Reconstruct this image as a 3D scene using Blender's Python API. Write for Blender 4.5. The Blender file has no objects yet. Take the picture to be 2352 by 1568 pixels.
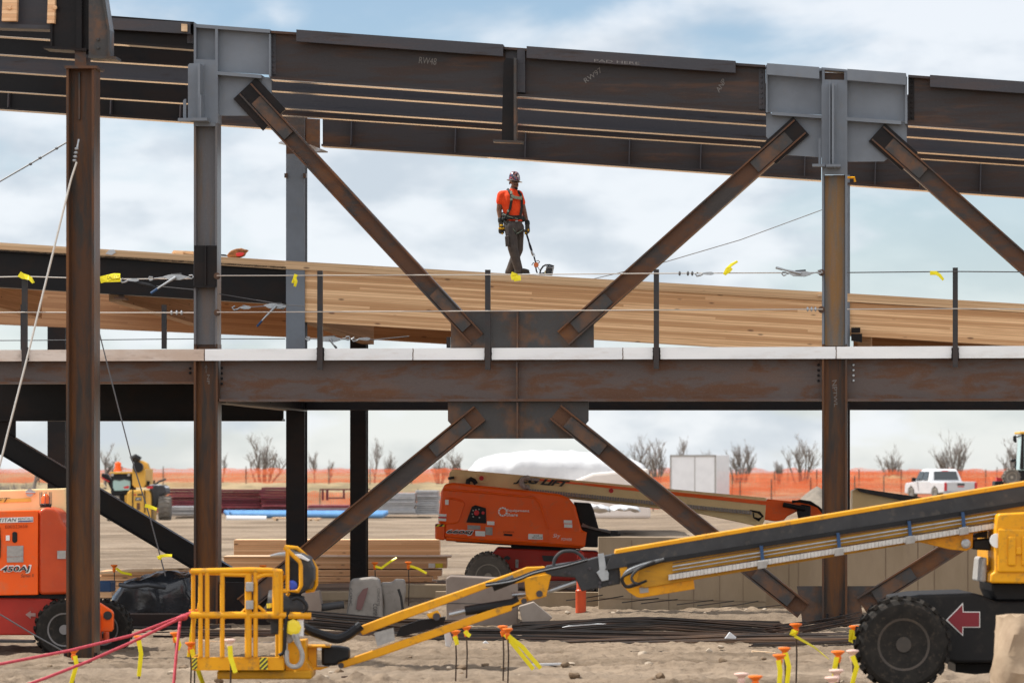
import bpy, math, random
from mathutils import Vector as V, Matrix, noise
R = math.radians
random.seed(7)
sc = bpy.context.scene
# ------------------------------------------------------------------ camera, world, sun, exposure
F, HC, XC, YH = 9680.0, 2.25, 1176.0, 1085.0      # focal length in picture units, eye height, picture centre, horizon
TH = R(5.04)                                      # the frame stands turned five degrees to the camera
CT, ST = math.cos(TH), math.sin(TH)
cam = bpy.data.cameras.new("camera"); co = bpy.data.objects.new("camera", cam); sc.collection.objects.link(co)
co.location = (0, 0, HC); co.rotation_euler = (R(90), 0, 0)
cam.sensor_width = 36; cam.lens = 36 * F / 2352; cam.shift_y = 301 / 2352
cam.clip_start = 1; cam.clip_end = 20000
cam.dof.use_dof = True; cam.dof.focus_distance = 65; cam.dof.aperture_fstop = 3.6
sc.camera = co
SUNV = V((-0.80, 0.32, 1.22)).normalized()
sun = bpy.data.lights.new("sun", 'SUN'); sun.energy = 4.6; sun.angle = R(0.6); sun.color = (1, 0.95, 0.87)
so = bpy.data.objects.new("sun", sun); sc.collection.objects.link(so)
so.rotation_euler = SUNV.to_track_quat('Z', 'Y').to_euler(); so.location = (-30, 20, 60)
sc.view_settings.view_transform = 'Standard'; sc.view_settings.look = 'None'
sc.view_settings.gamma = 1; sc.view_settings.use_curve_mapping = False
sc.view_settings.exposure = 0.52

def nd(nt, typ, ins=None, **props):
    n_ = nt.nodes.new(typ)
    for k, v in props.items(): setattr(n_, k, v)
    for k, v in (ins or {}).items():
        if isinstance(v, bpy.types.NodeSocket): nt.links.new(v, n_.inputs[k])
        else: n_.inputs[k].default_value = v
    return n_
def c4(c): return (c[0], c[1], c[2], 1)
def mixc(nt, fac, a, b, blend='MIX'):
    m = nd(nt, 'ShaderNodeMix', {0: fac, 6: c4(a) if isinstance(a, tuple) else a, 7: c4(b) if isinstance(b, tuple) else b}, data_type='RGBA', blend_type=blend)
    return m.outputs[2]
def ramp(nt, fac, lo, hi):
    return nd(nt, 'ShaderNodeMapRange', {0: fac, 1: lo, 2: hi}, interpolation_type='SMOOTHSTEP').outputs[0]
def math_(nt, op, a, b=0.0, c=0.0):
    return nd(nt, 'ShaderNodeMath', {0: a, 1: b, 2: c}, operation=op).outputs[0]

w = bpy.data.worlds.new("World"); sc.world = w; w.use_nodes = True
nt = w.node_tree; nt.nodes.clear()
sky = nd(nt, 'ShaderNodeTexSky', sky_type='NISHITA', sun_disc=False, sun_elevation=math.asin(SUNV.z),
         sun_rotation=math.atan2(SUNV.x, SUNV.y), altitude=1500, air_density=1.0, dust_density=0.6, ozone_density=1.0)
tc = nd(nt, 'ShaderNodeTexCoord')
mp = nd(nt, 'ShaderNodeMapping', {0: tc.outputs['Generated'], 1: (0.31, 0.0, 0.13), 3: (1, 1, 2.3)})
big = nd(nt, 'ShaderNodeTexNoise', {'Vector': mp.outputs[0], 'Scale': 8.5, 'Detail': 2.0, 'Roughness': 0.5})
fine = nd(nt, 'ShaderNodeTexNoise', {'Vector': mp.outputs[0], 'Scale': 21.0, 'Detail': 9.0, 'Roughness': 0.52, 'Distortion': 0.25})
cov = math_(nt, 'ADD', math_(nt, 'MULTIPLY', big.outputs[0], 0.62), math_(nt, 'MULTIPLY', fine.outputs[0], 0.42))
mask = ramp(nt, cov, 0.435, 0.575)
sepd = nd(nt, 'ShaderNodeSeparateXYZ', {0: tc.outputs['Generated']})
low = ramp(nt, sepd.outputs[2], 0.10, 0.0)              # thin bright air towards the horizon
mask2 = math_(nt, 'MAXIMUM', math_(nt, 'MULTIPLY', mask, 0.88), math_(nt, 'MULTIPLY', low, 0.62))
mask2 = math_(nt, 'MAXIMUM', mask2, math_(nt, 'MULTIPLY', ramp(nt, sepd.outputs[1], 0.1, -0.4), 0.55))  # more cloud behind the camera, widening the added fill
shade = nd(nt, 'ShaderNodeTexNoise', {'Vector': mp.outputs[0], 'Scale': 30.0, 'Detail': 5.0})
ccol = mixc(nt, ramp(nt, shade.outputs[0], 0.35, 0.62), (5.0, 5.55, 6.2), (7.3, 7.6, 8.0))
north_fill = ramp(nt, sepd.outputs[1], 0.25, -0.5)           # unseen clouds behind the camera, brightness added to fill the front faces
ccol2 = mixc(nt, north_fill, ccol, (14.0, 13.8, 13.6))
skyd = mixc(nt, 1.0, sky.outputs[0], (.84, .85, .87), 'MULTIPLY')
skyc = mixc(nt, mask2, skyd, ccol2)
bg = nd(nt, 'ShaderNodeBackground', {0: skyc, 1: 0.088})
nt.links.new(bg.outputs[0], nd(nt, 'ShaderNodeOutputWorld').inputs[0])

# ------------------------------------------------------------------ picture -> place
Z = V((0, 0, 1)); X = V((1, 0, 0)); Y = V((0, 1, 0))
N = V((ST, CT, 0)); T = V((CT, -ST, 0))           # across the frame, along the frame
S0, S1, S2, S3, S4 = 51.3, 61.0, 70.2, 79.0, 87.5 # the rows of columns
def Q(x, y, D): return V(((x - XC) / F * D, D, HC + (YH - y) / F * D))
def P(x, y, s): return Q(x, y, s / (CT + (x - XC) / F * ST))
def tile(ox, oy, k=2.24): return lambda x, y: ((ox + x / k) * .588, (oy + y / k) * .588)
def sm(a, b, v):
    q = min(1, max(0, (v - a) / (b - a))); return q * q * (3 - 2 * q)
def zg(x, D):
    z = -0.07 * (1 - sm(53, 57, D)) + 0.10 * sm(62.25, 62.6, D) * (1 - sm(70, 90, D))
    z += 0.75 * sm(130, 214, D) * sm(2, 20, x); z += (1.5 - z) * sm(226, 258, D)
    return z
def G(x, D): xx = (x - XC) / F * D; return V((xx, D, zg(xx, D)))

# ------------------------------------------------------------------ mesh builder
WL = {}
class MB:
    def __init__(s): s.v = []; s.f = []
    def add(s, vs, fs):
        b = len(s.v); s.v += [V(p) for p in vs]; s.f += [[i + b for i in q] for q in fs]; return s
    def prism(s, pts, ext):
        k = len(pts); vs = [V(p) for p in pts] + [V(p) + ext for p in pts]
        return s.add(vs, [list(range(k))[::-1], list(range(k, 2 * k))] + [[i, (i + 1) % k, k + (i + 1) % k, k + i] for i in range(k)])
    def box(s, c, sx, sy, sz, ax=(X, Y, Z)):
        a, b, d = ax[0] * sx / 2, ax[1] * sy / 2, ax[2] * sz / 2; c = V(c)
        return s.prism([c - a - b - d, c + a - b - d, c + a + b - d, c - a + b - d], d * 2)
    def bar(s, p0, p1, wv, w_, hv, h_):
        a, b = wv * w_ / 2, hv * h_ / 2; p0 = V(p0); p1 = V(p1)
        return s.prism([p0 - a - b, p0 + a - b, p0 + a + b, p0 - a + b], p1 - p0)
    def ibeam(s, p0, p1, dv, d, wv, b, tf=.03, tw=.025):
        pr = [(-d/2, -b/2), (-d/2, b/2), (-d/2+tf, b/2), (-d/2+tf, tw/2), (d/2-tf, tw/2), (d/2-tf, b/2), (d/2, b/2), (d/2, -b/2),
              (d/2-tf, -b/2), (d/2-tf, -tw/2), (-d/2+tf, -tw/2), (-d/2+tf, -b/2)]
        pp = [V(p0) + dv * a + wv * c for a, c in pr]; e = V(p1) - V(p0)
        k = 12; vs = pp + [q + e for q in pp]
        fs = [[i, (i + 1) % k, k + (i + 1) % k, k + i] for i in range(k)]
        for o, r in ((0, 1), (k, -1)):
            for q in ([0, 1, 2, 11], [3, 4, 9, 10], [5, 6, 7, 8]): fs.append([i + o for i in q][::r])
            fs.append([o+2, o+3, o+10, o+11][::r]); fs.append([o+4, o+5, o+8, o+9][::r])
        return s.add(vs, fs)
    def tube(s, pts, r, n=8, r1=None, cap=True):
        pts = [V(p) for p in pts]; m = len(pts); vs = []; fs = []
        up = None
        for i, p in enumerate(pts):
            d = (pts[min(i + 1, m - 1)] - pts[max(i - 1, 0)]).normalized()
            if up is None: up = d.orthogonal().normalized()
            else:
                up = up - d * up.dot(d)
                up = up.normalized() if up.length > 1e-6 else d.orthogonal().normalized()
            q = d.cross(up); rr = r if r1 is None else r + (r1 - r) * i / (m - 1)
            if isinstance(r, (list, tuple)): rr = r[i]
            for j in range(n):
                a = 2 * math.pi * j / n; vs.append(p + up * (math.cos(a) * rr) + q * (math.sin(a) * rr))
        for i in range(m - 1):
            for j in range(n): fs.append([i*n + j, i*n + (j+1) % n, (i+1)*n + (j+1) % n, (i+1)*n + j])
        if cap: fs += [list(range(n))[::-1], list(range((m-1)*n, m*n))]
        return s.add(vs, fs)
    def lathe(s, c, ax, prof, n=24):           # prof: (radius, along axis)
        c = V(c); u = ax.orthogonal().normalized(); q = ax.cross(u); vs = []; fs = []
        for r, h in prof:
            for j in range(n):
                a = 2 * math.pi * j / n; vs.append(c + ax * h + u * (math.cos(a) * r) + q * (math.sin(a) * r))
        m = len(prof)
        for i in range(m - 1):
            for j in range(n): fs.append([i*n + j, i*n + (j+1) % n, (i+1)*n + (j+1) % n, (i+1)*n + j])
        fs += [list(range(n))[::-1], list(range((m-1)*n, m*n))]
        return s.add(vs, fs)
    def loft(s, rings, cap=True):
        n = len(rings[0]); vs = [p for r in rings for p in r]; fs = []
        for i in range(len(rings) - 1):
            for j in range(n): fs.append([i*n + j, i*n + (j+1) % n, (i+1)*n + (j+1) % n, (i+1)*n + j])
        if cap: fs += [list(range(n))[::-1], list(range((len(rings)-1)*n, len(rings)*n))]
        return s.add(vs, fs)
    def ball(s, c, rx, ry, rz, n=12, m=8):
        vs = []; fs = []; c = V(c)
        for i in range(m + 1):
            f = math.pi * i / m - math.pi / 2
            rr = max(math.cos(f), 0.02)
            for j in range(n):
                a = 2 * math.pi * j / n; vs.append(c + V((rx * rr * math.cos(a), ry * rr * math.sin(a), rz * math.sin(f))))
        for i in range(m):
            for j in range(n): fs.append([i*n + j, i*n + (j+1) % n, (i+1)*n + (j+1) % n, (i+1)*n + j])
        fs += [list(range(n))[::-1], list(range(m*n, (m+1)*n))]
        return s.add(vs, fs)
    def capsule(s, p0, p1, r0, r1, n=10, fy=1.0):
        p0 = V(p0); p1 = V(p1); d = p1 - p0; L = d.length; d = d / L if L > 1e-6 else V((0, 0, 1))
        u = V((1, 0, 0)) - d * d.x
        u = u.normalized() if u.length > .1 else d.orthogonal().normalized()
        q = d.cross(u); rings = []
        for h, k in ((-.95, .3), (-.7, .7), (-.35, .93), (0, 1)):
            rings.append((p0 + d * h * r0, r0 * k))
        for h, k in ((0, 1), (.35, .93), (.7, .7), (.95, .3)):
            rings.append((p1 + d * h * r1, r1 * k))
        return s.loft([[c + u * (math.cos(2*math.pi*j/n) * r) + q * (math.sin(2*math.pi*j/n) * r * fy) for j in range(n)] for c, r in rings])
    # --- from picture coordinates
    def poly(s, pts, th, s_=None, D=None, at=0.0):   # outline in a plane of the frame (s_) or facing the camera (D), th deep
        if s_ is not None: return s.prism([P(x, y, s_) + N * at for x, y in pts], N * th)
        return s.prism([Q(x, y, D) + Y * at for x, y in pts], Y * th)
    def beam(s, x0, t0, b0, x1, t1, b1, s_, b=.30, tf=.03, tw=.025):
        f = s_ - b / 2
        a = P(x0, (t0 + b0) / 2, f) + N * b / 2; c = P(x1, (t1 + b1) / 2, f) + N * b / 2
        d = ((P(x0, t0, f) - P(x0, b0, f)).z + (P(x1, t1, f) - P(x1, b1, f)).z) / 2
        return s.ibeam(a, c, Z, d, N, b, tf, tw)
    def build(s, name, mat, parent=None, bevel=0, smooth=0, origin=None, seg=2):
        xs = [p.x for p in s.v]; ys = [p.y for p in s.v]; zs = [p.z for p in s.v]
        o0 = V(origin) if origin is not None else V(((min(xs)+max(xs))/2, (min(ys)+max(ys))/2, min(zs)))
        me = bpy.data.meshes.new(name); me.from_pydata([p - o0 for p in s.v], [], s.f)
        me.materials.append(mat)
        import bmesh
        bm = bmesh.new(); bm.from_mesh(me); bmesh.ops.recalc_face_normals(bm, faces=bm.faces); bm.to_mesh(me); bm.free()
        me.update()
        if smooth: me.shade_smooth(); me.set_sharp_from_angle(angle=R(smooth))
        o = bpy.data.objects.new(name, me); sc.collection.objects.link(o)
        WL[o.name] = o0
        o.location = o0 - (WL[parent.name] if parent else V((0, 0, 0))); o.parent = parent
        if bevel:
            m = o.modifiers.new("bevel", 'BEVEL'); m.width = bevel; m.segments = seg; m.limit_method = 'ANGLE'; m.angle_limit = R(35)
        return o
def tag(o, label=None, cat=None, group=None, kind=None):
    if label: o['label'] = label
    if cat: o['category'] = cat
    if group: o['group'] = group
    if kind or cat: o['kind'] = kind or 'thing'
    return o
def thing(name, label, cat, loc, group=None):
    o = bpy.data.objects.new(name, None); sc.collection.objects.link(o); o.location = loc; o.empty_display_size = .3
    WL[o.name] = V(loc); return tag(o, label, cat, group)
def copy_tree(o, parent=None):
    c = o.copy(); sc.collection.objects.link(c); WL[c.name] = WL[o.name].copy()
    if parent: c.parent = parent
    for ch in list(o.children): copy_tree(ch, c)
    return c
def lettering(body, bl, br, tl, mat, parent, shear=0.0, name='lettering', th=.003, label=None, fat=0.0):
    """words fitted between three corners (bottom left, bottom right, top left) given as points in the scene"""
    cu = bpy.data.curves.new('t', 'FONT'); cu.body = body; cu.extrude = 0; cu.shear = shear; cu.offset = fat
    cu.fill_mode = 'FRONT'; cu.resolution_u = 3
    to = bpy.data.objects.new('t', cu); sc.collection.objects.link(to)
    bpy.context.view_layer.update()
    me = bpy.data.meshes.new_from_object(to); bpy.data.objects.remove(to); 
    vs = [v.co.copy() for v in me.vertices]; fs = [list(p.vertices) for p in me.polygons]; bpy.data.meshes.remove(me)
    x0 = min(p.x for p in vs); x1 = max(p.x for p in vs); y0 = min(p.y for p in vs); y1 = max(p.y for p in vs)
    a, b = V(br) - V(bl), V(tl) - V(bl)
    m = MB(); m.add([V(bl) + a * ((p.x-x0)/(x1-x0)) + b * ((p.y-y0)/(y1-y0)) for p in vs], fs)
    o = m.build(name, mat, parent); return tag(o, label)
def word(body, x0, yb, x1, yt, mat, parent, D=None, s_=None, off=.012, shear=0.0, slope=0.0, **k):
    q = (lambda x, y: P(x, y, s_) - N * off) if s_ is not None else (lambda x, y: Q(x, y, D) - Y * off)
    return lettering(body, q(x0, yb), q(x1, yb + slope * (x1 - x0)), q(x0, yt), mat, parent, shear, **k)

# ------------------------------------------------------------------ materials
def new_mat(name):
    m = bpy.data.materials.new(name); m.use_nodes = True; m.node_tree.nodes.clear(); return m, m.node_tree
def finish(nt, col, rough=.5, metal=0.0, bump=None, bstr=.3, bdist=.01, alpha=None, coat=0.0, spec=.5, emit=None, trans=None, sss=None):
    b = nd(nt, 'ShaderNodeBsdfPrincipled', {'Base Color': c4(col) if isinstance(col, tuple) else col, 'Roughness': rough, 'Metallic': metal, 'Specular IOR Level': spec, 'Coat Weight': coat})
    if bump is not None:
        nt.links.new(nd(nt, 'ShaderNodeBump', {'Height': bump, 'Strength': bstr, 'Distance': bdist}).outputs[0], b.inputs['Normal'])
    if alpha is not None:
        if isinstance(alpha, bpy.types.NodeSocket): nt.links.new(alpha, b.inputs['Alpha'])
        else: b.inputs['Alpha'].default_value = alpha
    if trans: b.inputs['Transmission Weight'].default_value = trans
    if emit: b.inputs['Emission Color'].default_value = c4(emit[0]); b.inputs['Emission Strength'].default_value = emit[1]
    nt.links.new(b.outputs[0], nd(nt, 'ShaderNodeOutputMaterial').inputs[0])
def paint(name, col, col2=None, rough=.45, sc_=3.0, dirt=None, damt=.5, metal=0.0, coat=0.0, bump=.08, stretch=(1, 1, 1), spec=.28, bs=60):
    m, nt = new_mat(name)
    tc = nd(nt, 'ShaderNodeTexCoord'); mp = nd(nt, 'ShaderNodeMapping', {0: tc.outputs['Object'], 3: stretch})
    n1 = nd(nt, 'ShaderNodeTexNoise', {'Vector': mp.outputs[0], 'Scale': sc_, 'Detail': 7.0, 'Roughness': .6})
    c2 = col2 or tuple(k * .82 for k in col)
    c = mixc(nt, ramp(nt, n1.outputs[0], .35, .68), col, c2)
    if dirt:
        n2 = nd(nt, 'ShaderNodeTexNoise', {'Vector': mp.outputs[0], 'Scale': sc_ * 3.1, 'Detail': 9.0, 'Roughness': .68})
        c = mixc(nt, math_(nt, 'MULTIPLY', ramp(nt, n2.outputs[0], .52, .72), damt), c, dirt)
    n3 = nd(nt, 'ShaderNodeTexNoise', {'Vector': tc.outputs['Object'], 'Scale': float(bs), 'Detail': 4.0})
    r = math_(nt, 'ADD', rough - .08, math_(nt, 'MULTIPLY', n1.outputs[0], .18))
    finish(nt, c, r, metal, n3.outputs[0] if bump else None, bump, .01, coat=coat, spec=spec)
    return m
def rust(name, mill, brown, orange, amt=.5, oamt=.3, stretch=(.5, 1, 1), rough=.30, sc_=2.2, spec=.16):
    """hot rolled steel: mill scale, brown rust in streaks, orange bloom in patches"""
    m, nt = new_mat(name)
    tc = nd(nt, 'ShaderNodeTexCoord'); mp = nd(nt, 'ShaderNodeMapping', {0: tc.outputs['Object'], 3: stretch})
    n1 = nd(nt, 'ShaderNodeTexNoise', {'Vector': mp.outputs[0], 'Scale': sc_, 'Detail': 10.0, 'Roughness': .66, 'Distortion': .3})
    n2 = nd(nt, 'ShaderNodeTexNoise', {'Vector': mp.outputs[0], 'Scale': sc_ * .8, 'Detail': 8.0, 'Roughness': .62, 'W': 3.0}, noise_dimensions='4D')
    n3 = nd(nt, 'ShaderNodeTexNoise', {'Vector': tc.outputs['Object'], 'Scale': 38.0, 'Detail': 6.0, 'Roughness': .7})
    c = mixc(nt, ramp(nt, n1.outputs[0], .60 - .30 * amt, .72 - .28 * amt), mill, brown)
    c = mixc(nt, math_(nt, 'MULTIPLY', ramp(nt, n2.outputs[0], .50, .64), oamt), c, orange)
    c = mixc(nt, math_(nt, 'MULTIPLY', ramp(nt, n3.outputs[0], .5, .75), .35), c, tuple(k * 1.6 for k in mill))
    r = math_(nt, 'ADD', rough - .1, math_(nt, 'MULTIPLY', n1.outputs[0], .2))
    finish(nt, c, r, 0, n3.outputs[0], .18, .006, spec=spec)
    return m
def timber(name, light, dark, slope=0.0, lam=.04, turn=TH, knots=True, along='x', tone=1.0):
    m, nt = new_mat(name)
    tc = nd(nt, 'ShaderNodeTexCoord')
    v = tc.outputs['Object']
    if turn: v = nd(nt, 'ShaderNodeMapping', {0: v, 2: (0, 0, turn)}).outputs[0]
    if slope: v = nd(nt, 'ShaderNodeMapping', {0: v, 2: (0, -slope, 0)}).outputs[0]
    sp = nd(nt, 'ShaderNodeSeparateXYZ', {0: v})
    st = (.7, 9, 42) if along == 'x' else (9, .7, 42)
    g = nd(nt, 'ShaderNodeTexNoise', {'Vector': nd(nt, 'ShaderNodeMapping', {0: v, 3: st}).outputs[0], 'Scale': 1.0, 'Detail': 8.0, 'Roughness': .6, 'Distortion': .6})
    lz = math_(nt, 'DIVIDE', sp.outputs[2], lam); fl = math_(nt, 'FLOOR', lz); fr = math_(nt, 'FRACT', lz)
    # boards butt end to end inside each lamination
    bx = math_(nt, 'FLOOR', math_(nt, 'ADD', math_(nt, 'MULTIPLY', sp.outputs[0 if along == 'x' else 1], .085), math_(nt, 'MULTIPLY', fl, .377)))
    wn = nd(nt, 'ShaderNodeTexWhiteNoise', {'Vector': nd(nt, 'ShaderNodeCombineXYZ', {0: fl, 1: bx}).outputs[0]}, noise_dimensions='2D')
    f1 = math_(nt, 'ADD', math_(nt, 'MULTIPLY', wn.outputs[0], .78), math_(nt, 'MULTIPLY', ramp(nt, g.outputs[0], .3, .75), .6))
    c = mixc(nt, ramp(nt, f1, .1, 1.05), light, dark)
    line = math_(nt, 'MULTIPLY', math_(nt, 'LESS_THAN', fr, .12), .5)
    c = mixc(nt, line, c, tuple(k * .45 for k in dark))
    if knots:
        vo = nd(nt, 'ShaderNodeTexVoronoi', {'Vector': nd(nt, 'ShaderNodeMapping', {0: v, 3: (1.7, 1.7, 5.5) if along == 'x' else (1.7, 1.7, 5.5)}).outputs[0], 'Scale': 1.0, 'Randomness': 1.0})
        c = mixc(nt, math_(nt, 'MULTIPLY', ramp(nt, vo.outputs['Distance'], .125, .05), .8), c, (.13, .055, .024))
    finish(nt, c, .62, 0, g.outputs[0], .12, .004)
    return m
def plain(name, col, rough=.5, metal=0.0, emit=None, alpha=None, spec=.5, trans=None):
    m, nt = new_mat(name); finish(nt, col, rough, metal, alpha=alpha, emit=emit, spec=spec, trans=trans); return m

MILL, BRN, ORG = (.055, .045, .042), (.125, .055, .03), (.34, .125, .025)
steel = rust('steel', MILL, BRN, ORG, .45, .25)
steel_roof = rust('steel_roof', (.046, .041, .043), (.050, .035, .031), ORG, .5, .14, stretch=(.35, 1, 3))
steel_grey = rust('steel_grey', (.058, .058, .067), (.04, .028, .023), ORG, .12, .06, stretch=(.3, 1, 2.5))
steel_rust = rust('steel_rust', (.062, .053, .050), (.118, .056, .031), (.30, .115, .028), .58, .3)
steel_floor = rust('steel_floor', (.108, .085, .079), (.112, .056, .034), (.22, .085, .022), .5, .16, stretch=(.45, 1, 1.6))
steel_col = rust('steel_col', (.050, .042, .038), (.108, .050, .026), (.30, .11, .018), .6, .36, stretch=(1.5, 1.5, .22))
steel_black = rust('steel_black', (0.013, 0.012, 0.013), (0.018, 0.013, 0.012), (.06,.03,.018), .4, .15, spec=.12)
steel_plate = rust('steel_plate', (.060, .058, .058), (.072, .050, .038), ORG, .35, .3, stretch=(1, 1, 1))
bare = paint('sheen_steel', (.46, .40, .345), (.34, .285, .235), .24, 1.5, metal=.75, bump=0, stretch=(.3, 1, 1))  # pale tone puts reflected ground light into the steel undersides
primer = paint('primer', (.185, .21, .245), (.155, .175, .205), .5, 1.6, dirt=(.20, .19, .18), damt=.35)
primer_rust = rust('primer_rust', (.14, .14, .15), (.15, .125, .105), (.30, .15, .05), .3, .22, stretch=(2, 2, .3))
web_rust = rust('web_rust', (.17, .155, .14), (.26, .155, .07), (.36, .17, .045), .6, .5, stretch=(2, 2, .25))
edge_white = paint('edge_white', (.86, .87, .88), (.76, .78, .80), .32, 1.2, dirt=(.42, .30, .20), damt=.25, stretch=(.4, 1, 2), metal=.15)
edge_stain = paint('edge_stain', (.70, .62, .56), (.55, .43, .35), .42, 1.5, dirt=(.3, .22, .18), damt=.5, stretch=(.6, 1, 2))
SL = .0605
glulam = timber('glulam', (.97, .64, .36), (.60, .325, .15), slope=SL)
glulam_shaded = timber('glulam_shaded', (.46, .25, .12), (.33, .16, .07), slope=SL)  # darker copy of glulam, deep shade of the far rows put into the colour
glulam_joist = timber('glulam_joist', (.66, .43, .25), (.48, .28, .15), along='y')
clt = timber('clt', (.78, .54, .32), (.58, .36, .19), slope=SL, lam=.06)
lumber = timber('lumber', (.92, .60, .35), (.72, .41, .21), lam=.045, turn=0)
lumber_b = timber('lumber_b', (.80, .60, .40), (.66, .45, .27), lam=.09, turn=0)
rail_steel = rust('rail_steel', (.04, .04, .042), (.06, .045, .04), BRN, .3, .2)
galv = paint('galv', (.42, .44, .46), (.33, .35, .37), .32, 8, metal=.7)
wire = plain('wire', (.66, .62, .57), .35, .5)
wire_dark = plain('wire_dark', (.10, .10, .105), .5, .2)
tape = paint('tape', (.86, .74, .02), (.8, .66, .01), .4, 9, bump=0)
ink = plain('ink', (.02, .02, .02), .5)
black_p = paint('black_plastic', (.013, .013, .0145), (.019, .019, .0205), .45, 5, spec=.22)
rubber = paint('rubber', (.02, .019, .018), (.032, .029, .026), .8, 6, dirt=(.13, .10, .075), damt=.4, spec=.1)
rubber_dusty = paint('rubber_dusty', (.13, .118, .105), (.18, .16, .135), .85, 5, dirt=(.3, .25, .2), damt=.5)
yel_dusty = paint('yellow_dusty', (.58, .285, .02), (.44, .215, .022), .55, 3.5, dirt=(.2, .13, .06), damt=.6, stretch=(.5, 1, 2))
yel = paint('yellow_paint', (.80, .365, .006), (.70, .30, .006), .4, 2.6, dirt=(.22, .13, .045), damt=.72, coat=.1)
cat_y = paint('machine_yellow', (.72, .42, .075), (.64, .36, .06), .45, 2, dirt=(.4, .3, .2), damt=.4)
org = paint('orange_paint', (.95, .125, .008), (.88, .11, .008), .33, 1.4, dirt=(.42, .2, .11), damt=.4, coat=.12)
org_b = paint('orange_dark', (.56, .075, .018), (.48, .06, .017), .4, 2, dirt=(.3, .12, .08), damt=.3, coat=.08)
redp = paint('red_chassis', (.42, .03, .018), (.35, .026, .016), .45, 2, dirt=(.2, .07, .05), damt=.4)
tan = paint('tan_paint', (.84, .64, .34), (.76, .57, .30), .42, 2, dirt=(.45, .34, .2), damt=.25)
grey_b = paint('boom_grey', (.05, .051, .055), (.036, .037, .04), .5, 3, dirt=(.13, .11, .09), damt=.45, spec=.22)
white_p = paint('white_paint', (.80, .81, .83), (.74, .75, .77), .3, 2, coat=.4)
white_l = plain('white_label', (.82, .82, .80), .5)
grey_l = paint('grey_label', (.40, .385, .365), (.31, .30, .285), .5, 18)
red_l = plain('red_label', (.55, .02, .025), .45)
glass = plain('glass', (.03, .04, .045), .06, 0, spec=.8)
glass_g = plain('glass_green', (.32, .48, .46), .12, 0, spec=.8)
conc = paint('concrete', (.40, .33, .255), (.34, .28, .215), .85, 1.3, dirt=(.25, .2, .15), damt=.5, bump=.2)
conc_w = paint('concrete_wall', (.31, .24, .165), (.25, .19, .125), .85, 1.0, dirt=(.24, .18, .13), damt=.55, bump=.2, stretch=(1.4, 1, .5))
orange_cap = paint('orange_cap', (.90, .20, .02), (.82, .17, .02), .45, 12, bump=0)
pale_cap = paint('pale_cap', (.80, .56, .48), (.75, .5, .42), .5, 12, bump=0)
rebar_m = rust('rebar', (.028, .025, .024), (.075, .048, .034), BRN, .5, .3, stretch=(.2, 2, 2))
tarp_b = paint('black_tarp', (.016, .018, .022), (.024, .027, .034), .24, 3, bump=.8, bs=7, spec=.6)
tarp_w = paint('white_tarp', (.62, .63, .645), (.52, .53, .55), .5, 1.4, bump=.7, bs=3)
tarp_c = paint('cream_tarp', (.74, .68, .63), (.68, .61, .56), .6, 1, bump=.3, bs=4)
card = paint('cardboard', (.23, .185, .155), (.19, .15, .125), .8, 2)
bagm = paint('paper_bag', (.30, .275, .25), (.23, .21, .19), .7, 3, dirt=(.15, .13, .11), damt=.5, bump=.4, bs=14)
sack = paint('sack', (.40, .30, .205), (.29, .21, .14), .8, 3, dirt=(.3, .22, .15), damt=.4, bump=.5, bs=12)
maroon = paint('maroon_paint', (.15, .022, .035), (.11, .02, .03), .5, 3, dirt=(.3, .2, .2), damt=.3)
silver = paint('silver_metal', (.46, .46, .47), (.36, .36, .37), .42, 4, dirt=(.3, .27, .24), damt=.5, metal=.4)
bluep = paint('blue_pipe', (.15, .34, .62), (.12, .28, .55), .4, 4)
blue_d = paint('blue_dark', (.03, .075, .17), (.025, .06, .14), .5, 4)
silver_car = paint('silver_car', (.56, .565, .58), (.50, .505, .52), .28, 2, dirt=(.4, .36, .3), damt=.3, coat=.3)
ropem = paint('pink_rope', (.52, .075, .10), (.42, .05, .075), .7, 30, stretch=(1, 1, 1))
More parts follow.
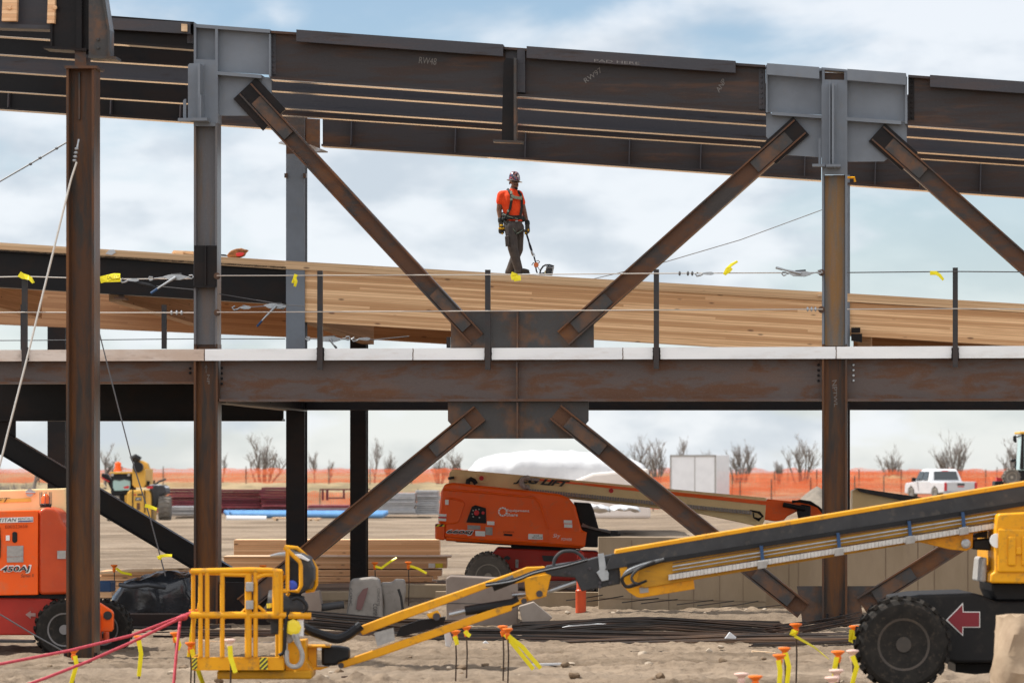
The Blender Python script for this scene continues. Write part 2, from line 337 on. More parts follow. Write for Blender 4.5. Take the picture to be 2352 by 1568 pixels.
# ================================================================== GROUND
def ground():
    us = []
    k = 430
    for i in range(k + 1): us.append(-.150 + .30 * i / k)
    us = [-40, -12, -4, -1.5, -.7, -.4, -.25, -.18] + us + [.18, .25, .4, .7, 1.5, 4, 12, 40]
    ds = [-300, -60, -10, 20, 35, 39, 41]
    d = 41.6
    while d < 70: ds.append(d); d += .055 if d < 66 else .075
    while d < 400: ds.append(d); d *= 1.0065
    while d < 9000: ds.append(d); d *= 1.25
    vs = []
    fb = noise.fractal
    for D in ds:
        sx = max(D, 42) if D > 0 else 42
        near = 0 if (D < 40 or D > 420) else 1
        for u in us:
            x = u * sx; z = zg(x, D)
            if near and abs(u) < .2:
                p = V((x, D, 0))
                wl = sm(59, 56.5, D)
                if D < 75:
                    a = fb(p * 1.1, 1.0, 2.0, 4) * .03 + fb(p * 4.5, .6, 2.1, 4) * .030 + fb(V((x * .16, D * 1.7, 6)), .8, 2.0, 4) * .075
                    cl = max(0, noise.noise(p * .55 + V((9, 2, 5)))) * sm(53.5, 50.5, D) * 1.6
                    a += cl * (fb(p * 2.6, .75, 2.1, 5) * .10 + .02)
                    if 62.1 < D < 62.9: a += fb(p * 2.0, .9, 2, 4) * .02
                    z += a
                else:
                    z += fb(V((x * .10, D * .45, 3)), 1.0, 2.0, 4) * .10 + fb(V((x * .5, D * .9, 3)), .8, 2.0, 4) * .04 * sm(180, 120, D) + noise.noise(V((x * .03, D * .11, 8))) * .06
            if D >= 400: z -= .0
            vs.append((x, D, z))
    n_ = len(us); fs = []
    for j in range(len(ds) - 1):
        b = j * n_
        for i in range(n_ - 1): fs.append((b + i, b + i + 1, b + n_ + i + 1, b + n_ + i))
    me = bpy.data.meshes.new('ground'); me.from_pydata(vs, [], fs); me.shade_smooth()
    m, nt = new_mat('soil')
    tc = nd(nt, 'ShaderNodeTexCoord'); ob = tc.outputs['Object']
    n1 = nd(nt, 'ShaderNodeTexNoise', {'Vector': nd(nt, 'ShaderNodeMapping', {0: ob, 3: (.25, .55, .5)}).outputs[0], 'Scale': 1.0, 'Detail': 8.0, 'Roughness': .62})
    n2 = nd(nt, 'ShaderNodeTexNoise', {'Vector': ob, 'Scale': 7.0, 'Detail': 9.0, 'Roughness': .75})
    n3 = nd(nt, 'ShaderNodeTexNoise', {'Vector': nd(nt, 'ShaderNodeMapping', {0: ob, 3: (.03, .16, 1)}).outputs[0], 'Scale': 1.0, 'Detail': 6.0, 'Roughness': .6})
    c = mixc(nt, ramp(nt, n1.outputs[0], .36, .66), (.272, .207, .147), (.145, .107, .073))
    c = mixc(nt, math_(nt, 'MULTIPLY', ramp(nt, n2.outputs[0], .47, .68), .7), c, (.115, .078, .05))
    c = mixc(nt, math_(nt, 'MULTIPLY', ramp(nt, n3.outputs[0], .5, .62), .35), c, (.37, .295, .222))
    # dry grass beyond the yard
    sp = nd(nt, 'ShaderNodeSeparateXYZ', {0: ob})
    far = ramp(nt, math_(nt, 'ADD', sp.outputs[1], math_(nt, 'MULTIPLY', n3.outputs[0], 30.0)), 244, 262)
    ng = nd(nt, 'ShaderNodeTexNoise', {'Vector': nd(nt, 'ShaderNodeMapping', {0: ob, 3: (.35, .09, 1)}).outputs[0], 'Scale': 1.0, 'Detail': 7.0, 'Roughness': .65})
    gr = mixc(nt, ramp(nt, ng.outputs[0], .38, .62), (.34, .26, .15), (.19, .15, .085))
    c = mixc(nt, far, c, gr)
    v = nd(nt, 'ShaderNodeTexVoronoi', {'Vector': ob, 'Scale': 7.0})
    bm_ = math_(nt, 'ADD', math_(nt, 'MULTIPLY', n2.outputs[0], 1.0), math_(nt, 'MULTIPLY', v.outputs['Distance'], .4))
    finish(nt, c, .92, 0, bm_, .9, .05, spec=.2)
    me.materials.append(m)
    o = bpy.data.objects.new('ground', me); sc.collection.objects.link(o); tag(o, 'dry rutted light brown dirt of the building site', 'ground', kind='structure')
ground()
m = MB()
rows = []
for i in range(161):
    xx = -700 + 1400 * i / 160
    h = -1.5 + 5 * noise.noise(V((xx * .012, 1, 0))) + 3 * noise.noise(V((xx * .06, 4, 0)))
    rows.append(V((xx, 2600, max(-3, h))))
m.v = []; k = len(rows)
m.add([p + V((0, 0, 0)) for p in rows] + [V((p.x, 2600, -5)) for p in rows] + [V((p.x, 2760, -5)) for p in rows],
      [[i, i+1, k+i+1, k+i] for i in range(k-1)] + [[i, i+1, 2*k+i+1, 2*k+i] for i in range(k-1)])
hillm = paint('hill', (.15, .18, .195), (.12, .145, .155), .9, .02, bump=0)  # blue grey of distant haze mixed into the hill colour
tag(m.build('hills', hillm, smooth=60), 'low blue grey hills along the horizon', 'hills', kind='structure')

# ================================================================== STEEL FRAME, FRONT ROW
def col_web(mb, x0, x1, yt, zb, s, b=.36, tf=.03, tw=.03):
    a = P((x0 + x1) / 2, yt, s - b / 2) + N * b / 2; d = (P(x0, yt, s - b/2) - P(x1, yt, s - b/2)).length
    return mb.ibeam(V((a.x, a.y, zb)), a, T, d, N, b, tf, tw)
def bolts(mb, pts, s, r=.016, off=0):
    for x, y in pts:
        c = P(x, y, s) - N * off; mb.lathe(c, -N, [(r, -.01), (r, .018), (r * .6, .022)], 6)
def zpx(y, s, x=1176): return P(x, y, s).z

def weld_stub(root, x0, x1, y, s): pass

# ---- column at the left bay line
cz = 0.10
t_ = thing('steel_column', 'steel column with a grey primed top, left of the braced bay, brown below', 'steel column', P(473, 1425, S1), 'columns of the front frame')
b = .36
m = MB(); col_web(m, 445, 499, 283, zpx(795, S1), S1, b); m.build('upper_shaft', primer_rust, t_)
m = MB(); col_web(m, 445, 500, 790, -.05, S1, b); m.build('lower_shaft', steel_col, t_)
fr = S1 - b / 2
m = MB()
m.poly([(445, 55), (620, 68), (620, 76), (500, 67), (445, 63)], .36, fr)            # top flange
m.poly([(445, 60), (450, 60), (450, 146), (445, 146)], .36, fr, at=.002)
m.poly([(494, 64), (500, 64), (500, 283), (494, 283)], .36, fr, at=.002)
m.poly([(450, 136), (494, 138), (494, 283), (445, 283), (445, 146)], .03, fr, at=.004)
m.poly([(447, 62), (498, 62), (498, 140), (447, 140)], .02, fr, at=.16)               # recessed web
m.poly([(500, 66), (619, 76), (619, 170), (500, 162)], .03, fr, at=.15)               # stub web
m.poly([(499, 164), (600, 172), (600, 180), (499, 172)], .36, fr)                     # stub bottom flange
m.poly([(500, 168), (620, 176), (620, 230), (598, 264), (500, 264)], .03, fr, at=.155)  # gusset
m.poly([(617, 78), (621, 78), (621, 176), (617, 176)], .30, fr, at=.03)
m.build('cap_panel', primer, t_)
m = MB()
m.poly([(445, 282), (495, 282), (495, 290), (445, 290)], .38, fr, at=-.01)
m.build('collar', primer, t_)
def seat(x, pts_plate, ribs, foot, root, mat):
    q = MB()
    for (x0, x1, y0, y1, out) in ribs: q.poly([(x0, y0 + 4), (x0 + (x1 - x0) * .4, y0), (x1, y0), (x1, y1), (x0, y1)], out, fr, at=-out)
    for (x0, x1, y0, y1, out) in foot: q.poly([(x0, y0), (x1, y0), (x1, y1), (x0, y1)], out, fr, at=-out - .005)
    for (pp, at, th) in pts_plate: q.poly(pp, th, fr, at=at)
    return q.build('seat_bracket', mat, root)
seat(0, [([(432, 150), (436, 146), (470, 146), (470, 277), (432, 277)], -.012, .016)], [(462, 467, 150, 277, .30), (466, 470, 222, 277, .32), (421, 428, 228, 274, .02)],
     [(412, 447, 273, 280, .12), (448, 484, 275, 282, .34)], t_, primer)
m = MB()
m.poly([(446, 564), (498, 564), (498, 658), (446, 658)], .02, fr, at=-.012)
m.poly([(445, 656), (496, 656), (496, 661), (445, 661)], .04, fr, at=-.04)
m.poly([(471, 566), (475, 566), (475, 656), (471, 656)], .05, fr, at=-.06)
m.build('splice_plate', steel_black, t_)
m = MB(); m.poly([(505, 1335), (655, 1340), (600, 1400), (640, 1440), (640, 1478), (505, 1478)], .03, S1, at=-.01); m.build('base_gusset', steel_black, t_)
m = MB(); m.poly([(437, 1437), (507, 1437), (507, 1448), (437, 1448)], .6, fr, at=-.12); m.build('base_plate', steel_black, t_)
chalk = plain('chalk', (.22, .21, .205), .9)
fq = lambda x, y: P(x, y, S1) - N * .022
lettering('NP', P(476, 860, S1) - N*.02, P(476, 882, S1) - N*.02, P(482, 860, S1) - N*.02, chalk, t_, label='chalk letters on the column')
m = MB(); m.tube([P(474, 838, S1) - N*.02, P(474, 856, S1) - N*.02], .005, 4); m.tube([P(471, 845, S1) - N*.02, P(474, 838, S1) - N*.02, P(477, 845, S1) - N*.02], .005, 4); m.build('chalk_arrow', chalk, t_)

# ---- column at the right bay line
t2 = thing('steel_column', 'steel column with grey primed top and orange rusted web, right of the braced bay', 'steel column', P(1918, 1425, S1), 'columns of the front frame')
m = MB(); col_web(m, 1888, 1946, 402, zpx(795, S1), S1, b); m.build('flange_shaft', primer, t2)
m = MB(); m.poly([(1895, 403), (1940, 403), (1940, 794), (1895, 794)], .012, S1, at=-.028); m.build('web', web_rust, t2)
m = MB(); col_web(m, 1888, 1946, 790, -.05, S1, b); m.build('lower_shaft', steel_col, t2)
m = MB()
m.poly([(1759, 150), (1765, 147), (1887, 157), (1887, 163), (1759, 154)], .36, fr)
m.poly([(1945, 162), (2082, 172), (2082, 178), (1945, 168)], .36, fr)
m.poly([(1887, 155), (1945, 160), (1945, 165), (1887, 160)], .36, fr, at=-.005)
m.poly([(1759, 154), (1889, 163), (1889, 262), (1772, 256), (1759, 256)], .03, fr, at=.15)
m.poly([(1943, 168), (2082, 178), (2082, 279), (1943, 270)], .03, fr, at=.15)
m.poly([(1772, 257), (1889, 265), (1889, 272), (1772, 264)], .36, fr)
m.poly([(1943, 269), (2070, 278), (2070, 286), (1943, 277)], .36, fr)
m.poly([(1759, 258), (1889, 266), (1889, 360), (1800, 354), (1772, 326), (1759, 312)], .03, fr, at=.155)
m.poly([(1943, 272), (2083, 280), (2083, 330), (2030, 369), (1943, 370)], .03, fr, at=.155)
m.poly([(2079, 176), (2084, 176), (2084, 284), (2079, 284)], .30, fr, at=.03)
m.poly([(1759, 154), (1763, 154), (1763, 258), (1759, 258)], .30, fr, at=.03)
m.poly([(1888, 160), (1894, 160), (1894, 402), (1888, 402)], .36, fr, at=.002)
m.poly([(1939, 164), (1946, 164), (1946, 402), (1939, 402)], .36, fr, at=.002)
m.poly([(1893, 183), (1940, 184), (1940, 401), (1893, 401)], .03, fr, at=.004)
m.build('cap_panel', primer, t2)
m = MB(); m.poly([(1894, 164), (1940, 167), (1940, 184), (1894, 184)], .02, fr, at=.17); m.build('inner_web', steel_rust, t2)
m = MB()
for x0, y0, x1, y1 in ((1762, 147, 1882, 156), (1946, 160, 2081, 170)):
    m.poly([(x0, y0), (x1, y1), (x1, y1 + 26), (x0, y0 + 25)], .014, fr, at=-.10)
    m.poly([(x0, y0 + 24), (x1, y1 + 25), (x1, y1 + 27), (x0, y0 + 26)], .10, fr, at=-.098)
m.build('edge_angle', primer, t2)
seat(0, [([(1887, 196), (1891, 191), (1922, 191), (1922, 380), (1887, 380)], -.012, .016)], [(1905, 1908, 191, 380, .26), (1911, 1916, 195, 380, .30), (1880, 1885, 318, 378, .02)],
     [(1866, 1895, 378, 384, .12), (1898, 1931, 381, 387, .34)], t2, primer)
m = MB(); m.poly([(1830, 1345), (1888, 1345), (1888, 1432), (1843, 1432), (1838, 1390)], .03, S1, at=-.01); m.build('base_gusset', steel_plate, t2); m = MB()
m.poly([(1945, 1345), (2012, 1345), (1978, 1390), (1985, 1432), (1945, 1432)], .03, S1, at=-.01); m.build('base_gusset', steel_plate, t2)
m = MB(); m.poly([(1880, 1428), (1954, 1428), (1954, 1436), (1880, 1436)], .6, fr, at=-.12)
for x in (1900, 1932): m.tube([P(x, 1430, fr - .06), P(x, 1408, fr - .06)], .02, 8)
m.build('base_plate', steel_black, t2)
lettering('NP', P(1911, 874, S1) - N*.02, P(1912, 898, S1) - N*.02, P(1922, 872, S1) - N*.02, chalk, t2, label='chalk letters on the rusty column')
lettering('TWL', P(1914, 897, S1) - N*.02, P(1916, 934, S1) - N*.02, P(1922, 897, S1) - N*.02, chalk, t2, label='chalk letters on the rusty column')

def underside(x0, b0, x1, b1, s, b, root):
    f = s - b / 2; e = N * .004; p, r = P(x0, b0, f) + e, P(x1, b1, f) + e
    q = MB(); q.prism([p, r, r + N * (b - .008), p + N * (b - .008)], Z * -.006); q.build('sheen_strip', bare, root)  # added strip, its pale colour stands in for light off the ground
# ---- roof beams of the front frame
def roof_beam(label, x0, t0, b0, x1, t1, b1, s, mat, b=.30, tf=.035, group='steel roof beams', extra=None, wash=None):
    root = thing('roof_beam', label, 'steel beam', P((x0 + x1) / 2, (b0 + b1) / 2, s), group)
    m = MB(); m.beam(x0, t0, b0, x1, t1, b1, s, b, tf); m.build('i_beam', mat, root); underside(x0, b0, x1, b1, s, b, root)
    return root
rb = roof_beam('brown roof beam of the braced bay between the two grey column heads, chalk marked', 622, 70, 182, 1758, 150, 261, S1, steel_roof)
fx = S1 - .15
m = MB()
def ang(m, x0, y0, x1, y1, h=27, at=-.11):
    m.poly([(x0, y0), (x1, y1), (x1, y1 + h), (x0, y0 + h)], .014, fx, at=at)
    m.poly([(x0, y0 + h - 2), (x1, y1 + h - 2), (x1, y1 + h), (x0, y0 + h)], .11, fx, at=at + .002)
    m.poly([(x0, y0), (x1, y1), (x1, y1 + 2), (x0, y0 + 2)], .25, fx, at=at + .002)
ang(m, 683, 70, 1157, 104); m.build('edge_angle', steel_grey, rb)
m = MB(); ang(m, 1211, 108, 1690, 142); m.build('edge_angle', steel_grey, rb)
m = MB(); 
for i in range(8): bolts(m, [(628, 84 + i * 11.5)], S1, .018, .02)
m.poly([(622, 76), (634, 77), (634, 172), (622, 171)], .012, S1, at=-.026); m.build('bolted_splice', steel_grey, rb); m = MB(); m.poly([(1743, 158), (1757, 159), (1757, 252), (1743, 251)], .012, S1, at=-.026)
for i in range(8): bolts(m, [(1749, 166 + i * 12)], S1, .018, .02)
m.build('bolted_splice', steel_grey, rb)
m = MB()
m.poly([(1160, 108), (1206, 112), (1206, 214), (1160, 211)], .02, fx, at=.10); m.poly([(1188, 112), (1206, 113), (1206, 213), (1188, 212)], .25, fx, at=-.005); m.build('stiffener', steel_grey, rb)
def chk(body, bl, br, tl, root):
    f = lambda p: P(p[0], p[1], S1) - N * .02
    lettering(body, f(bl), f(br), f(tl), chalk, root, name='chalk_mark', label='chalk writing on the beam web')
chk('RW48', (962, 146), (1002, 150), (964, 131), rb); chk('RW97', (1346, 192), (1384, 165), (1340, 182), rb); chk('ANP', (1652, 214), (1668, 188), (1644, 206), rb)
m = MB(); f2 = lambda x, y: P(x, y, fx) - N * .118
lettering('PAD HERE', P(1366, 144, fx) - N * .118, P(1470, 151, fx) - N * .118, P(1366, 138, fx) - N * .118, chalk, rb, name='chalk_mark', label='chalk writing on the edge angle')
# hanger below the beam
hg = thing('hanger_bracket', 'dark vertical hanger bracket with a foot plate under the middle of the front roof beam', 'bracket', P(1172, 335, fx))
m = MB(); m.poly([(1157, 145), (1163, 134), (1185, 136), (1185, 326), (1153, 326), (1153, 300)], .02, fx, at=-.03); m.build('web_plate', steel_black, hg)
m = MB(); m.poly([(1183, 136), (1189, 137), (1189, 327), (1183, 327)], .22, fx, at=-.22); m.build('rib', steel_plate, hg)
m = MB(); m.poly([(1136, 324), (1204, 327), (1204, 332), (1136, 329)], .22, fx, at=-.25); m.build('foot_plate', steel_plate, hg)
# right bay
rb2 = roof_beam('dark roof beam running out of the picture right of the grey column head', 2086, 172, 288, 2420, 196, 312, S1, steel_roof)
m = MB(); ang(m, 2136, 174, 2420, 194); m.build('edge_angle', steel_grey, rb2)
m = MB(); m.poly([(2086, 178), (2100, 179), (2100, 276), (2086, 275)], .012, S1, at=-.026)
for i in range(8): bolts(m, [(2094, 190 + i * 11.5)], S1, .018, .02)
m.build('bolted_splice', steel_black, rb2)
# left bay
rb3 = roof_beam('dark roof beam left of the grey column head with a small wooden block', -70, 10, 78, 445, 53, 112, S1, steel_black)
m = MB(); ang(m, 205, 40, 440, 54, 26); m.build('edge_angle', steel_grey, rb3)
m = MB(); m.poly([(421, 58), (434, 59), (434, 76), (421, 75)], .06, fx, at=-.18); m.build('wood_block', lumber_b, rb3)
m = MB(); m.poly([(431, 80), (445, 81), (445, 101), (431, 100)], .012, S1, at=-.05); bolts(m, [(438, 92)], S1, .018, .05); m.build('clip_plate', steel_grey, rb3)

# beams behind, parallel to the front frame, each a little further back under the roof
nm = ['second', 'third', 'fourth']
for i, (s, ml, mm, d, bb) in enumerate(((63.25, 207, 207, 95, .30), (65.9, 245.5, 0, 80, .30), (67.3, 262.5, 0, 60, .26))):
    y0 = ml if i < 2 else 262.0
    sl = .0725
    yb = lambda x: y0 + (x - 619) * sl * S1 / s
    roof_beam('%s roof beam behind the front one in the braced bay, bright bottom flange' % nm[i], 621, yb(621) - d, yb(621), 1770, yb(1770) - d, yb(1770), s, steel_grey if i < 2 else steel_roof, bb, group='roof beams behind the front frame')
    yb2 = lambda x: yb(x) + 3
    roof_beam('%s roof beam behind the front one at the right edge, bright bottom flange' % nm[i], 1940, yb2(1940) - d, yb2(1940), 2440, yb2(2440) - d, yb2(2440), s, steel_grey if i < 2 else steel_roof, bb, group='roof beams behind the front frame')
for i, (s, y0, d, mt) in enumerate(((63.66, 124.5, 50, steel_black), (66.4, 164, 52, steel_grey), (69.3, 209, 60, steel_black))):
    yb = lambda x: y0 + (x - 0) * .0645
    roof_beam('%s roof beam behind the front one in the left bay, thin bright bottom edge' % nm[i], -80, yb(-80) - d, yb(-80), 470, yb(470) - d, yb(470), s, mt, .28, group='roof beams behind the front frame')
# deep girders on the second row
def girder(label, x0, t0, b0, x1, t1, b1, s, mat, stiff):
    g = roof_beam(label, x0, t0, b0, x1, t1, b1, s, mat, .36, .035, 'deep roof girders of the second row')
    for x in stiff:
        k = (x - x0) / (x1 - x0); tt = t0 + (t1 - t0) * k; bb = b0 + (b1 - b0) * k
        q = MB(); q.poly([(x - 1.2, tt + 5), (x + 1.2, tt + 5), (x - 1.2, bb - 5), (x - 3.6, bb - 5)], .16, s - .17); q.build('stiffener', steel_grey, g)
    return g
girder('deep brown girder with stiffeners crossing behind the braced bay', 738, 235, 333, 1886, 305, 414, S2, steel_roof, [808, 1047, 1208, 1447, 1611, 1850])
girder('deep brown girder with stiffeners at the right edge of the roof', 1946, 318, 424, 2440, 352, 459, S2, steel_roof, [2012, 2115, 2254])
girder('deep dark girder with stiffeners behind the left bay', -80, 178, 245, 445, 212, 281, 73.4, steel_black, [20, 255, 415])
girder('short deep girder ending behind the left brace', 470, 214, 284, 655, 226, 297, 73.4, steel_roof, [])
# horizontal gusset plate by the second row column
m = MB(); m.prism([P(668, 318, S2 - .25), P(753, 351, S2 - .9), P(722, 351, S2 - 1.4), P(640, 330, S2 - .8)], V((0, 0, .02)))  # light from below is carried by the pale plate colour
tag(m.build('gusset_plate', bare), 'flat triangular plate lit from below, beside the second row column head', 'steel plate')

# ---- braces
def brace(label, p0, p1, wpx, s, mat, ends=((0, 1), (0, 1)), group='diagonal braces of the front frame', b=.26, plate=105, wrap=False):
    a = P(p0[0], p0[1], s); c = P(p1[0], p1[1], s); ax = (c - a).normalized(); dv = N.cross(ax).normalized()
    wd = wpx / F * (a.y + c.y) / 2
    root = thing('diagonal_brace', label, 'brace', a if a.z < c.z else c, group)
    q = MB(); q.ibeam(a, c, dv, wd, N, b, .022, .05); q.build('beam', mat, root)
    for end, dr in ((a, ax), (c, -ax)):
        if (end is a and not ends[0]) or (end is c and not ends[1]): continue
        q = MB(); L = plate / F * a.y
        q.bar(end + dr * .22 - N * .075, end + dr * (.22 + L) - N * .075, dv, wd * .72, N, .03); q.build('end_plate', steel_plate, root)
        if not wrap or end is not a: continue
        q = MB(); q.bar(end + dr * .62 - N * .06, end + dr * -.02 - N * .06, dv, wd * wrap, N, .03); q.build('weld_wrap', steel_black, root)
    return root
brace('upper left brace from the left grey column head down to the centre plate', (566, 206), (1097, 779), 38, S1, steel_rust, plate=112, wrap=1.9)
brace('upper right brace from the right grey column head down to the centre plate', (1838, 292), (1295, 777), 42, S1, steel_rust, wrap=1.32)
brace('upper brace right of the right column running out of the picture', (2016, 307), (2420, 666), 42, S1, steel_rust, ends=(1, 0), wrap=1.32)
brace('lower left brace from the plate under the floor beam to the left column foot', (1103, 949), (560, 1390), 42, S1, steel_rust, ends=(1, 1))
brace('lower right brace from the plate under the floor beam to the right column foot', (1277, 946), (1845, 1401), 42, S1, steel_rust)
brace('lower brace right of the right column, half hidden behind the yellow boom', (2420, 1112), (1979, 1388), 40, S1, steel_rust, ends=(0, 1))
brace('black diagonal brace in the shaded left bay', (6, 1016), (560, 1347), 50, S2, steel_black, ends=(0, 0), group='braces of the second row')
m = MB(); m.poly([(-60, 900), (36, 900), (36, 1005), (20, 1040), (-60, 1040)], .03, S2); tag(m.build('gusset_plate', steel_black), 'black gusset plate under the floor girder at the left edge', 'steel plate')
# centre gussets
gp = thing('gusset_plate', 'grey brown centre plate standing on the floor edge where two braces meet', 'steel plate', P(1200, 797, S1))
m = MB(); m.poly([(1036, 713), (1364, 713), (1364, 806), (1036, 806)], .04, S1, at=-.02); m.build('plate', steel_plate, gp)
m = MB(); m.poly([(1188, 714), (1192, 714), (1192, 800), (1188, 800)], .12, S1, at=-.13); m.build('stiffener', steel_rust, gp)
gp = thing('gusset_plate', 'grey plate with cut corners hanging under the floor beam between two lower braces', 'steel plate', P(1190, 1007, S1))
m = MB(); m.poly([(1029, 920), (1352, 920), (1352, 966), (1318, 1007), (1064, 1007), (1029, 966)], .04, S1, at=-.02); m.build('plate', steel_plate, gp)
m = MB(); m.poly([(1188, 924), (1192, 924), (1192, 1006), (1188, 1006)], .12, S1, at=-.13); m.build('stiffener', steel_rust, gp)

# ---- floor beams
fl = thing('floor_beam', 'rusty brown floor beam across the braced bay under the pale slab edge', 'steel beam', P(1195, 922, S1), 'floor beams of the front frame')
m = MB(); m.beam(503, 808, 922, 1889, 806, 920.5, S1, .30, .035); m.build('i_beam', steel_floor, fl)
m = MB(); m.poly([(1187, 832), (1191, 832), (1191, 918), (1187, 918)], .14, S1, at=-.15); m.build('stiffener', steel_rust, fl)
m = MB(); bolts(m, [(510, 845 + i * 12) for i in range(4)], S1, .02, .015); bolts(m, [(1880, 838 + i * 12) for i in range(4)], S1, .02, .015); m.build('bolt_row', steel_black, fl)
fl = thing('floor_beam', 'rusty floor beam right of the right column with a grey scaled web', 'steel beam', P(2150, 921, S1), 'floor beams of the front frame')
m = MB(); m.beam(1946, 806, 920, 2440, 803, 921, S1, .30, .035); m.build('i_beam', steel_floor, fl)
m = MB(); bolts(m, [(1960, 838 + i * 12) for i in range(4)], S1, .02, .015); m.build('bolt_row', galv, fl)
fl = thing('floor_beam', 'shallow dark floor beam of the left bay passing behind the near column', 'steel beam', P(190, 880, S1), 'floor beams of the front frame')
m = MB(); m.beam(-80, 812, 881, 445, 810, 881, S1, .30, .03); m.build('i_beam', steel_floor, fl)
m = MB(); bolts(m, [(437, 846 + i * 10) for i in range(2)], S1, .02, .015); m.build('bolt_row', steel_black, fl)
for lab, x0, b0, x1, b1 in (('dark floor girder behind the braced bay, right of the second row column', 700, 942, 1925, 941), ('dark floor girder behind the right bay', 1946, 941, 2480, 941)):
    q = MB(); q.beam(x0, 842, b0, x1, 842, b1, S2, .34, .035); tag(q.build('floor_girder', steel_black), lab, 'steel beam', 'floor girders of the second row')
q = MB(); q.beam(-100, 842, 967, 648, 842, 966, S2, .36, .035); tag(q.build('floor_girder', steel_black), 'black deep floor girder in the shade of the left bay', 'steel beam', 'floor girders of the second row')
# beam running back along the left column line
a = P(500, 902, S1 + .3); q = MB(); q.ibeam(a + Z * 0, V((a.x, a.y, a.z)) + N * 8.7, Z, .30, T, .26, .03, .02); tag(q.build('floor_girder', steel_black), 'floor girder running back from the left column to the second row', 'steel beam')
# floor deck, and the pale edge plates
q = MB(); dz = P(1176, 815, S1).z
c0 = P(-300, 815, S1 - .10); c1 = P(468, 815, S1 - .10)
for c in (c0, c1): c.z = dz
q.prism([c0, c1, c1 + N * 9.3, c0 + N * 9.3], V((0, 0, -.06)))
tag(q.build('floor_deck', steel_black), 'metal floor deck of the upper level behind the pale edge plates', 'floor')
xs = [-70, 470, 949, 1431, 1921, 2430]
desc = ['stained pale edge plate left of the left column', 'pale edge plate just right of the left column', 'pale edge plate under the centre gusset', 'clean pale edge plate left of the right column', 'clean pale edge plate right of the right column']
yt = lambda x: 803.5 - x * .0040; yb_ = lambda x: 829.5 - x * .0032
fe = S1 - .20
for i in range(5):
    q = MB(); a, c = xs[i] + .5, xs[i+1] - .5
    q.poly([(a, yt(a)), (c, yt(c)), (c, yb_(c)), (a, yb_(a))], .008, fe)
    q.poly([(a, yt(a)), (c, yt(c)), (c, yt(c) + 1), (a, yt(a) + 1)], .2, fe, at=.008)
    r_ = thing('edge_plate', desc[i] + ' along the floor', 'slab edge', P((a + c) / 2, 828, fe), 'pale edge plates along the floor')
    q.build('plate', edge_stain if i == 0 else edge_white, r_)
    if i < 4:
        w_ = MB()
        for k in range(9): w_.ball(P(c + random.uniform(-.6, .6), yt(c) + 2 + k * 2.9, fe), .007, .008, .012 + random.random() * .006, 6, 4)
        w_.build('weld_bead', steel_rust, r_)

# ---- second and third row columns
def col_flange(label, x0, x1, yt, zb, s, mats, split, b=.32, grp='columns of the back rows', cap=None):
    a = P((x0 + x1) / 2, yt, s - b / 2) + N * b / 2; wd = (P(x0, yt, s) - P(x1, yt, s)).length
    r_ = thing('steel_column', label, 'steel column', V((a.x, a.y, 0)), grp)
    zs = [a.z] + [P(1176, y, s).z for y in split] + [zb]
    for i, mt in enumerate(mats):
        q = MB(); q.ibeam(V((a.x, a.y, zs[i+1])), V((a.x, a.y, zs[i])), N, b, T, wd, .028, .02)
        q.build(['head', 'shaft', 'foot'][i] if len(mats) == 3 else ['shaft', 'foot'][i] if len(mats) == 2 else 'shaft', mt, r_)
    return r_
c2 = col_flange('flat grey column of the second row, black below the floor', 657, 700, 253, 0, S2, [steel_rust, primer, steel_black], [352, 800])  # shade under the floor put into the foot as near black steel
q = MB(); q.poly([(653, 398), (660, 398), (660, 408), (653, 408)], .1, S2 - .2); q.poly([(696, 398), (703, 398), (703, 408), (696, 408)], .1, S2 - .2); q.build('clip', steel_rust, c2)
q = MB(); q.poly([(703, 272), (735, 274), (735, 345), (703, 335)], .02, S2 - .1); q.build('shear_tab', steel_rust, c2)
c3 = col_flange('slim dark column of the third row in front of the stacked lumber', 804, 841, 745, 0, S3, [steel_black], [])
c4_ = col_flange('dark column far back left of the near column', 109, 150, 690, 0, 96.0, [steel_black], [])
c5 = col_flange('dark column of the second row just showing beside the right column', 1914, 1952, 402, 0, S2, [primer, steel_black], [800])
q = MB(); q.tube([P(1946, 408, S2 - .3), P(1962, 408, S2 - .3), P(1964, 418, S2 - .3)], .02, 6); q.build('lifting_lug', yel, c5)

# ---- near column at the left
nb = .40
nc = thing('steel_column', 'near rusty column at the left standing on the dirt in front of everything', 'steel column', P(187, 1515, S0))
m = MB(); col_web(m, 152, 216, 157, -.06, S0, nb, .03, .03); m.build('shaft', steel_col, nc)
f0 = S0 - nb / 2
m = MB(); m.poly([(150, 152), (224, 152), (224, 158), (150, 158)], .5, f0, at=-.05); m.build('cap_plate', steel_rust, nc)
m = MB(); m.poly([(170, 110), (196, 110), (196, 153), (170, 153)], .3, f0, at=.05); m.build('neck', steel_rust, nc)
m = MB()
m.poly([(118, -40), (176, -40), (176, 112), (118, 106)], .03, f0, at=.04); m.poly([(100, 106), (198, 112), (198, 118), (100, 112)], .42, f0, at=-.02)
m.poly([(116, 50), (121, 50), (121, 108), (116, 108)], .3, f0, at=-.02); m.build('left_bracket', steel_black, nc)
m = MB(); m.poly([(176, -40), (188, -40), (188, 112), (176, 112)], .40, f0, at=-.02); m.poly([(188, -40), (204, -40), (204, 128), (188, 118)], .03, f0, at=.1); m.build('upper_shaft', steel_black, nc)
m = MB(); m.poly([(203, -40), (232, -40), (250, 70), (250, 130), (203, 128)], .03, f0, at=.02); m.poly([(228, -40), (236, -40), (253, 70), (253, 130), (248, 130), (248, 70)], .28, f0, at=-.02)
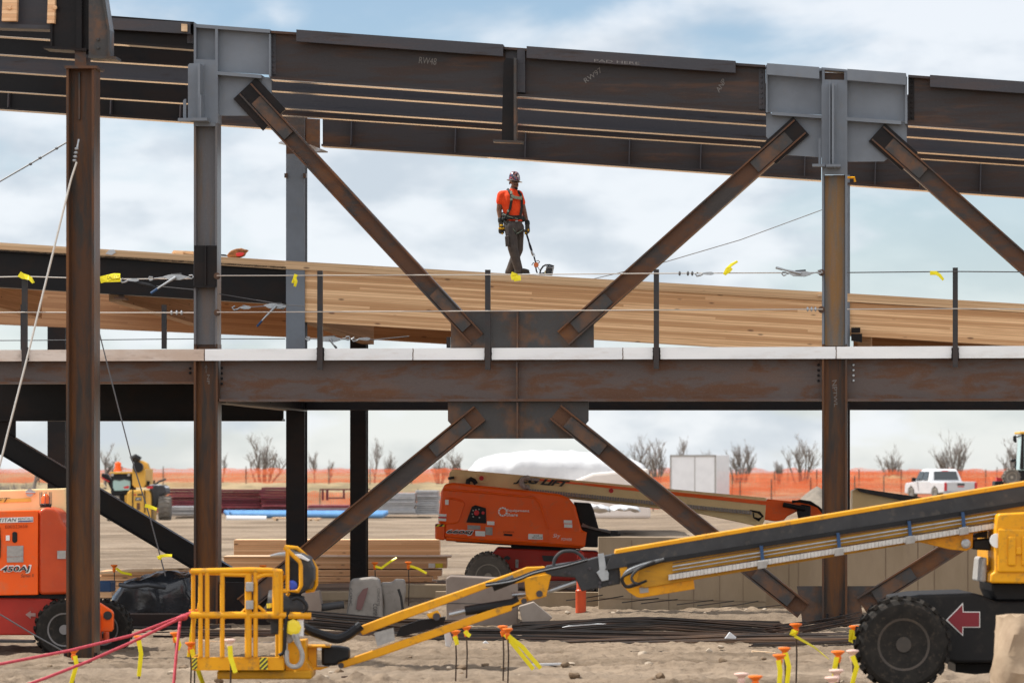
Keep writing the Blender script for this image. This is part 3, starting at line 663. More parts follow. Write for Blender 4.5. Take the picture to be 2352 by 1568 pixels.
m.poly([(203, 128), (266, 130), (266, 136), (203, 134)], .38, f0, at=-.02); bolts(m, [(225, 91), (225, 110)], f0, .02, -.01); m.build('right_bracket', steel_plate, nc)
m = MB(); m.poly([(182, 168), (186, 168), (186, 275), (182, 275)], .04, S0, at=-.06); m.build('rib', steel_plate, nc)
m = MB(); m.poly([(142, 1512), (228, 1512), (228, 1520), (142, 1520)], .6, f0, at=-.1)
for x in (150, 220): m.tube([P(x, 1514, f0 - .05), P(x, 1498, f0 - .05)], .02, 8)
m.build('base_plate', steel_black, nc)
nbm = thing('roof_beam', 'near dark beam end with wooden blocks at the top left corner', 'steel beam', P(60, 64, S0))
m = MB(); m.beam(-80, -70, 64, 118, -60, 66, S0, .34, .05); m.build('i_beam', steel_grey, nbm)
for x0, x1, y1 in ((6, 40, 50), (110, 127, 55)):
    m = MB(); m.poly([(x0 + 3, -30), (x1 + 2, -30), (x1, y1), (x0, y1)], .10, S0 - .19, at=-.06); bolts(m, [(x0 + 16, 18)], S0 - .25, .03, .0); m.build('wood_block', lumber, nbm)

# ================================================================== ROOF DECK, GLULAM
def deck_y(x): return 557 + .0637 * x if x < 655 else 599.5 + (x - 703) * .0596
def slab_poly(q, x0, x1, ya, yb2, s, th): q.poly([(x0, ya(x0)), (x1, ya(x1)), (x1, yb2(x1)), (x0, yb2(x0))], th, s)
q = MB(); slab_poly(q, 700, 1888, lambda x: deck_y(x) + 21, lambda x: 739.5 + (x - 703) * .0605, S2 - .12, .24)
tag(q.build('glulam_beam', glulam), 'long pale laminated timber beam under the roof deck of the braced bay', 'timber beam', 'laminated timber beams')
q = MB(); slab_poly(q, 1952, 2460, lambda x: deck_y(x) + 21, lambda x: 771 + (x - 1953) * .0620, S2 - .12, .24)
tag(q.build('glulam_beam', glulam), 'pale laminated timber beam right of the right column', 'timber beam', 'laminated timber beams')
q = MB(); q.beam(-100, deck_y(-100) + 15, 655, 657, deck_y(657) + 17, 698, S2, .34, .035)
tag(q.build('roof_girder', steel_black), 'black sloping steel girder under the timber deck of the left bay', 'steel beam')
for lab, x0, x1 in (('edge of the timber roof deck over the black girder at the left', -140, 654), ('edge of the timber roof deck the worker stands on', 654, 1905), ('edge of the timber roof deck right of the right column', 1905, 2500)):
    q = MB(); off = 0
    q.poly([(x0, deck_y(x0)), (x1, deck_y(x1)), (x1, deck_y(x1) + 20), (x0, deck_y(x0) + 19)], 17.0, S2 - .17)
    tag(q.build('roof_deck', clt), lab, 'timber deck', 'timber roof deck panels')
# rear laminated beams and joists, seen from below
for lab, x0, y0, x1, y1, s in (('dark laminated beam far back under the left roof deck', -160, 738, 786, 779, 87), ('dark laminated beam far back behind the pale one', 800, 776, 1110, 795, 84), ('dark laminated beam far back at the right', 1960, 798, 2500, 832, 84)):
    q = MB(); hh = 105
    q.poly([(x0, y0 - hh), (x1, y1 - hh), (x1, y1), (x0, y0)], .26, s); tag(q.build('glulam_beam', glulam_shaded), lab, 'timber beam', 'laminated timber beams')
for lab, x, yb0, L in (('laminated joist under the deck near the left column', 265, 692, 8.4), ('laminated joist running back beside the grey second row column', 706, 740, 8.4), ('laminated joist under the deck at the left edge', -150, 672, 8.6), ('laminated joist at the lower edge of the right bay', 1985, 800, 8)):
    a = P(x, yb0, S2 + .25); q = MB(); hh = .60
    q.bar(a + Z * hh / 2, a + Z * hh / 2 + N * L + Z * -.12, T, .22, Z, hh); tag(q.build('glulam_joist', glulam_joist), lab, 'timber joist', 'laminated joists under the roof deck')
q = MB(); q.poly([(1955, 752), (1976, 752), (1976, 764), (1955, 764)], .1, S2 - .3); q.poly([(1955, 766), (1980, 766), (1980, 786), (1955, 782)], .14, S2 - .32); tag(q.build('beam_hanger', steel_black), 'dark steel hanger shoe under the timber beam right of the right column', 'bracket')
q = MB(); q.poly([(262, 681), (290, 683), (290, 688), (262, 686)], .2, S2 - .1, at=0); q.poly([(272, 676), (284, 676), (284, 684), (272, 684)], .1, S2 - .05); tag(q.build('beam_hanger', steel_rust), 'small steel hanger between the black girder and the joist', 'bracket')
# ================================================================== CABLES, POSTS, TAPE
fe = S1 - .20
def post(label, x, yt, yb, s, w_=12, grp='railing posts'):
    r_ = thing('railing_post', label, 'railing post', P(x, yb, s), grp); k = w_ / 2
    q = MB(); q.poly([(x - k, yt), (x + k, yt), (x + k, yb), (x - k, yb)], .012, s, at=-.07)
    q.poly([(x + k - 2, yt), (x + k, yt), (x + k, yb), (x + k - 2, yb)], .07, s, at=-.069); q.build('angle', rail_steel, r_)
    if yb > 810:
        for sg in (-1, 1):
            q = MB()
            for i in range(13): q.ball(P(x + sg * (k + .8), 800 + i * 2.1, s), .010 + random.random() * .008, .016, .015, 6, 4)
            q.build('weld_bead', steel_black, r_)
post('railing post with yellow tape on its top, left of the near column', 58, 641, 842, fe)
post('railing post at the left end of the pale timber beam', 736, 622, 849, fe)
post('railing post in front of the left half of the centre gusset', 1121, 620, 849, fe)
post('railing post between the centre gusset and the right column', 1508, 619, 847, fe)
post('railing post right of the right column', 2194, 615, 843, fe)
post('short far railing post between the near column and the left column', 378, 700, 801, S1 + 8, 11)
post('short far railing post beside the leftmost railing post', 54, 700, 803, S1 + 8, 10)
post('short far railing post behind the left edge of the centre gusset', 1031, 774, 799, S1 + 8, 9)
def cable(label, pts, s, mat=None, r=.008, grp=None, D=None, extra=None, cat='cable'):
    f = (lambda x, y: P(x, y, s)) if D is None else (lambda x, y: Q(x, y, D))
    q = MB(); q.tube([f(*p) for p in pts], r, 6)
    o = q.build('cable', mat or wire); return tag(o, label, cat, grp)
gr = 'railing cables'
sr = fe - .08
cable('upper railing cable of the left bay', [(-40, 637), (60, 635), (155, 638), (260, 641), (440, 640)], sr, grp=gr)
cable('upper railing cable across the braced bay', [(498, 633), (736, 632.5), (1121, 631), (1508, 628), (1890, 626)], sr, grp=gr)
cable('upper railing cable right of the right column', [(1946, 626), (2194, 623.5), (2400, 625)], sr, grp=gr, mat=wire_dark)
cable('middle railing cable of the left bay', [(-40, 718), (60, 717), (260, 718), (445, 718)], sr, grp=gr)
cable('middle railing cable across the braced bay', [(498, 717), (736, 716), (1121, 714), (1508, 712), (1890, 710)], sr, grp=gr)
cable('middle railing cable right of the right column', [(1946, 710), (2194, 709), (2400, 710)], sr, grp=gr)
cable('dark far railing cable seen below the timber roof at the left', [(-40, 782), (155, 781), (440, 778), (655, 778)], S1 + 8, wire_dark, grp=gr)
cable('dark far railing cable behind the second row column', [(700, 778), (860, 780), (940, 772)], S1 + 8, wire_dark, grp=gr)
cable('lower slack cable from the left ratchet to the second row column', [(360, 657), (443, 665), (655, 700), (700, 703)], sr + .3, wire_dark, .006, grp=gr)
cable('pale near guy wire from the near column down to the left edge', [(176, 372), (163, 412), (62, 823), (20, 985), (-6, 1090)], S0 - .26, wire, .014, grp='guy wires')
cable('thin guy wire from the near column down to the dirt by the tarp', [(222, 740), (246, 835), (300, 1045), (345, 1190), (380, 1322)], S0 + 3.0, wire_dark, .009, grp='guy wires')
cable('dark guy wire with clips from the near column to the left edge', [(-30, 434), (60, 382), (155, 326)], S0 - .1, wire_dark, .010, grp='guy wires')
for x, y in ((130, 341), (92, 363), (70, 377)):
    q = MB(); q.ball(P(x, y, S0 - .1), .022, .022, .018, 8, 6)
    tag(q.build('cable_clip', wire_dark), 'dark wire clip on the guy wire at the upper left', 'clip', 'dark clips on the guy wire')
cable('thin guy wire rising behind the upper right brace to the right column', [(1365, 640), (1530, 601), (1700, 551), (1888, 482)], S2 + 1, wire_dark, .007, grp='guy wires')
cable('guy wire running down to the foot of the near column', [(-30, 1392), (75, 1455), (152, 1498)], S0 - 2, wire_dark, .009, grp='guy wires')
# clamp on the near guy wire
q = MB()
for k in range(4): q.ball(P(176 - k * 1.6, 342 + k * 9, S0 - .26), .028, .03, .02, 8, 6)
q.tube([P(181, 320, S0 - .24), P(176, 345, S0 - .26)], .012, 6)
tag(q.build('cable_clamp', galv), 'shiny wire clamps at the top of the pale guy wire', 'clamp')
# ratchet pullers (come-alongs)
def puller(label, body, handle_end, left, right, s, flip=1, grip=blue_d, drum=black_p):
    bx, by = body
    r_ = thing('ratchet_puller', label, 'ratchet puller', P(bx, by, s), 'cable ratchet pullers')
    q = MB(); q.poly([(bx - 26, by - 2), (bx - 12, by - 6), (bx + 14, by - 6), (bx + 26, by - 3), (bx + 26, by + 2), (bx + 12, by + 6), (bx - 14, by + 5)], .012, s, at=-.05)
    q.poly([(bx - 26, by - 2), (bx - 12, by - 6), (bx + 14, by - 6), (bx + 26, by - 3), (bx + 26, by + 2), (bx + 12, by + 6), (bx - 14, by + 5)], .012, s, at=.05); q.build('frame', galv, r_)
    q = MB(); q.tube([P(bx - 9, by - 2, s), P(bx + 15, by - 4, s)], .04, 10); q.build('drum', drum, r_)
    q = MB(); hx, hy = handle_end; q.tube([P(bx + 4, by, s) - N * .08, P(bx + (hx - bx) * .6, by + (hy - by) * .6, s) - N * .08, P(hx, hy, s) - N * .08], [.022, .014, .012], 8); q.build('handle', galv, r_)
    q = MB(); q.tube([P(bx + (hx - bx) * .72, by + (hy - by) * .72, s) - N * .081, P(hx, hy, s) - N * .081], .018, 8); q.build('grip', grip, r_)
    for nm_, (x, y) in (('hook', left), ('hook', right)):
        q = MB(); sg = 1 if x > bx else -1
        q.tube([P(bx + sg * 24, by, s), P(x - sg * 6, y, s)], .008, 6)
        q.tube([P(x - sg * 6, y - 3, s), P(x + sg * 2, y - 4, s), P(x + sg * 4, y, s), P(x, y + 4, s), P(x - sg * 6, y + 2, s)], .012, 6); q.build(nm_, galv, r_)
puller('silver ratchet puller with a long handle on the upper cable left of the left column', (402, 637), (349, 674), (345, 640), (440, 636), sr - .02)
puller('small ratchet puller with its handle up on the upper cable left of the right column', (1836, 629), (1782, 615), (1800, 629), (1884, 625), sr - .02, grip=galv)
puller('ratchet puller hanging below the black girder beside the second row column', (632, 703), (592, 750), (560, 706), (650, 706), S2 - 1.5)
puller('dark ratchet puller on the far cable beside the second row column', (755, 779), (775, 800), (706, 778), (800, 777), S1 + 7.9, grip=wire_dark)
def hook(label, x, y, s, sg=1, mat=None):
    q = MB(); q.tube([P(x - sg * 12, y - 3, s), P(x - sg * 19, y, s), P(x - sg * 14, y + 6, s), P(x - sg * 6, y + 4, s), P(x, y, s)], .014, 8)
    q.loft([[P(x + sg * a, y + b_ * .5, s) - N * .015, P(x + sg * a, y - b_ * .5, s) - N * .015, P(x + sg * a, y - b_ * .5, s) + N * .015, P(x + sg * a, y + b_ * .5, s) + N * .015] for a, b_ in ((0, 4), (8, 6), (18, 7.5), (24, 4))])
    return tag(q.build('cable_hook', mat or galv), label, 'hook', 'cable hooks')
hook('pale hook block on the upper cable right of the upper right brace', 1615, 628, sr - .02, 1)
hook('shiny pulley hook on the upper cable next to the left ratchet', 295, 643, sr - .02, 1)
hook('white pulley hook under the black girder by the left column', 552, 706, S2 - 1.6, 1)
hook('dark hook on the far cable left of the third row column', 826, 778, S1 + 7.9, 1)
q = MB(); q.tube([P(306, 646, sr - .02), P(324, 652, sr - .02), P(345, 656, sr - .02), P(362, 662, sr - .02)], [.012, .032, .03, .01], 8)
tag(q.build('turnbuckle', black_p), 'black turnbuckle below the yellow tape on the left cable', 'turnbuckle')
for lab, pts, s, mt in (('one of three bright wire clips on the middle cable left of the left column', [(394, 718), (406, 718), (417, 718)], sr, galv), ('one of three bright wire clips on the middle cable left of the right column', [(1855, 710), (1864, 710), (1873, 710)], sr, galv), ('one of three dark wire clips on the upper cable beside the upper right brace', [(1561, 628), (1580, 628), (1590, 628)], sr, wire_dark)):
    for x, y in pts:
        q = MB(); q.ball(P(x, y, s), .018, .02, .035, 8, 6); tag(q.build('cable_clip', mt), lab, 'clip', 'wire clips ' + lab.split(' on ')[1])
for x, y in ((1887, 626), (1887, 711), (499, 634), (499, 718)):
    q = MB(); q.lathe(P(x, y, fe - .02), N, [(.05, -.02), (.05, .02)], 10); q.lathe(P(x + 1, y, fe - .05), N, [(.03, -.02), (.03, .02)], 8)
    tag(q.build('eye_bolt', steel_rust), {1887626: 'eye bolt for the upper cable on the right column', 1887711: 'eye bolt for the middle cable on the right column', 499634: 'eye bolt for the upper cable on the left column', 499718: 'eye bolt for the middle cable on the left column'}[x * 1000 + y], 'eye bolt', 'eye bolts on the columns')
# yellow caution tape
def ribbon(q, f, pts, wd, tw=.6):
    ps = [f(*p) for p in pts]; rings = []
    for i, p in enumerate(ps):
        d = (ps[min(i+1, len(ps)-1)] - ps[max(i-1, 0)]).normalized(); a = tw * i
        nrm = d.cross(Y).normalized(); u = nrm * math.cos(a * .5) + Y * math.sin(a * .5); b_ = d.cross(u).normalized() * .002
        h = u * wd / 2; rings.append([p - h - b_, p + h - b_, p + h + b_, p - h + b_])
    q.loft(rings)
def flag(label, pts, s=None, D=None, wd=.07, more=None, text=None):
    f = (lambda x, y: P(x, y, s)) if s is not None else (lambda x, y: Q(x, y, D))
    r_ = thing('caution_tape', label, 'tape', f(*pts[0]), 'yellow caution tape pieces')
    q = MB(); ribbon(q, f, pts, wd); 
    for mpts in more or []: ribbon(q, f, mpts, wd * .8)
    q.build('ribbon', tape, r_)
    if text: lettering(text[0], f(*text[1]) - Y * .03, f(*text[2]) - Y * .03, f(*text[3]) - Y * .03, ink, r_)
flag('yellow tape folded over the leftmost railing post', [(44, 629), (52, 634), (64, 637), (70, 640), (77, 650)], sr - .05, wd=.085)
flag('printed yellow caution tape tied to the left cable behind the near column', [(230, 643), (245, 639), (262, 634), (276, 633)], sr - .05, wd=.10, more=[[(232, 642), (252, 642), (277, 642)]], text=('CAUTION', (246, 642), (275, 640), (247, 632)))
flag('small yellow tape on the cable in front of the second row column', [(680, 630), (677, 638), (680, 646), (677, 658)], sr - .05, wd=.05, more=[[(681, 631), (674, 644), (672, 650)]])
flag('yellow tape knot on the cable below the worker', [(1183, 627), (1180, 634), (1182, 642)], sr - .05, wd=.10, more=[[(1180, 640), (1196, 638)]])
flag('yellow tape blowing up from the cable right of the upper right brace', [(1664, 631), (1670, 618), (1680, 608), (1694, 600)], sr - .05, wd=.05, more=[[(1664, 630), (1676, 622), (1681, 616)]])
flag('yellow tape hanging from the cable beside the rightmost railing post', [(2136, 627), (2150, 627), (2158, 632), (2167, 643)], sr - .05, wd=.06)
flag('yellow tape on the guy wire in front of the yellow handler', [(333, 1160), (344, 1163), (360, 1169)], D=54, wd=.045)
flag('yellow tape bow on the guy wire above the black tarp', [(362, 1281), (372, 1276), (366, 1284)], D=54.2, wd=.05, more=[[(366, 1277), (380, 1275), (395, 1275)]])

# ================================================================== STUFF ON THE ROOF
q = MB(); q.poly([(394, 581), (399, 575), (443, 577), (443, 584)], .3, S2 + .2); q.poly([(402, 577), (420, 578), (420, 586), (402, 584)], .2, S2 + .1)
tag(q.build('wood_offcut', lumber_b), 'small timber offcuts on the roof deck left of the left column', 'offcut')
t5 = tile(0, 700)
tb_ = thing('tool_bag', 'slumped orange brown bag on the roof deck right of the left column', 'bag', P(535, 589, S2 + .1))
q = MB(); q.poly([t5(1978, 672), t5(2000, 640), t5(2022, 622), t5(2060, 608), t5(2110, 602), t5(2138, 612), t5(2166, 616), t5(2140, 642), t5(2128, 668), t5(2090, 682), t5(2000, 684)], .22, S2 + .05); q.build('bag', paint('bag_orange', (.36, .16, .06), (.16, .07, .03), .75, 11, bump=.5, bs=20), tb_, .04, seg=3)
q = MB(); q.poly([t5(2060, 650), t5(2100, 640), t5(2140, 645), t5(2120, 672), t5(2070, 674)], .03, S2 + .02); q.build('red_strap', red_l, tb_, .01)
q = MB(); q.poly([t5(1920, 655), t5(1975, 658), t5(1980, 672), t5(1920, 668)], .15, S2 + .08); q.build('dark_flap', black_p, tb_, .02)
q = MB(); q.prism([P(242, 583, S2 - .19), P(250, 574, S2 - .19), P(262, 573, S2 - .19), P(266, 580, S2 - .19), P(256, 586, S2 - .19)], N * .01); tag(q.build('plastic_scrap', tarp_w), 'white scrap of plastic stuck on the edge of the roof deck', 'plastic scrap')
q = MB(); q.poly([(1061, 629), (1082, 629), (1082, 635), (1061, 635)], .004, S2 - .135); tag(q.build('paper_label', white_l), 'small white label stapled to the pale timber beam', 'label')
q = MB(); q.poly([(1878, 674), (1888, 674), (1888, 681), (1878, 681)], .1, S2 - .2); tag(q.build('wood_block', lumber_b), 'small pale block at the right end of the timber beam', 'wood block')

# ================================================================== REBAR STAKES WITH CAPS
def stake(label, x, yc, D, mat, tp=None, yb=None, wcap=None):
    g = G(x, D); top = Q(x, yc, D)
    r_ = thing('rebar_stake', label, 'rebar stake', g, 'capped rebar stakes')
    q = MB(); q.tube([g - Z * .05, V((g.x + (top.x - g.x) * .5 + .01, D, (g.z + top.z) / 2)), top], .009, 6); q.build('rod', rebar_m, r_)
    q = MB(); k = 1.0 if wcap is None else wcap; q.lathe(top - Z * .05, Z, [(.018 * k, -.05), (.03 * k, 0), (.022 * k, .02), (.05 * k, .05), (.058 * k, .055), (.055 * k, .068), (.03, .072)], 14); q.build('cap', mat, r_)
    if tp:
        q = MB()
        for pts in tp: ribbon(q, lambda a, b_: Q(a, b_, D - .06), pts, .042 * (1.2 if D < 48 else 1))
        q.build('tape_tail', tape, r_)
stake('orange capped stake behind the blue box, tape blowing right', 262, 1299, 67, orange_cap, [[(266, 1304), (280, 1314), (303, 1319)]])
stake('orange capped stake under the pink rope at the near column foot', 169, 1494, 46.5, orange_cap, [[(172, 1505), (176, 1525), (166, 1560), (160, 1580)]])
stake('orange capped stake between the two pink ropes', 319, 1463, 47.5, orange_cap, [[(319, 1470), (324, 1500), (319, 1552)]])
stake('tilted orange capped stake near the rope knot', 402, 1455, 47.5, orange_cap, [[(405, 1462), (412, 1480), (408, 1492)]])
stake('orange capped stake at the corner of the yellow basket with ropes tied to it', 446, 1403, 45, orange_cap, [[(446, 1415), (442, 1450), (434, 1508)]])
stake('stake with long yellow tape in front of the left corner of the basket', 437, 1478, 44.6, orange_cap, [[(440, 1490), (452, 1530), (470, 1580)]])
stake('pale capped stake in front of the yellow basket', 528, 1471, 42.5, pale_cap, [[(528, 1482), (530, 1510), (541, 1544)]])
stake('orange capped stake behind the yellow basket', 604, 1300, 64, orange_cap)
stake('orange capped stake before the lumber with tape blowing up', 861, 1293, 67, orange_cap, [[(862, 1300), (876, 1304), (895, 1290), (911, 1280)]])
stake('orange capped stake before the lumber with tape hanging right', 938, 1292, 67, orange_cap, [[(942, 1299), (960, 1305), (980, 1316)]])
stake('orange capped stake with a white scrap below the jib', 1046, 1451, 46.5, orange_cap, [[(1044, 1460), (1048, 1470), (1050, 1480)]])
stake('orange capped stake with a short bow below the jib', 1071, 1441, 47.5, orange_cap, [[(1068, 1448), (1073, 1455), (1080, 1460)]])
stake('first orange capped stake with long crossing tapes', 1155, 1440, 46.5, orange_cap, [[(1160, 1455), (1180, 1480), (1225, 1536)]])
stake('second orange capped stake with long crossing tapes', 1166, 1446, 46.2, orange_cap, [[(1168, 1460), (1200, 1485), (1242, 1534)]])
stake('orange capped stake right of the right column, tape swept right', 1828, 1435, 46, orange_cap, [[(1818, 1458), (1822, 1448), (1830, 1450), (1826, 1460), (1870, 1485), (1904, 1513)]], wcap=1.2)
stake('orange capped stake left of the big tyre', 1962, 1440, 46, orange_cap, [[(1956, 1445), (1954, 1470), (1966, 1474)], [(1966, 1448), (1962, 1475)]])
stake('orange capped stake, rear one of the close pair at the bottom', 1802, 1490, 42.6, orange_cap, [[(1804, 1498), (1812, 1530), (1806, 1590)]], wcap=1.1)
stake('orange capped stake, front one of the close pair at the bottom', 1790, 1506, 41.8, orange_cap, [[(1788, 1515), (1792, 1540), (1788, 1600)]], wcap=1.15)
stake('orange capped stake before the big tyre, right of the close pair', 1925, 1498, 42.0, orange_cap, [[(1922, 1508), (1916, 1540), (1920, 1590)]], wcap=1.2)
stake('pale capped stake beside the big tyre', 1958, 1496, 41.8, pale_cap, [[(1958, 1505), (1968, 1530), (1952, 1590)]], wcap=1.1)
stake('pale capped stake at the bottom edge below the big tyre', 1921, 1541, 39.6, pale_cap, wcap=1.2)
stake('orange capped stake with a pale top at the bottom edge', 1911, 1558, 39.0, pale_cap, wcap=1.2)
stake('white capped stake at the bottom edge, left of the pair', 1703, 1549, 39.5, pale_cap, wcap=1.2)
stake('low orange capped stake at the bottom edge beside a white one', 1735, 1555, 39.2, orange_cap, wcap=1.2)
# pink ropes
def rope(label, pts, D0, D1):
    q = MB(); n_ = len(pts) - 1; q.tube([Q(x, y, D0 + (D1 - D0) * i / n_) for i, (x, y) in enumerate(pts)], .016, 8); tag(q.build('rope', ropem), label, 'rope', 'pink ropes')
rope('upper pink rope from the left edge to the stake by the basket', [(-30, 1530), (160, 1493), (300, 1459), (400, 1421), (447, 1403)], 44, 44.9)
rope('lower pink rope from the bottom edge to the stake by the basket', [(30, 1583), (100, 1558), (200, 1519), (300, 1475), (400, 1426), (445, 1405)], 43.6, 44.8)
rope('pink rope end hanging from the knot to the ground', [(414, 1424), (412, 1440), (405, 1500), (398, 1580)], 44.5, 44.0)
q = MB(); q.ball(Q(421, 1417, 44.5), .05, .04, .035, 10, 8); q.ball(Q(412, 1420, 44.4), .035, .03, .03, 10, 8); tag(q.build('rope_knot', ropem), 'knot where the pink ropes meet', 'knot')
# ================================================================== THE YELLOW BOOM LIFT IN FRONT
LD = 44.4
lf = thing('boom_lift', 'yellow boom lift in the foreground, boom laid low and work basket at the left', 'boom lift', G(2079, LD))
za, zb7, z8 = tile(1000, 1967), tile(2000, 1967), tile(3000, 1967)
z7 = tile(700, 2050, 2.5417)
LB = LD - .35
# boom
bt = lambda x: 1262 - (x - 1416) * .1672                 # top edge of the outer boom
q = MB(); q.poly([(1424, bt(1424) + 9), (2450, bt(2450) + 9), (2450, bt(2450) + 99), (1480, 1350), (1440, 1330)], .42, D=LB); boom = q.build('outer_boom', yel_dusty, lf, .01)
q = MB(); q.poly([(1414, bt(1414)), (2450, bt(2450)), (2450, bt(2450) + 10), (1412, bt(1412) + 9)], .46, D=LB, at=-.03); q.build('top_strip', yel, lf, .006)
q = MB(); q.poly([(1404, bt(1404) + 8), (2450, bt(2450) + 11), (2450, bt(2450) + 50), (1390, bt(1390) + 42)], .03, D=LB, at=-.025); q.build('side_cover', grey_b, lf, .004)
q = MB(); q.poly([(1440, bt(1440) + 36), (2450, bt(2450) + 46), (2450, bt(2450) + 57), (1440, bt(1440) + 46)], .02, D=LB, at=-.03); q.build('dark_strip', black_p, lf)
# hydraulic lines along the boom
for k in range(4):
    q = MB(); o1 = 50 + k * 8.2; q.tube([Q(1545, bt(1545) + o1 + 2, LB - .04), Q(2290, bt(2290) + o1 + 6, LB - .04)], .006 if k != 1 else .009, 8); q.build('hydraulic_line', galv if k in (1, 2) else steel_rust, lf)
q = MB(); n_ = 92
for i in range(n_):
    x = 1535 + (2285 - 1535) * i / n_; x2 = x + 750 / n_ * .93
    f = lambda v: 1331 - (v - 1535) * .1585
    q.poly([(x, f(x) - 12), (x2, f(x2) - 12), (x2, f(x2)), (x, f(x))], .08, D=LB, at=-.10 - (.005 if i % 3 else 0))
q.poly([(1535, 1324), (2285, 1324 - 118), (2285, 1324 - 113), (1535, 1329)], .04, D=LB, at=-.06)
q.build('cable_carrier', paint('carrier', (.62, .60, .57), (.5, .48, .45), .5, 20, dirt=(.3, .28, .25)), lf)
for x, y0 in ((1745, 1170 + 27), (1537 + 205, 0), (1922, 0), (2006 + 84, 0), (2307, 0)):
    pass
for x in (1552 + 176 + 20, 2021 - 100, 2110 + 15, 1768 - 4 - 210 + 190, 1849):
    pass
for x in (1748, 1766 + 158, 2087, 2210):
    y = bt(x) + 46; q = MB(); q.poly([(x - 4, y), (x + 3, y), (x + 7, y + 38), (x - 1, y + 38)], .05, D=LB, at=-.09); q.build('hose_clamp', blue_d, lf)
    q = MB(); q.poly([(x - 9, y + 36), (x + 12, y + 33), (x + 12, y + 50), (x - 9, y + 53)], .12, D=LB, at=-.13); q.build('carrier_bracket', grey_l, lf, .004)
# lower lug of the outer boom, lift cylinder lug
q = MB(); q.poly([zb7(975, 720), zb7(1590, 650), zb7(1600, 745), zb7(1125, 822), zb7(1090, 815), zb7(1020, 770)], .36, D=LB, at=.03); q.build('boom_lug', yel, lf, .008)
q = MB(); q.poly([zb7(1115, 735), zb7(1192, 722), zb7(1196, 772), zb7(1120, 782)], .006, D=LB, at=.022); q.build('number_plate', grey_l, lf)
q = MB(); q.poly([z8(1300, 330), z8(1800, 250), z8(1795, 385), z8(1740, 412), z8(1600, 400), z8(1400, 350)], .30, D=LB, at=.05); q.build('cylinder_lug', yel, lf, .008)
q = MB(); q.lathe(Q(*z8(1730, 348), LB + .05), -Y, [(.05, 0), (.05, .03), (.03, .035)], 16); q.build('pin', galv, lf)
q = MB(); q.poly([z8(1800, 315), z8(1960, 300), z8(1960, 410), z8(1800, 400)], .25, D=LB, at=.1); q.build('lift_cylinder', black_p, lf, .02)
# telescoping section end and knuckle
q = MB(); q.poly([zb7(300, 545), zb7(660, 490), zb7(740, 468), zb7(935, 432), zb7(950, 700), zb7(610, 766), zb7(552, 645), zb7(330, 632), zb7(290, 600)], .34, D=LB, at=.05); q.build('knuckle', grey_b, lf, .012)
q = MB(); q.poly([zb7(752, 440), zb7(803, 430), zb7(828, 560), zb7(848, 610), zb7(846, 665), zb7(786, 678), zb7(740, 600), zb7(765, 580)], .03, D=LB, at=.015); q.build('bracket', galv, lf, .004)
for x, y in ((500, 612), (465, 600), (680, 565), (770, 690), (860, 690), (770, 725)):
    q = MB(); q.lathe(Q(*zb7(x, y), LB + .05), -Y, [(.017, 0), (.017, .02), (.01, .022)], 10); q.build('bolt', steel_grey, lf)
q = MB(); q.poly([zb7(935, 515), zb7(1345, 440), zb7(1330, 500), zb7(1120, 560), zb7(1090, 680), zb7(965, 720)], .03, D=LB, at=-.01); q.build('end_plate', yel, lf)
def hose(pts, r, mat, name='hose', D=LB - .06):
    q = MB(); ps = [Q(x, y, D) for x, y in pts]
    # round the corners with a Catmull curve
    out = []
    for i in range(len(ps) - 1):
        p0, p1, p2, p3 = ps[max(i-1, 0)], ps[i], ps[i+1], ps[min(i+2, len(ps)-1)]
        for k in range(6):
            t = k / 6; out.append(.5 * ((2*p1) + (p2 - p0) * t + (2*p0 - 5*p1 + 4*p2 - p3) * t*t + (3*p1 - p0 - 3*p2 + p3) * t**3))
    out.append(ps[-1]); q.tube(out, r, 8); return q.build(name, mat, lf)
for k in range(5):
    g_ = k * 9
    hose([zb7(1330, 480 + g_ * .4), zb7(1150, 520 + g_), zb7(1010, 580 + g_), zb7(970 - k * 3, 660), zb7(1000, 715 + k * 3), zb7(1080, 705 + k * 2), zb7(1180, 670)], .013, (black_p, galv, black_p, grey_b, black_p)[k], D=LB - .08 - k * .012)
hose([zb7(1250, 500), zb7(1120, 560), zb7(1050, 630), zb7(1060, 680), zb7(1100, 700)], .014, grey_b, D=LB - .15)
hose([zb7(365, 560), zb7(375, 480), zb7(440, 420), zb7(540, 415), zb7(600, 450), zb7(625, 480)], .017, grey_b)
for k in range(3): hose([za(2010, 1150 - 430 + k * 9 - 40 + 20), zb7(0, 668 + k * 10 - 5), zb7(200, 590 + k * 9), zb7(450, 535 + k * 8), zb7(660, 480 + k * 6)], .013, (black_p, galv, black_p)[k], D=LB - .10)
# fly jib
q = MB(); q.poly([za(880, 1085), za(1200, 962), zb7(0, 605), zb7(130, 556), zb7(290, 550), zb7(310, 640), zb7(0, 705), za(2060, 725), za(930, 1150)], .24, D=LB, at=.08); q.build('jib_upper_arm', yel, lf, .010)
q = MB(); q.poly([za(710, 1392), za(1090, 1260), za(2240, 862), zb7(130, 812), zb7(150, 850), zb7(0, 905), za(2240, 935), za(1060, 1345), za(760, 1440), za(725, 1430)], .20, D=LB, at=.10); q.build('jib_lower_arm', yel, lf, .010)
q = MB(); q.poly([zb7(105, 648), zb7(350, 605), zb7(300, 812), zb7(150, 850), zb7(120, 800)], .30, D=LB, at=.05); q.build('jib_head', yel, lf, .01)
for c_, r_ in ((Q(*zb7(240, 785), LB + .05), .035), (Q(*zb7(105, 848), LB + .1), .03), (Q(*za(745, 1412), LB + .1), .03), (Q(*za(1580, 985), LB + .06), .04)):
    q = MB(); q.lathe(c_, -Y, [(r_, 0), (r_, .02)], 14); q.build('pin', steel_grey, lf)
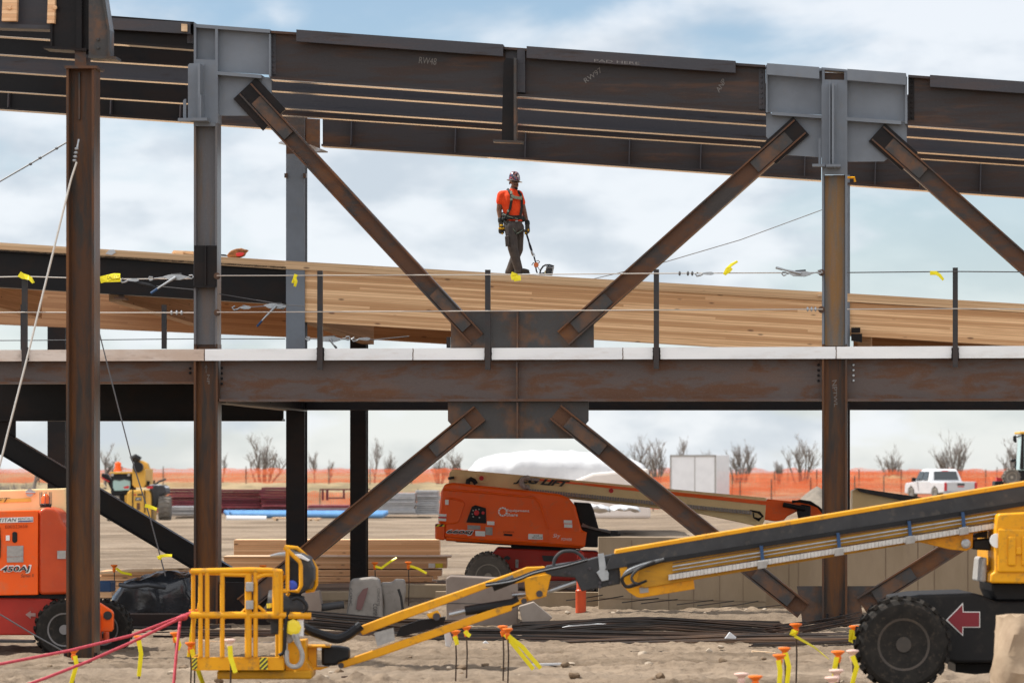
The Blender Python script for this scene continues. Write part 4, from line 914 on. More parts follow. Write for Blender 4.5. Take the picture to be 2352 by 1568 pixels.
q = MB(); q.tube([Q(*zb7(0, 795), LB + .2), Q(*zb7(300, 770), LB + .2), Q(*zb7(560, 680), LB + .2)], .026, 10); q.build('tilt_rod', galv, lf)
q = MB(); q.tube([Q(*za(1690, 965), LB + .15), Q(*za(1840, 930), LB + .15)], .03, 10); q.build('cylinder_rod', galv, lf)
q = MB(); q.tube([Q(*za(1830, 935), LB + .15), Q(*za(2240, 870), LB + .15), Q(*zb7(60, 840), LB + .15)], .052, 12); q.build('cylinder', black_p, lf)
q = MB(); q.tube([Q(*za(2070, 728), LB - .02), Q(*za(2260, 655), LB - .02)], .045, 10); q.build('hose_sleeve', black_p, lf)
q = MB(); q.poly([za(1490, 965), za(1590, 930), za(1620, 985), za(1600, 1010), za(1510, 1000)], .05, D=LB, at=.06); q.build('pivot_lug', yel, lf, .01)
q = MB(); q.poly([za(1420, 1020), za(1660, 990), za(1640, 1060), za(1300, 1160), za(1220, 1160), za(1260, 1080)], .15, D=LB, at=.14); q.build('jib_link', steel_black, lf)
q = MB(); q.poly([za(1030, 1130), za(1200, 1085), za(1215, 1195), za(1060, 1250)], .01, D=LB, at=.10); q.build('document_plate', grey_l, lf)
hose([za(430, 1090), za(560, 1140), za(700, 1180), za(800, 1150), za(870, 1100), za(920, 1060)], .05, black_p)
hose([za(420, 1060), za(580, 1150), za(720, 1175), za(830, 1110), za(910, 1045)], .022, grey_b)
# basket link between jib and basket
q = MB(); q.poly([za(420, 1240), za(650, 1240), za(650, 1256), za(420, 1256)], .4, D=LB); q.poly([za(440, 1250), za(525, 1250), za(525, 1430), za(470, 1430)], .2, D=LB, at=.1)
q.poly([za(430, 1425), za(640, 1425), za(560, 1452), za(460, 1452)], .35, D=LB); q.build('rotator_bracket', yel, lf, .006)
q = MB(); q.poly([za(568, 1245), za(700, 1245), za(815, 1260), za(818, 1360), za(720, 1395), za(700, 1418), za(570, 1418)], .24, D=LB, at=.08); q.build('rotator', black_p, lf, .03)
# basket
BD0, BD1 = LD - .95, LD + .45
bk = MB()
fl0 = lambda x, y: Q(x, y, BD0)
q = MB(); q.poly([z7(125, 1308), z7(1040, 1308), z7(1040, 1440), z7(140, 1440)], .03, D=BD0); q.poly([z7(125, 1308), z7(135, 1308), z7(135, 1440), z7(125, 1440)], 1.4, D=BD0, at=.03)
q.poly([z7(1030, 1308), z7(1040, 1308), z7(1040, 1440), z7(1030, 1440)], 1.4, D=BD0, at=.03); q.poly([z7(125, 1330), z7(1040, 1330), z7(1040, 1440), z7(125, 1440)], .03, D=BD1); q.build('toe_board', yel, lf, .006)
q = MB(); q.poly([z7(130, 1425), z7(1040, 1425), z7(1040, 1440), z7(130, 1440)], 1.34, D=BD0, at=.03); q.build('basket_floor', grey_b, lf)
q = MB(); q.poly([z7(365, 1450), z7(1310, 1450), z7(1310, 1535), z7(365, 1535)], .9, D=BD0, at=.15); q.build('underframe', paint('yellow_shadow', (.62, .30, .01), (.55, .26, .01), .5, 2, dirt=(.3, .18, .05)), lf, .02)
q = MB(); q.poly([z7(1050, 1170), z7(1245, 1150), z7(1250, 1360), z7(1315, 1460), z7(1310, 1500), z7(1040, 1500)], .5, D=BD0, at=.25); q.build('mount_plate', yel, lf, .008)
rr = .024
def rail(pts, D=BD0, r=rr, name='rail', mat=None):
    q = MB(); q.tube([Q(*z7(x, y), D) for x, y in pts], r, 10); q.build(name, mat or yel, lf, smooth=60)
rail([(118, 458), (400, 452), (700, 445), (900, 450), (1020, 466)], r=.030); rail([(118, 892), (500, 892), (900, 892), (1310, 900)], r=.036)
for x in (212, 278, 428, 758, 1010): rail([(x, 455), (x, 900), (x, 1310)])
rail([(686, 480), (686, 900), (686, 1310)], r=.036)
rail([(412, 484), (560, 490), (705, 492)]); rail([(775, 520), (810, 500), (860, 490), (950, 490)])
rail([(968, 455), (968, 890)], r=.046)
rail([(130, 470), (430, 478), (980, 472)], BD1); rail([(130, 900), (980, 900)], BD1)
for x in (140, 430, 700, 975): rail([(x, 470), (x, 1320)], BD1, .022)
for x, y in ((122, 458), (122, 892), (1015, 466), (1015, 895)): 
    q = MB(); q.tube([Q(*z7(x, y), BD0), Q(*z7(x + 3, y + 8), BD1)], rr, 8); q.build('rail', yel, lf)
rail([(610, 880), (665, 825)], r=.014); rail([(780, 800), (850, 860)], r=.016); rail([(190, 840), (196, 770)], r=.014)
for x in (262, 412, 445): rail([(x, 900), (x + 12, 930)], r=.014)
for y0, y1 in ((564, 655), (745, 832)):
    q = MB(); q.poly([z7(664, y0), z7(740, y0), z7(740, y1), z7(664, y1)], .10, D=BD0, at=-.08); h_ = q.build('hinge', grey_l, lf, .008)
def hazard(x0, y0, x1, y1, D, root, at=-.02, n_=4, conv=z7):
    q = MB(); q.poly([conv(x0, y0), conv(x1, y0), conv(x1, y1), conv(x0, y1)], .006, D=D, at=at); q.build('hazard_sign', plain('hazard_yellow', (.75, .65, .03), .5), root)
    q = MB(); st_ = (y1 - y0 + (x1 - x0)) / n_
    for i in range(n_):
        c = y0 + i * st_; a = [(x0, c), (x0, c + st_ * .5)]
        # stripes climb to the right at 45 degrees, clipped to the plate
        def cl(x, y): return (x, min(max(y, y0), y1))
        dx = x1 - x0
        pts = [(x0, c), (x0, c + st_ * .5), (x1, c + st_ * .5 - dx), (x1, c - dx)]
        # clip polygon to y range
        def clip(pts, k, keep):
            out = []
            for j in range(len(pts)):
                p, r2 = pts[j], pts[(j+1) % len(pts)]; a_, b_ = keep(p[1]), keep(r2[1])
                if a_: out.append(p)
                if a_ != b_:
                    t = (k - p[1]) / (r2[1] - p[1]); out.append((p[0] + (r2[0] - p[0]) * t, k))
            return out
        pts = clip(pts, y0, lambda v: v >= y0)
        if len(pts) > 2: pts = clip(pts, y1, lambda v: v <= y1)
        if len(pts) > 2: q.poly([conv(*p) for p in pts], .004, D=D, at=at - .004)
    if q.v: q.build('hazard_stripes', ink, root)
hazard(800, 1312, 880, 1430, BD0, lf); hazard(130, 1312, 180, 1430, BD0, lf)
# control console with its guard
CB = BD0 + .1
q = MB(); q.poly([z7(1075, 240), z7(1130, 275), z7(1215, 285), z7(1290, 330), z7(1335, 430), z7(1335, 540), z7(1290, 630), z7(1180, 690), z7(1085, 700), z7(1080, 640)], .7, D=CB); q.build('console', grey_b, lf, .04)
q = MB(); q.poly([z7(1085, 330), z7(1160, 370), z7(1190, 400), z7(1200, 600), z7(1150, 640), z7(1085, 640)], .02, D=CB, at=-.03); q.build('console_panel', black_p, lf, .01)
q = MB(); q.poly([z7(1090, 285), z7(1215, 290), z7(1300, 345), z7(1280, 360), z7(1130, 300)], .3, D=CB, at=-.02); q.build('console_lid', white_p, lf, .01)
q = MB(); q.lathe(Q(*z7(1122, 600), CB - .03), -Y, [(.055, 0), (.055, .04), (.03, .05)], 20); q.build('blue_cap', plain('blue_cap', (.02, .06, .45), .35), lf)
q = MB(); q.poly([z7(890, 300), z7(960, 280), z7(1060, 268), z7(1062, 310), z7(960, 312), z7(900, 316)], .3, D=CB, at=.1); q.build('tray', galv, lf, .01)
rail([(1046, 215), (1075, 240), (1075, 650), (1180, 655), (1210, 600), (1208, 400), (1195, 360), (1046, 218)], CB - .09, .022, 'guard_rail')
rail([(1046, 215), (1170, 228), (1230, 280), (1330, 370), (1360, 430), (1360, 590), (1330, 645), (1255, 655)], CB + .5, .022, 'guard_rail')
rail([(1030, 650), (1080, 655)], CB - .09, .022, 'guard_rail'); rail([(1010, 560), (1060, 500)], CB, .018, 'guard_rail'); rail([(1060, 720), (1090, 670)], CB, .018, 'guard_rail')
# lamp, sockets, hoses on the basket
q = MB(); q.tube([Q(*z7(880, 800), CB + .1), Q(*z7(1000, 810), CB + .1), Q(*z7(1130, 815), CB + .1), Q(*z7(1240, 820), CB + .1)], [.16, .20, .14, .12], 16); q.build('motor', grey_b, lf, smooth=40)
q = MB(); q.tube([Q(*z7(895, 775), CB - .06), Q(*z7(900, 820), CB - .06)], .03, 8); q.build('warning_label', plain('lab_y', (.75, .6, .05), .5), lf)
q = MB(); q.poly([z7(905, 890), z7(1000, 890), z7(1000, 1085), z7(905, 1085)], .2, D=CB); q.build('document_box', grey_b, lf, .02)
q = MB(); q.poly([z7(1065, 945), z7(1175, 945), z7(1175, 1100), z7(1110, 1170), z7(1060, 1170)], .2, D=CB, at=-.05); q.build('socket_box', grey_l, lf, .02)
q = MB(); q.poly([z7(1172, 930), z7(1238, 930), z7(1238, 1105), z7(1172, 1105)], .12, D=CB, at=-.08); q.build('junction_box', white_p, lf, .01)
q = MB(); q.lathe(Q(*z7(1133, 1012), CB - .06), -Y, [(.085, 0), (.085, .05), (.05, .06)], 8); q.poly([z7(1102, 1055), z7(1172, 1055), z7(1172, 1072), z7(1102, 1072)], .05, D=CB, at=-.09); q.build('power_socket', plain('socket_yellow', (.85, .66, .03), .4), lf)
def loop(pts, r, mat, D): 
    global hose; return hose([z7(*p) for p in pts], r, mat, D=D)
loop([(1130, 1080), (1160, 1150), (1210, 1240), (1215, 1340), (1160, 1400), (1085, 1380), (1060, 1300), (1058, 1170)], .022, grey_l, CB - .1)
loop([(1160, 1080), (1190, 1180), (1225, 1290), (1200, 1385), (1130, 1405), (1075, 1360), (1070, 1240)], .022, grey_l, CB - .13)
loop([(1090, 830), (1060, 960), (1050, 1100), (1040, 1250), (990, 1290)], .018, black_p, CB - .12)
loop([(1120, 740), (1170, 720), (1240, 760), (1265, 820), (1220, 880)], .02, black_p, CB - .1)
q = MB(); q.poly([z7(1100, 740), z7(1225, 740), z7(1215, 790), z7(1110, 780)], .1, D=CB, at=.1); q.build('foot_switch', yel, lf, .01)
# chassis, turntable, wheel
q = MB(); q.poly([z8(1130, 830), z8(1330, 795), z8(1790, 780), z8(1880, 800), z8(1995, 852), z8(2500, 852), z8(2500, 1390), z8(1640, 1390), z8(1300, 1300)], 1.5, D=LD - .2); q.build('chassis', paint('black_chassis', (.010, .010, .011), (.015, .014, .014), .6, 2, dirt=(.06, .05, .04), damt=.4), lf, .03)
ar = [(1555, 1015), (1705, 862), (1710, 940), (1855, 940), (1855, 1080), (1708, 1080), (1705, 1155)]
q = MB(); q.poly([z8(*p) for p in ar], .006, D=LD - .2, at=-.012); q.build('arrow_border', white_l, lf)
cxa, cya = 1720, 1010
q = MB(); q.poly([z8(1570, 1013), z8(1698, 882), z8(1702, 948), z8(1847, 948), z8(1847, 1072), z8(1700, 1072), z8(1698, 1137)], .006, D=LD - .2, at=-.020); q.build('arrow', plain('arrow_red', (.22, .006, .018), .45), lf)
q = MB(); q.poly([z8(1955, 690), z8(2500, 690), z8(2500, 845), z8(2000, 845), z8(1960, 760)], 1.2, D=LD - .1); q.build('turntable', black_p, lf, .02)
HD = LD - .65
hz = [(2010, 95), (2030, 85), (2500, 60), (2500, 700), (1945, 692), (1950, 610), (1985, 595), (1990, 230), (2003, 130)]
q = MB(); q.poly([z8(*p) for p in hz], 1.7, D=HD); q.build('hood', yel, lf, .09, seg=4, smooth=60)
q = MB(); q.poly([z8(2012, 215), z8(2500, 225), z8(2500, 600), z8(2008, 600)], .04, D=HD, at=-.03); q.build('hood_panel', yel, lf, .02)
q = MB()
for x0, x1 in ((2095, 2165), (2215, 2290)): q.poly([z8(x0, 285), z8(x1, 285), z8(x1, 540), z8(x0, 540)], .03, D=HD, at=-.055)
q.poly([z8(2165, 375), z8(2215, 375), z8(2215, 445), z8(2165, 445)], .03, D=HD, at=-.055); q.build('embossed_letter', yel, lf, .014)
q = MB(); q.lathe(Q(*z8(2004, 320), HD + .0), -Y, [(.075, -.02), (.075, .005)], 20); q.build('round_label', white_l, lf)
q = MB(); q.poly([z8(1890, 640), z8(1905, 480), z8(1945, 470), z8(1940, 690), z8(1885, 690)], .8, D=HD, at=.3); q.build('side_step', grey_l, lf, .02)
q = MB(); q.poly([z8(1800, 285), z8(1940, 225), z8(1940, 300), z8(1830, 300)], .2, D=LB, at=.2); q.build('hose_guide', grey_b, lf)
def wheel(root, c, r, wd, tyre, rim, ax=Y, lugs=26, hub=.52, rimd=.05, name='wheel'):
    """c: centre of the outer face; the wheel goes wd along ax"""
    q = MB()
    q.lathe(c, ax, [(r * hub, .02), (r * .62, 0), (r * .84, .0), (r * .93, .035), (r * .955, .10), (r * .955, wd - .06), (r * .9, wd), (r * .5, wd)], 48)
    u = ax.orthogonal().normalized(); v_ = ax.cross(u)
    for i in range(lugs):
        for sd in (0, 1):
            a = 2 * math.pi * (i + .5 * sd) / lugs; ra = u * math.cos(a) + v_ * math.sin(a); ta = ax.cross(ra)
            w0 = .012 if sd == 0 else wd * .52; w1 = wd * .50 if sd == 0 else wd - .03
            sk = ta * (r * .10) * (1 if sd else -1); hw = ta * r * .055
            b0, b1 = c + ra * r * .93 + ax * w0, c + ra * r * .93 + ax * w1
            q.prism([b0 - hw, b0 + hw, b1 + hw + sk, b1 - hw + sk], ra * r * .075)
    w_ = q.build(name, tyre, root, smooth=35)
    q = MB(); q.lathe(c, ax, [(r * .10, .0 + rimd * .2), (r * .16, .0 + rimd * .2), (r * .17, rimd * 1.4), (r * .36, rimd * 1.7), (r * .44, rimd * .7), (r * hub, rimd * .3), (r * (hub + .03), .012), (r * (hub + .03), wd * .8)], 40)
    for i in range(8):
        a = 2 * math.pi * i / 8; q.lathe(c + (u * math.cos(a) + v_ * math.sin(a)) * r * .27 + ax * rimd * 1.5, -ax, [(.02 * r / .5, 0), (.02 * r / .5, .025), (.008, .03)], 6)
    q.build('rim', rim, w_, smooth=35); return w_
WLc = Q(2076, 1479.5, LD - .75)
wheel(lf, WLc, 110 / F * (LD - .75), .36, rubber, paint('rim_dark', (.055, .048, .042), (.075, .06, .05), .6, 4, dirt=(.14, .1, .06), damt=.5), lugs=22)
q = MB(); q.poly([z8(1640, 1400), z8(2010, 1400), z8(2010, 1470), z8(1810, 1490), z8(1640, 1470)], .8, D=LD + .4); tag(q.build('steel_scrap', black_p), 'dark steel channel lying on the dirt behind the big tyre', 'scrap')

# ---- paper sack at the right bottom corner
q = MB(); rings = []
zz = [(0, .0), (.12, .06), (.35, .10), (.55, .07), (.8, .04), (.92, -.02), (1.0, -.10)]
sx0, sx1 = 2285, 2470; SD = 40.6
for h, dn in zz:
    y = 1610 - h * (1610 - 1412); ring = []
    for j in range(20):
        a = 2 * math.pi * j / 20
        cx = (sx0 + sx1) / 2; hw = (sx1 - sx0) / 2 + (dn * 60 - 3) 
        px = cx + hw * math.copysign(abs(math.cos(a)) ** .6, math.cos(a)); dd = .32 * math.copysign(abs(math.sin(a)) ** .7, math.sin(a)) * (1.0 + dn)
        p = Q(px, y + (8 if h == 1 and j % 2 else 0) - 26 * h * (px - sx0) / 185 * 0 , SD) ; p.y += dd
        p += V((noise.noise(p * 4) * .09, noise.noise(p * 5 + V((3, 3, 3))) * .13, noise.noise(p * 4 + V((7, 0, 0))) * .03)); ring.append(p)
    rings.append(ring)
q.loft(rings); so_ = q.build('cement_sack', sack, smooth=50); tag(so_, 'beige paper sack at the lower right corner, partly out of the picture', 'sack')
# ================================================================== ORANGE BOOM LIFT BEHIND THE FRAME
z6 = tile(1700, 1780, 2.904); z3 = tile(2000, 1350)
OD = 79.0
ol = thing('boom_lift', 'bright orange boom lift with a tan boom standing before the white covered heap', 'boom lift', G(1170, OD))
q = MB(); hp = [(32, 765), (68, 400), (110, 318), (200, 302), (1400, 428), (1515, 475), (1592, 570), (1664, 845), (1722, 862), (1700, 1030), (1655, 1048), (108, 962), (105, 765)]
q.poly([z6(*p) for p in hp], 2.3, D=OD); q.build('hood', org, ol, .24, seg=6, smooth=60)
q = MB(); q.poly([z6(-2, 768), z6(108, 768), z6(108, 958), z6(-2, 942)], 2.3, D=OD, at=-.02); q.build('counterweight', org, ol, .03)
hazard(2, 772, 104, 800, OD, ol, at=-.035, n_=2, conv=z6)
q = MB(); q.poly([z6(1290, 835), z6(1722, 862), z6(1690, 1030), z6(1290, 985)], .03, D=OD, at=-.025); q.build('access_panel', org, ol, .01)
q = MB(); q.poly([z6(110, 470), z6(150, 480), z6(335, 530), z6(260, 755), z6(130, 765), z6(110, 760)], .02, D=OD, at=-.018); q.build('side_panel', org, ol, .008)
q = MB(); q.tube([Q(*z6(x, y), OD - .01) for x, y in ((150, 470), (300, 500), (332, 540), (262, 740), (235, 762), (120, 768))], .012, 6); q.build('panel_trim', org, ol)
q = MB(); q.tube([Q(*z6(x, y), OD + .01) for x, y in ((90, 378), (600, 418), (1120, 470), (1180, 520), (1290, 830))], .03, 8); q.build('hood_crease', org, ol, smooth=60)
q = MB(); q.tube([Q(*z6(x, y), OD - .01) for x, y in ((110, 905), (600, 950), (1290, 985), (1690, 1018))], .022, 8); q.build('hood_skirt', org, ol, smooth=60)
q = MB(); q.poly([z6(352, 752), z6(415, 575), z6(455, 556), z6(575, 590), z6(580, 765)], .02, D=OD, at=-.03); cp_ = q.build('control_panel', black_p, ol, .012)
q = MB(); q.lathe(Q(*z6(470, 645), OD - .03), -Y, [(.05, 0), (.05, .03), (.03, .04)], 16); q.build('red_button', red_l, cp_)
q = MB(); q.lathe(Q(*z6(543, 645), OD - .03), -Y, [(.03, 0), (.03, .03)], 12); q.build('red_button', red_l, cp_)
q = MB()
for x, y in ((425, 610), (455, 602), (490, 596), (415, 650), (425, 680), (495, 690)): q.poly([z6(x, y), z6(x + 16, y + 2), z6(x + 12, y + 16), z6(x - 2, y + 12)], .01, D=OD, at=-.04)
q.build('switch_marks', grey_l, cp_)
for nm_, x0, y0, x1, y1, mt in (('label', 588, 738, 672, 780, white_l), ('label', 366, 783, 512, 830, grey_l), ('label', 570, 805, 650, 893, grey_l), ('label', 455, 848, 566, 905, white_l), ('label', 1055, 880, 1220, 942, white_l), ('label', 1458, 725, 1552, 762, white_l), ('label', 1462, 770, 1555, 810, white_l), ('label', 38, 655, 128, 685, white_l), ('label', 35, 705, 125, 735, white_l), ('reflector', 112, 495, 152, 552, white_l)):
    q = MB(); q.poly([z6(x0, y0), z6(x1, y0 + (x1 - x0) * .04), z6(x1, y1 + (x1 - x0) * .04), z6(x0, y1)], .006, D=OD, at=-.034); q.build(nm_, mt, ol)
for y0 in (688,):
    q = MB(); q.poly([z6(36, y0), z6(127, y0), z6(127, y0 + 16), z6(36, y0 + 16)], .006, D=OD, at=-.034); q.build('label', red_l, ol)
q = MB(); q.poly([z6(778, 880), z6(875, 886), z6(873, 908), z6(778, 902)], .02, D=OD, at=-.03); q.build('latch', black_p, ol)
def w6(body, x0, yb, x1, yt, mat, off=.04, shear=0, slope=.03, fat=.0):
    p = [z6(x0, yb), z6(x1, yb + (x1 - x0) * slope), z6(x0, yt)]
    return lettering(body, *[Q(x, y, OD) - Y * off for x, y in p], mat, ol, shear, fat=fat)
w6('Equipment', 808, 636, 1068, 600, white_l, fat=.02); w6('Share', 806, 682, 938, 646, white_l, fat=.02)
q = MB(); cc = Q(*z6(766, 632), OD) - Y * .035
for i in range(10):
    a0 = 2 * math.pi * i / 10; a1 = a0 + .5
    q.prism([cc + V((math.cos(a) * r_, 0, math.sin(a) * r_)) for a, r_ in ((a0, .060), (a1, .060), (a1, .094), (a0, .086))], Y * .004)
q.build('logo_ring', white_l, ol)
w6('660SJ', 124, 893, 442, 826, white_l, .036, .25, .04, .06); w6('660SJ', 133, 885, 432, 836, ink, .046, .25, .04, .025)
w6('8-HOUR', 1118, 912, 1178, 894, ink, .045); w6('RENTAL RATE', 1098, 932, 1212, 916, ink, .045)
w6('Sky', 1335, 935, 1420, 880, white_l, .06, .3); w6('POWER', 1428, 958, 1548, 928, white_l, .06, .2)
w6('258899', 768, 868, 892, 850, paint('stencil', (.35, .04, .01), None, .5), .036)
q = MB(); q.poly([z6(1585, 528), z6(1770, 540), z6(1800, 610), z6(1860, 830), z6(1990, 850), z6(2000, 880), z6(2108, 890), z6(2108, 912), z6(1850, 915), z6(1850, 1040), z6(1680, 1035), z6(1722, 862), z6(1664, 845)], 1.6, D=OD, at=.3); q.build('engine_side', black_p, ol, .04)
q = MB(); q.tube([Q(*z6(x, y), OD + .2) for x, y in ((1660, 790), (1720, 800), (1800, 825), (1990, 860))], .02, 6); q.tube([Q(*z6(x, y), OD + .2) for x, y in ((1670, 770), (1740, 805), (1990, 868))], .02, 6); q.build('hose', galv, ol)
q = MB(); q.poly([z6(1990, 850), z6(2080, 850), z6(2085, 875), z6(2108, 880), z6(2108, 905), z6(1990, 912)], .6, D=OD, at=.28); q.build('bracket', grey_b, ol)
q = MB(); q.poly([z6(220, 965), z6(1650, 1048), z6(1650, 1062), z6(900, 1020), z6(240, 980)], 1.8, D=OD, at=.2); q.build('base_plate', black_p, ol)
q = MB(); q.poly([z6(860, 1000), z6(1600, 1030), z6(1600, 1075), z6(1160, 1072), z6(860, 1060)], 1.2, D=OD, at=.4); q.build('turntable', black_p, ol)
q = MB(); q.poly([z6(705, 1045), z6(1120, 1060), z6(1860, 1090), z6(1900, 1400), z6(1840, 1420), z6(870, 1420), z6(870, 1300), z6(640, 1250), z6(640, 1120)], 1.6, D=OD, at=.25); q.build('chassis', redp, ol, .03)
q = MB(); q.poly([z6(1210, 1130), z6(1390, 1135), z6(1370, 1200), z6(1230, 1195)], .02, D=OD, at=.235); q.build('slot', ink, ol)
q = MB(); q.poly([z6(780, 1150), z6(820, 1130), z6(860, 1160), z6(825, 1190), z6(822, 1175), z6(782, 1172)], .006, D=OD, at=.236); q.build('arrow', ink, ol)
q = MB(); q.poly([z6(912, 1175), z6(945, 1178), z6(943, 1270), z6(910, 1268)], .006, D=OD, at=.238); q.build('label', grey_l, ol); w6('2', 918, 1225, 938, 1200, ink, -.225)
wc = Q(*z6(600, 1370), OD - .15); wr = (z6(600, 1370)[1] - z6(600, 1104)[1]) / F * OD
rim_t = paint('rim_tan', (.36, .32, .27), (.29, .255, .21), .6, 3, dirt=(.2, .16, .12))
wheel(ol, wc, wr, .40, rubber_dusty, rim_t, lugs=24)
wheel(ol, wc + V((2.35, 0, 0)), wr, .40, rubber_dusty, rim_t, lugs=24); wheel(ol, wc + V((0, 1.9, 0)), wr, .4, rubber_dusty, rim_t, lugs=24)
# tan boom
q = MB(); q.poly([z6(155, 290), z6(160, 190), z6(190, 160), z6(230, 152), z6(850, 205), z3(2228, 1330), z3(2212, 1525), z3(2180, 1585), z3(1600, 1460), z3(560, 1345), z6(1000, 420), z6(150, 310)], .55, D=OD + .9); q.build('boom', tan, ol, .02)
q = MB(); q.poly([z3(240, 1160), z3(1400, 1275), z3(2228, 1358), z3(2226, 1392), z3(1400, 1306), z3(440, 1198), z3(225, 1180)], .02, D=OD + .9, at=-.02); q.build('boom_stripe', org, ol)
q = MB(); f = lambda t: (z3(150 + t * 1950, 1248 + t * 195))
for i in range(86):
    t = i / 86; x, y = f(t); x2, y2 = f(t + .0085)
    q.poly([(x, y), (x2, y2), (x2, y2 + 8.5), (x, y + 8.5)], .12, D=OD + .9, at=-.14)
for i in range(9):
    a = math.pi * .5 + math.pi * i / 8; cx_, cy_ = z3(135, 1195); rx_ = 14; 
    q.ball(Q(cx_ + math.cos(a) * rx_, cy_ - math.sin(a) * 11, OD + .82), .05, .06, .05, 8, 6)
for i in range(8):
    x, y = z3(130 + i * 14, 1150 + i * 1.5); q.poly([(x, y), (x + 3, y), (x + 3, y + 6), (x, y + 6)], .12, D=OD + .9, at=-.14)
q.build('cable_carrier', paint('carrier_grey', (.42, .38, .35), (.3, .27, .25), .45, 30), ol)
def w3(body, a, b_, c, mat, sh=.25):
    lettering(body, *[Q(*z3(*p), OD + .9) - Y * .03 for p in (a, b_, c)], mat, ol, sh, fat=.05)
w3('JLG LIFT', (10, 1208), (480, 1250), (40, 1140), ink)
q = MB()
for x, y in ((1975, 1158), (3 * 0 + 1975, 1158)): pass
for (x, y) in ((525, 252), (1995, 394)): q.lathe(Q(*z6(x, y), OD + .9), -Y, [(.045, 0), (.045, .02)], 10)
q.build('red_bolt', red_l, ol)
q = MB(); q.tube([Q(*z6(x, y), OD + .86) for x, y in ((470, 215), (560, 212), (600, 240), (590, 290), (520, 298), (460, 290), (455, 235), (470, 215))], .012, 6); q.build('pressed_boss', tan, ol)
for x, y in ((290, 265), (730, 305)):
    q = MB(); q.lathe(Q(*z6(x, y), OD + .9), -Y, [(.10, 0), (.10, .015)], 20); q.build('pressed_boss', tan, ol)
q = MB(); q.tube([Q(*z6(x, y), OD + .8) for x, y in ((370, 320), (375, 280), (405, 262), (440, 280), (465, 318))], .045, 8); q.tube([Q(*z6(x, y), OD + .84) for x, y in ((178, 235), (182, 265))], .06, 8); q.build('hose', black_p, ol)
for k in range(3): 
    q = MB(); q.tube([Q(*z3(x, y), OD + .82 - k * .01) for x, y in ((2080, 1440), (2150 + k * 8, 1455), (2190 + k * 4, 1490), (2160, 1530 - k * 8), (2115, 1500), (2110, 1460))], .018, 6); q.build('hose', black_p, ol)
z4 = tile(3000, 1350)
q = MB(); q.poly([z4(-40, 1360), z4(0, 1340), z4(260, 1365), z4(420, 1395), z4(480, 1450), z4(478, 1475), z4(380, 1490), z4(270, 1440), z4(170, 1490), z4(140, 1525), z4(60, 1535), z4(-40, 1520)], .5, D=OD + .92); q.build('jib_knuckle', org, ol, .02)
q = MB(); q.poly([z4(250, 1420), z4(300, 1385), z4(375, 1400), z4(370, 1500), z4(270, 1520)], .2, D=OD + .8); q.tube([Q(*z4(x, y), OD + .78) for x, y in ((130, 1388), (220, 1405), (330, 1428))], .05, 8); q.build('actuator', black_p, ol, .02)
for k in range(3):
    q = MB(); q.tube([Q(*z4(x, y), OD + .78) for x, y in ((210, 1370 - k * 6), (280, 1352 + k * 5), (370, 1365 + k * 8), (440, 1410), (480, 1445 + k * 8))], .02, 6); q.build('hose', black_p, ol)

# ================================================================== RED LIFT AT THE LEFT EDGE
zt = tile(0, 1967); zt0 = tile(0, 1350)
TD = 53.6
tl = thing('boom_lift', 'red orange boom lift cut off by the left edge, beacon on its hood', 'boom lift', G(100, TD))
q = MB(); q.poly([(-120, 1180), zt(0, 62), zt(320, 55), zt(332, 66), zt(332, 795), zt(0, 800), (-120, 1390)], 1.7, D=TD); q.build('hood', org, tl, .05, seg=4, smooth=60)
q = MB(); q.poly([zt(335, 70), zt(350, 48), zt(400, 30), zt(470, 45), zt(520, 80), zt(545, 150), zt(575, 200), zt(640, 240), zt(650, 790), zt(345, 795), zt(335, 760)], 1.6, D=TD, at=.03); q.build('engine_cover', org_b, tl, .05, seg=4, smooth=60)
q = MB(); q.poly([zt(-200, 128), zt(290, 112), zt(292, 158), zt(-200, 172)], .006, D=TD, at=-.012); sg_ = q.build('sign', white_l, tl)
def wt(body, p, mat, off=.02, sh=0, fat=0): lettering(body, *[Q(*zt(*a), TD) - Y * off for a in p], mat, tl, sh, fat=fat)
wt('TITAN', ((-8, 160), (145, 153), (-8, 128)), ink, sh=.2); wt('RENTALS', ((162, 142), (288, 136), (162, 122)), ink); 
q = MB(); q.poly([zt(160, 148), zt(288, 142), zt(288, 152), zt(160, 158)], .004, D=TD, at=-.016); q.build('sign_bar', plain('blue_bar', (.03, .05, .2), .5), tl)
wt('E00323658', ((48, 215), (242, 208), (48, 186)), paint('stencil_dark', (.25, .03, .01), None, .5)); 
wt('450AJ', ((4, 615), (278, 607), (4, 538)), white_l, .016, .15, .06); wt('450AJ', ((14, 607), (264, 599), (14, 548)), ink, .026, .15, .02); wt('Series II', ((185, 642), (298, 638), (185, 614)), ink, .02, .25)
for y0 in (368, 415, 465):
    q = MB(); q.poly([zt(60, y0), zt(205, y0 - 4), zt(205, y0 + 44), zt(62, y0 + 46)], .006, D=TD, at=-.012); q.build('label', grey_l, tl)
q = MB(); q.poly([zt(500, 410), zt(575, 408), zt(575, 480), zt(500, 480)], .006, D=TD, at=.01); q.build('label', grey_l, tl)
q = MB(); q.poly([zt(52, 275), zt(85, 275), zt(85, 320), zt(52, 320)], .006, D=TD, at=-.012); q.build('label', white_l, tl)
q = MB(); q.poly([zt(108, 250), zt(128, 240), zt(150, 250), zt(152, 325), zt(130, 342), zt(108, 330)], .03, D=TD, at=-.02); q.build('latch', black_p, tl, .01)
q = MB(); q.poly([zt(-120, 200), zt(0, 205), zt(8, 330), zt(4, 470), zt(-120, 480)], .03, D=TD, at=-.02); q.build('vent', black_p, tl)
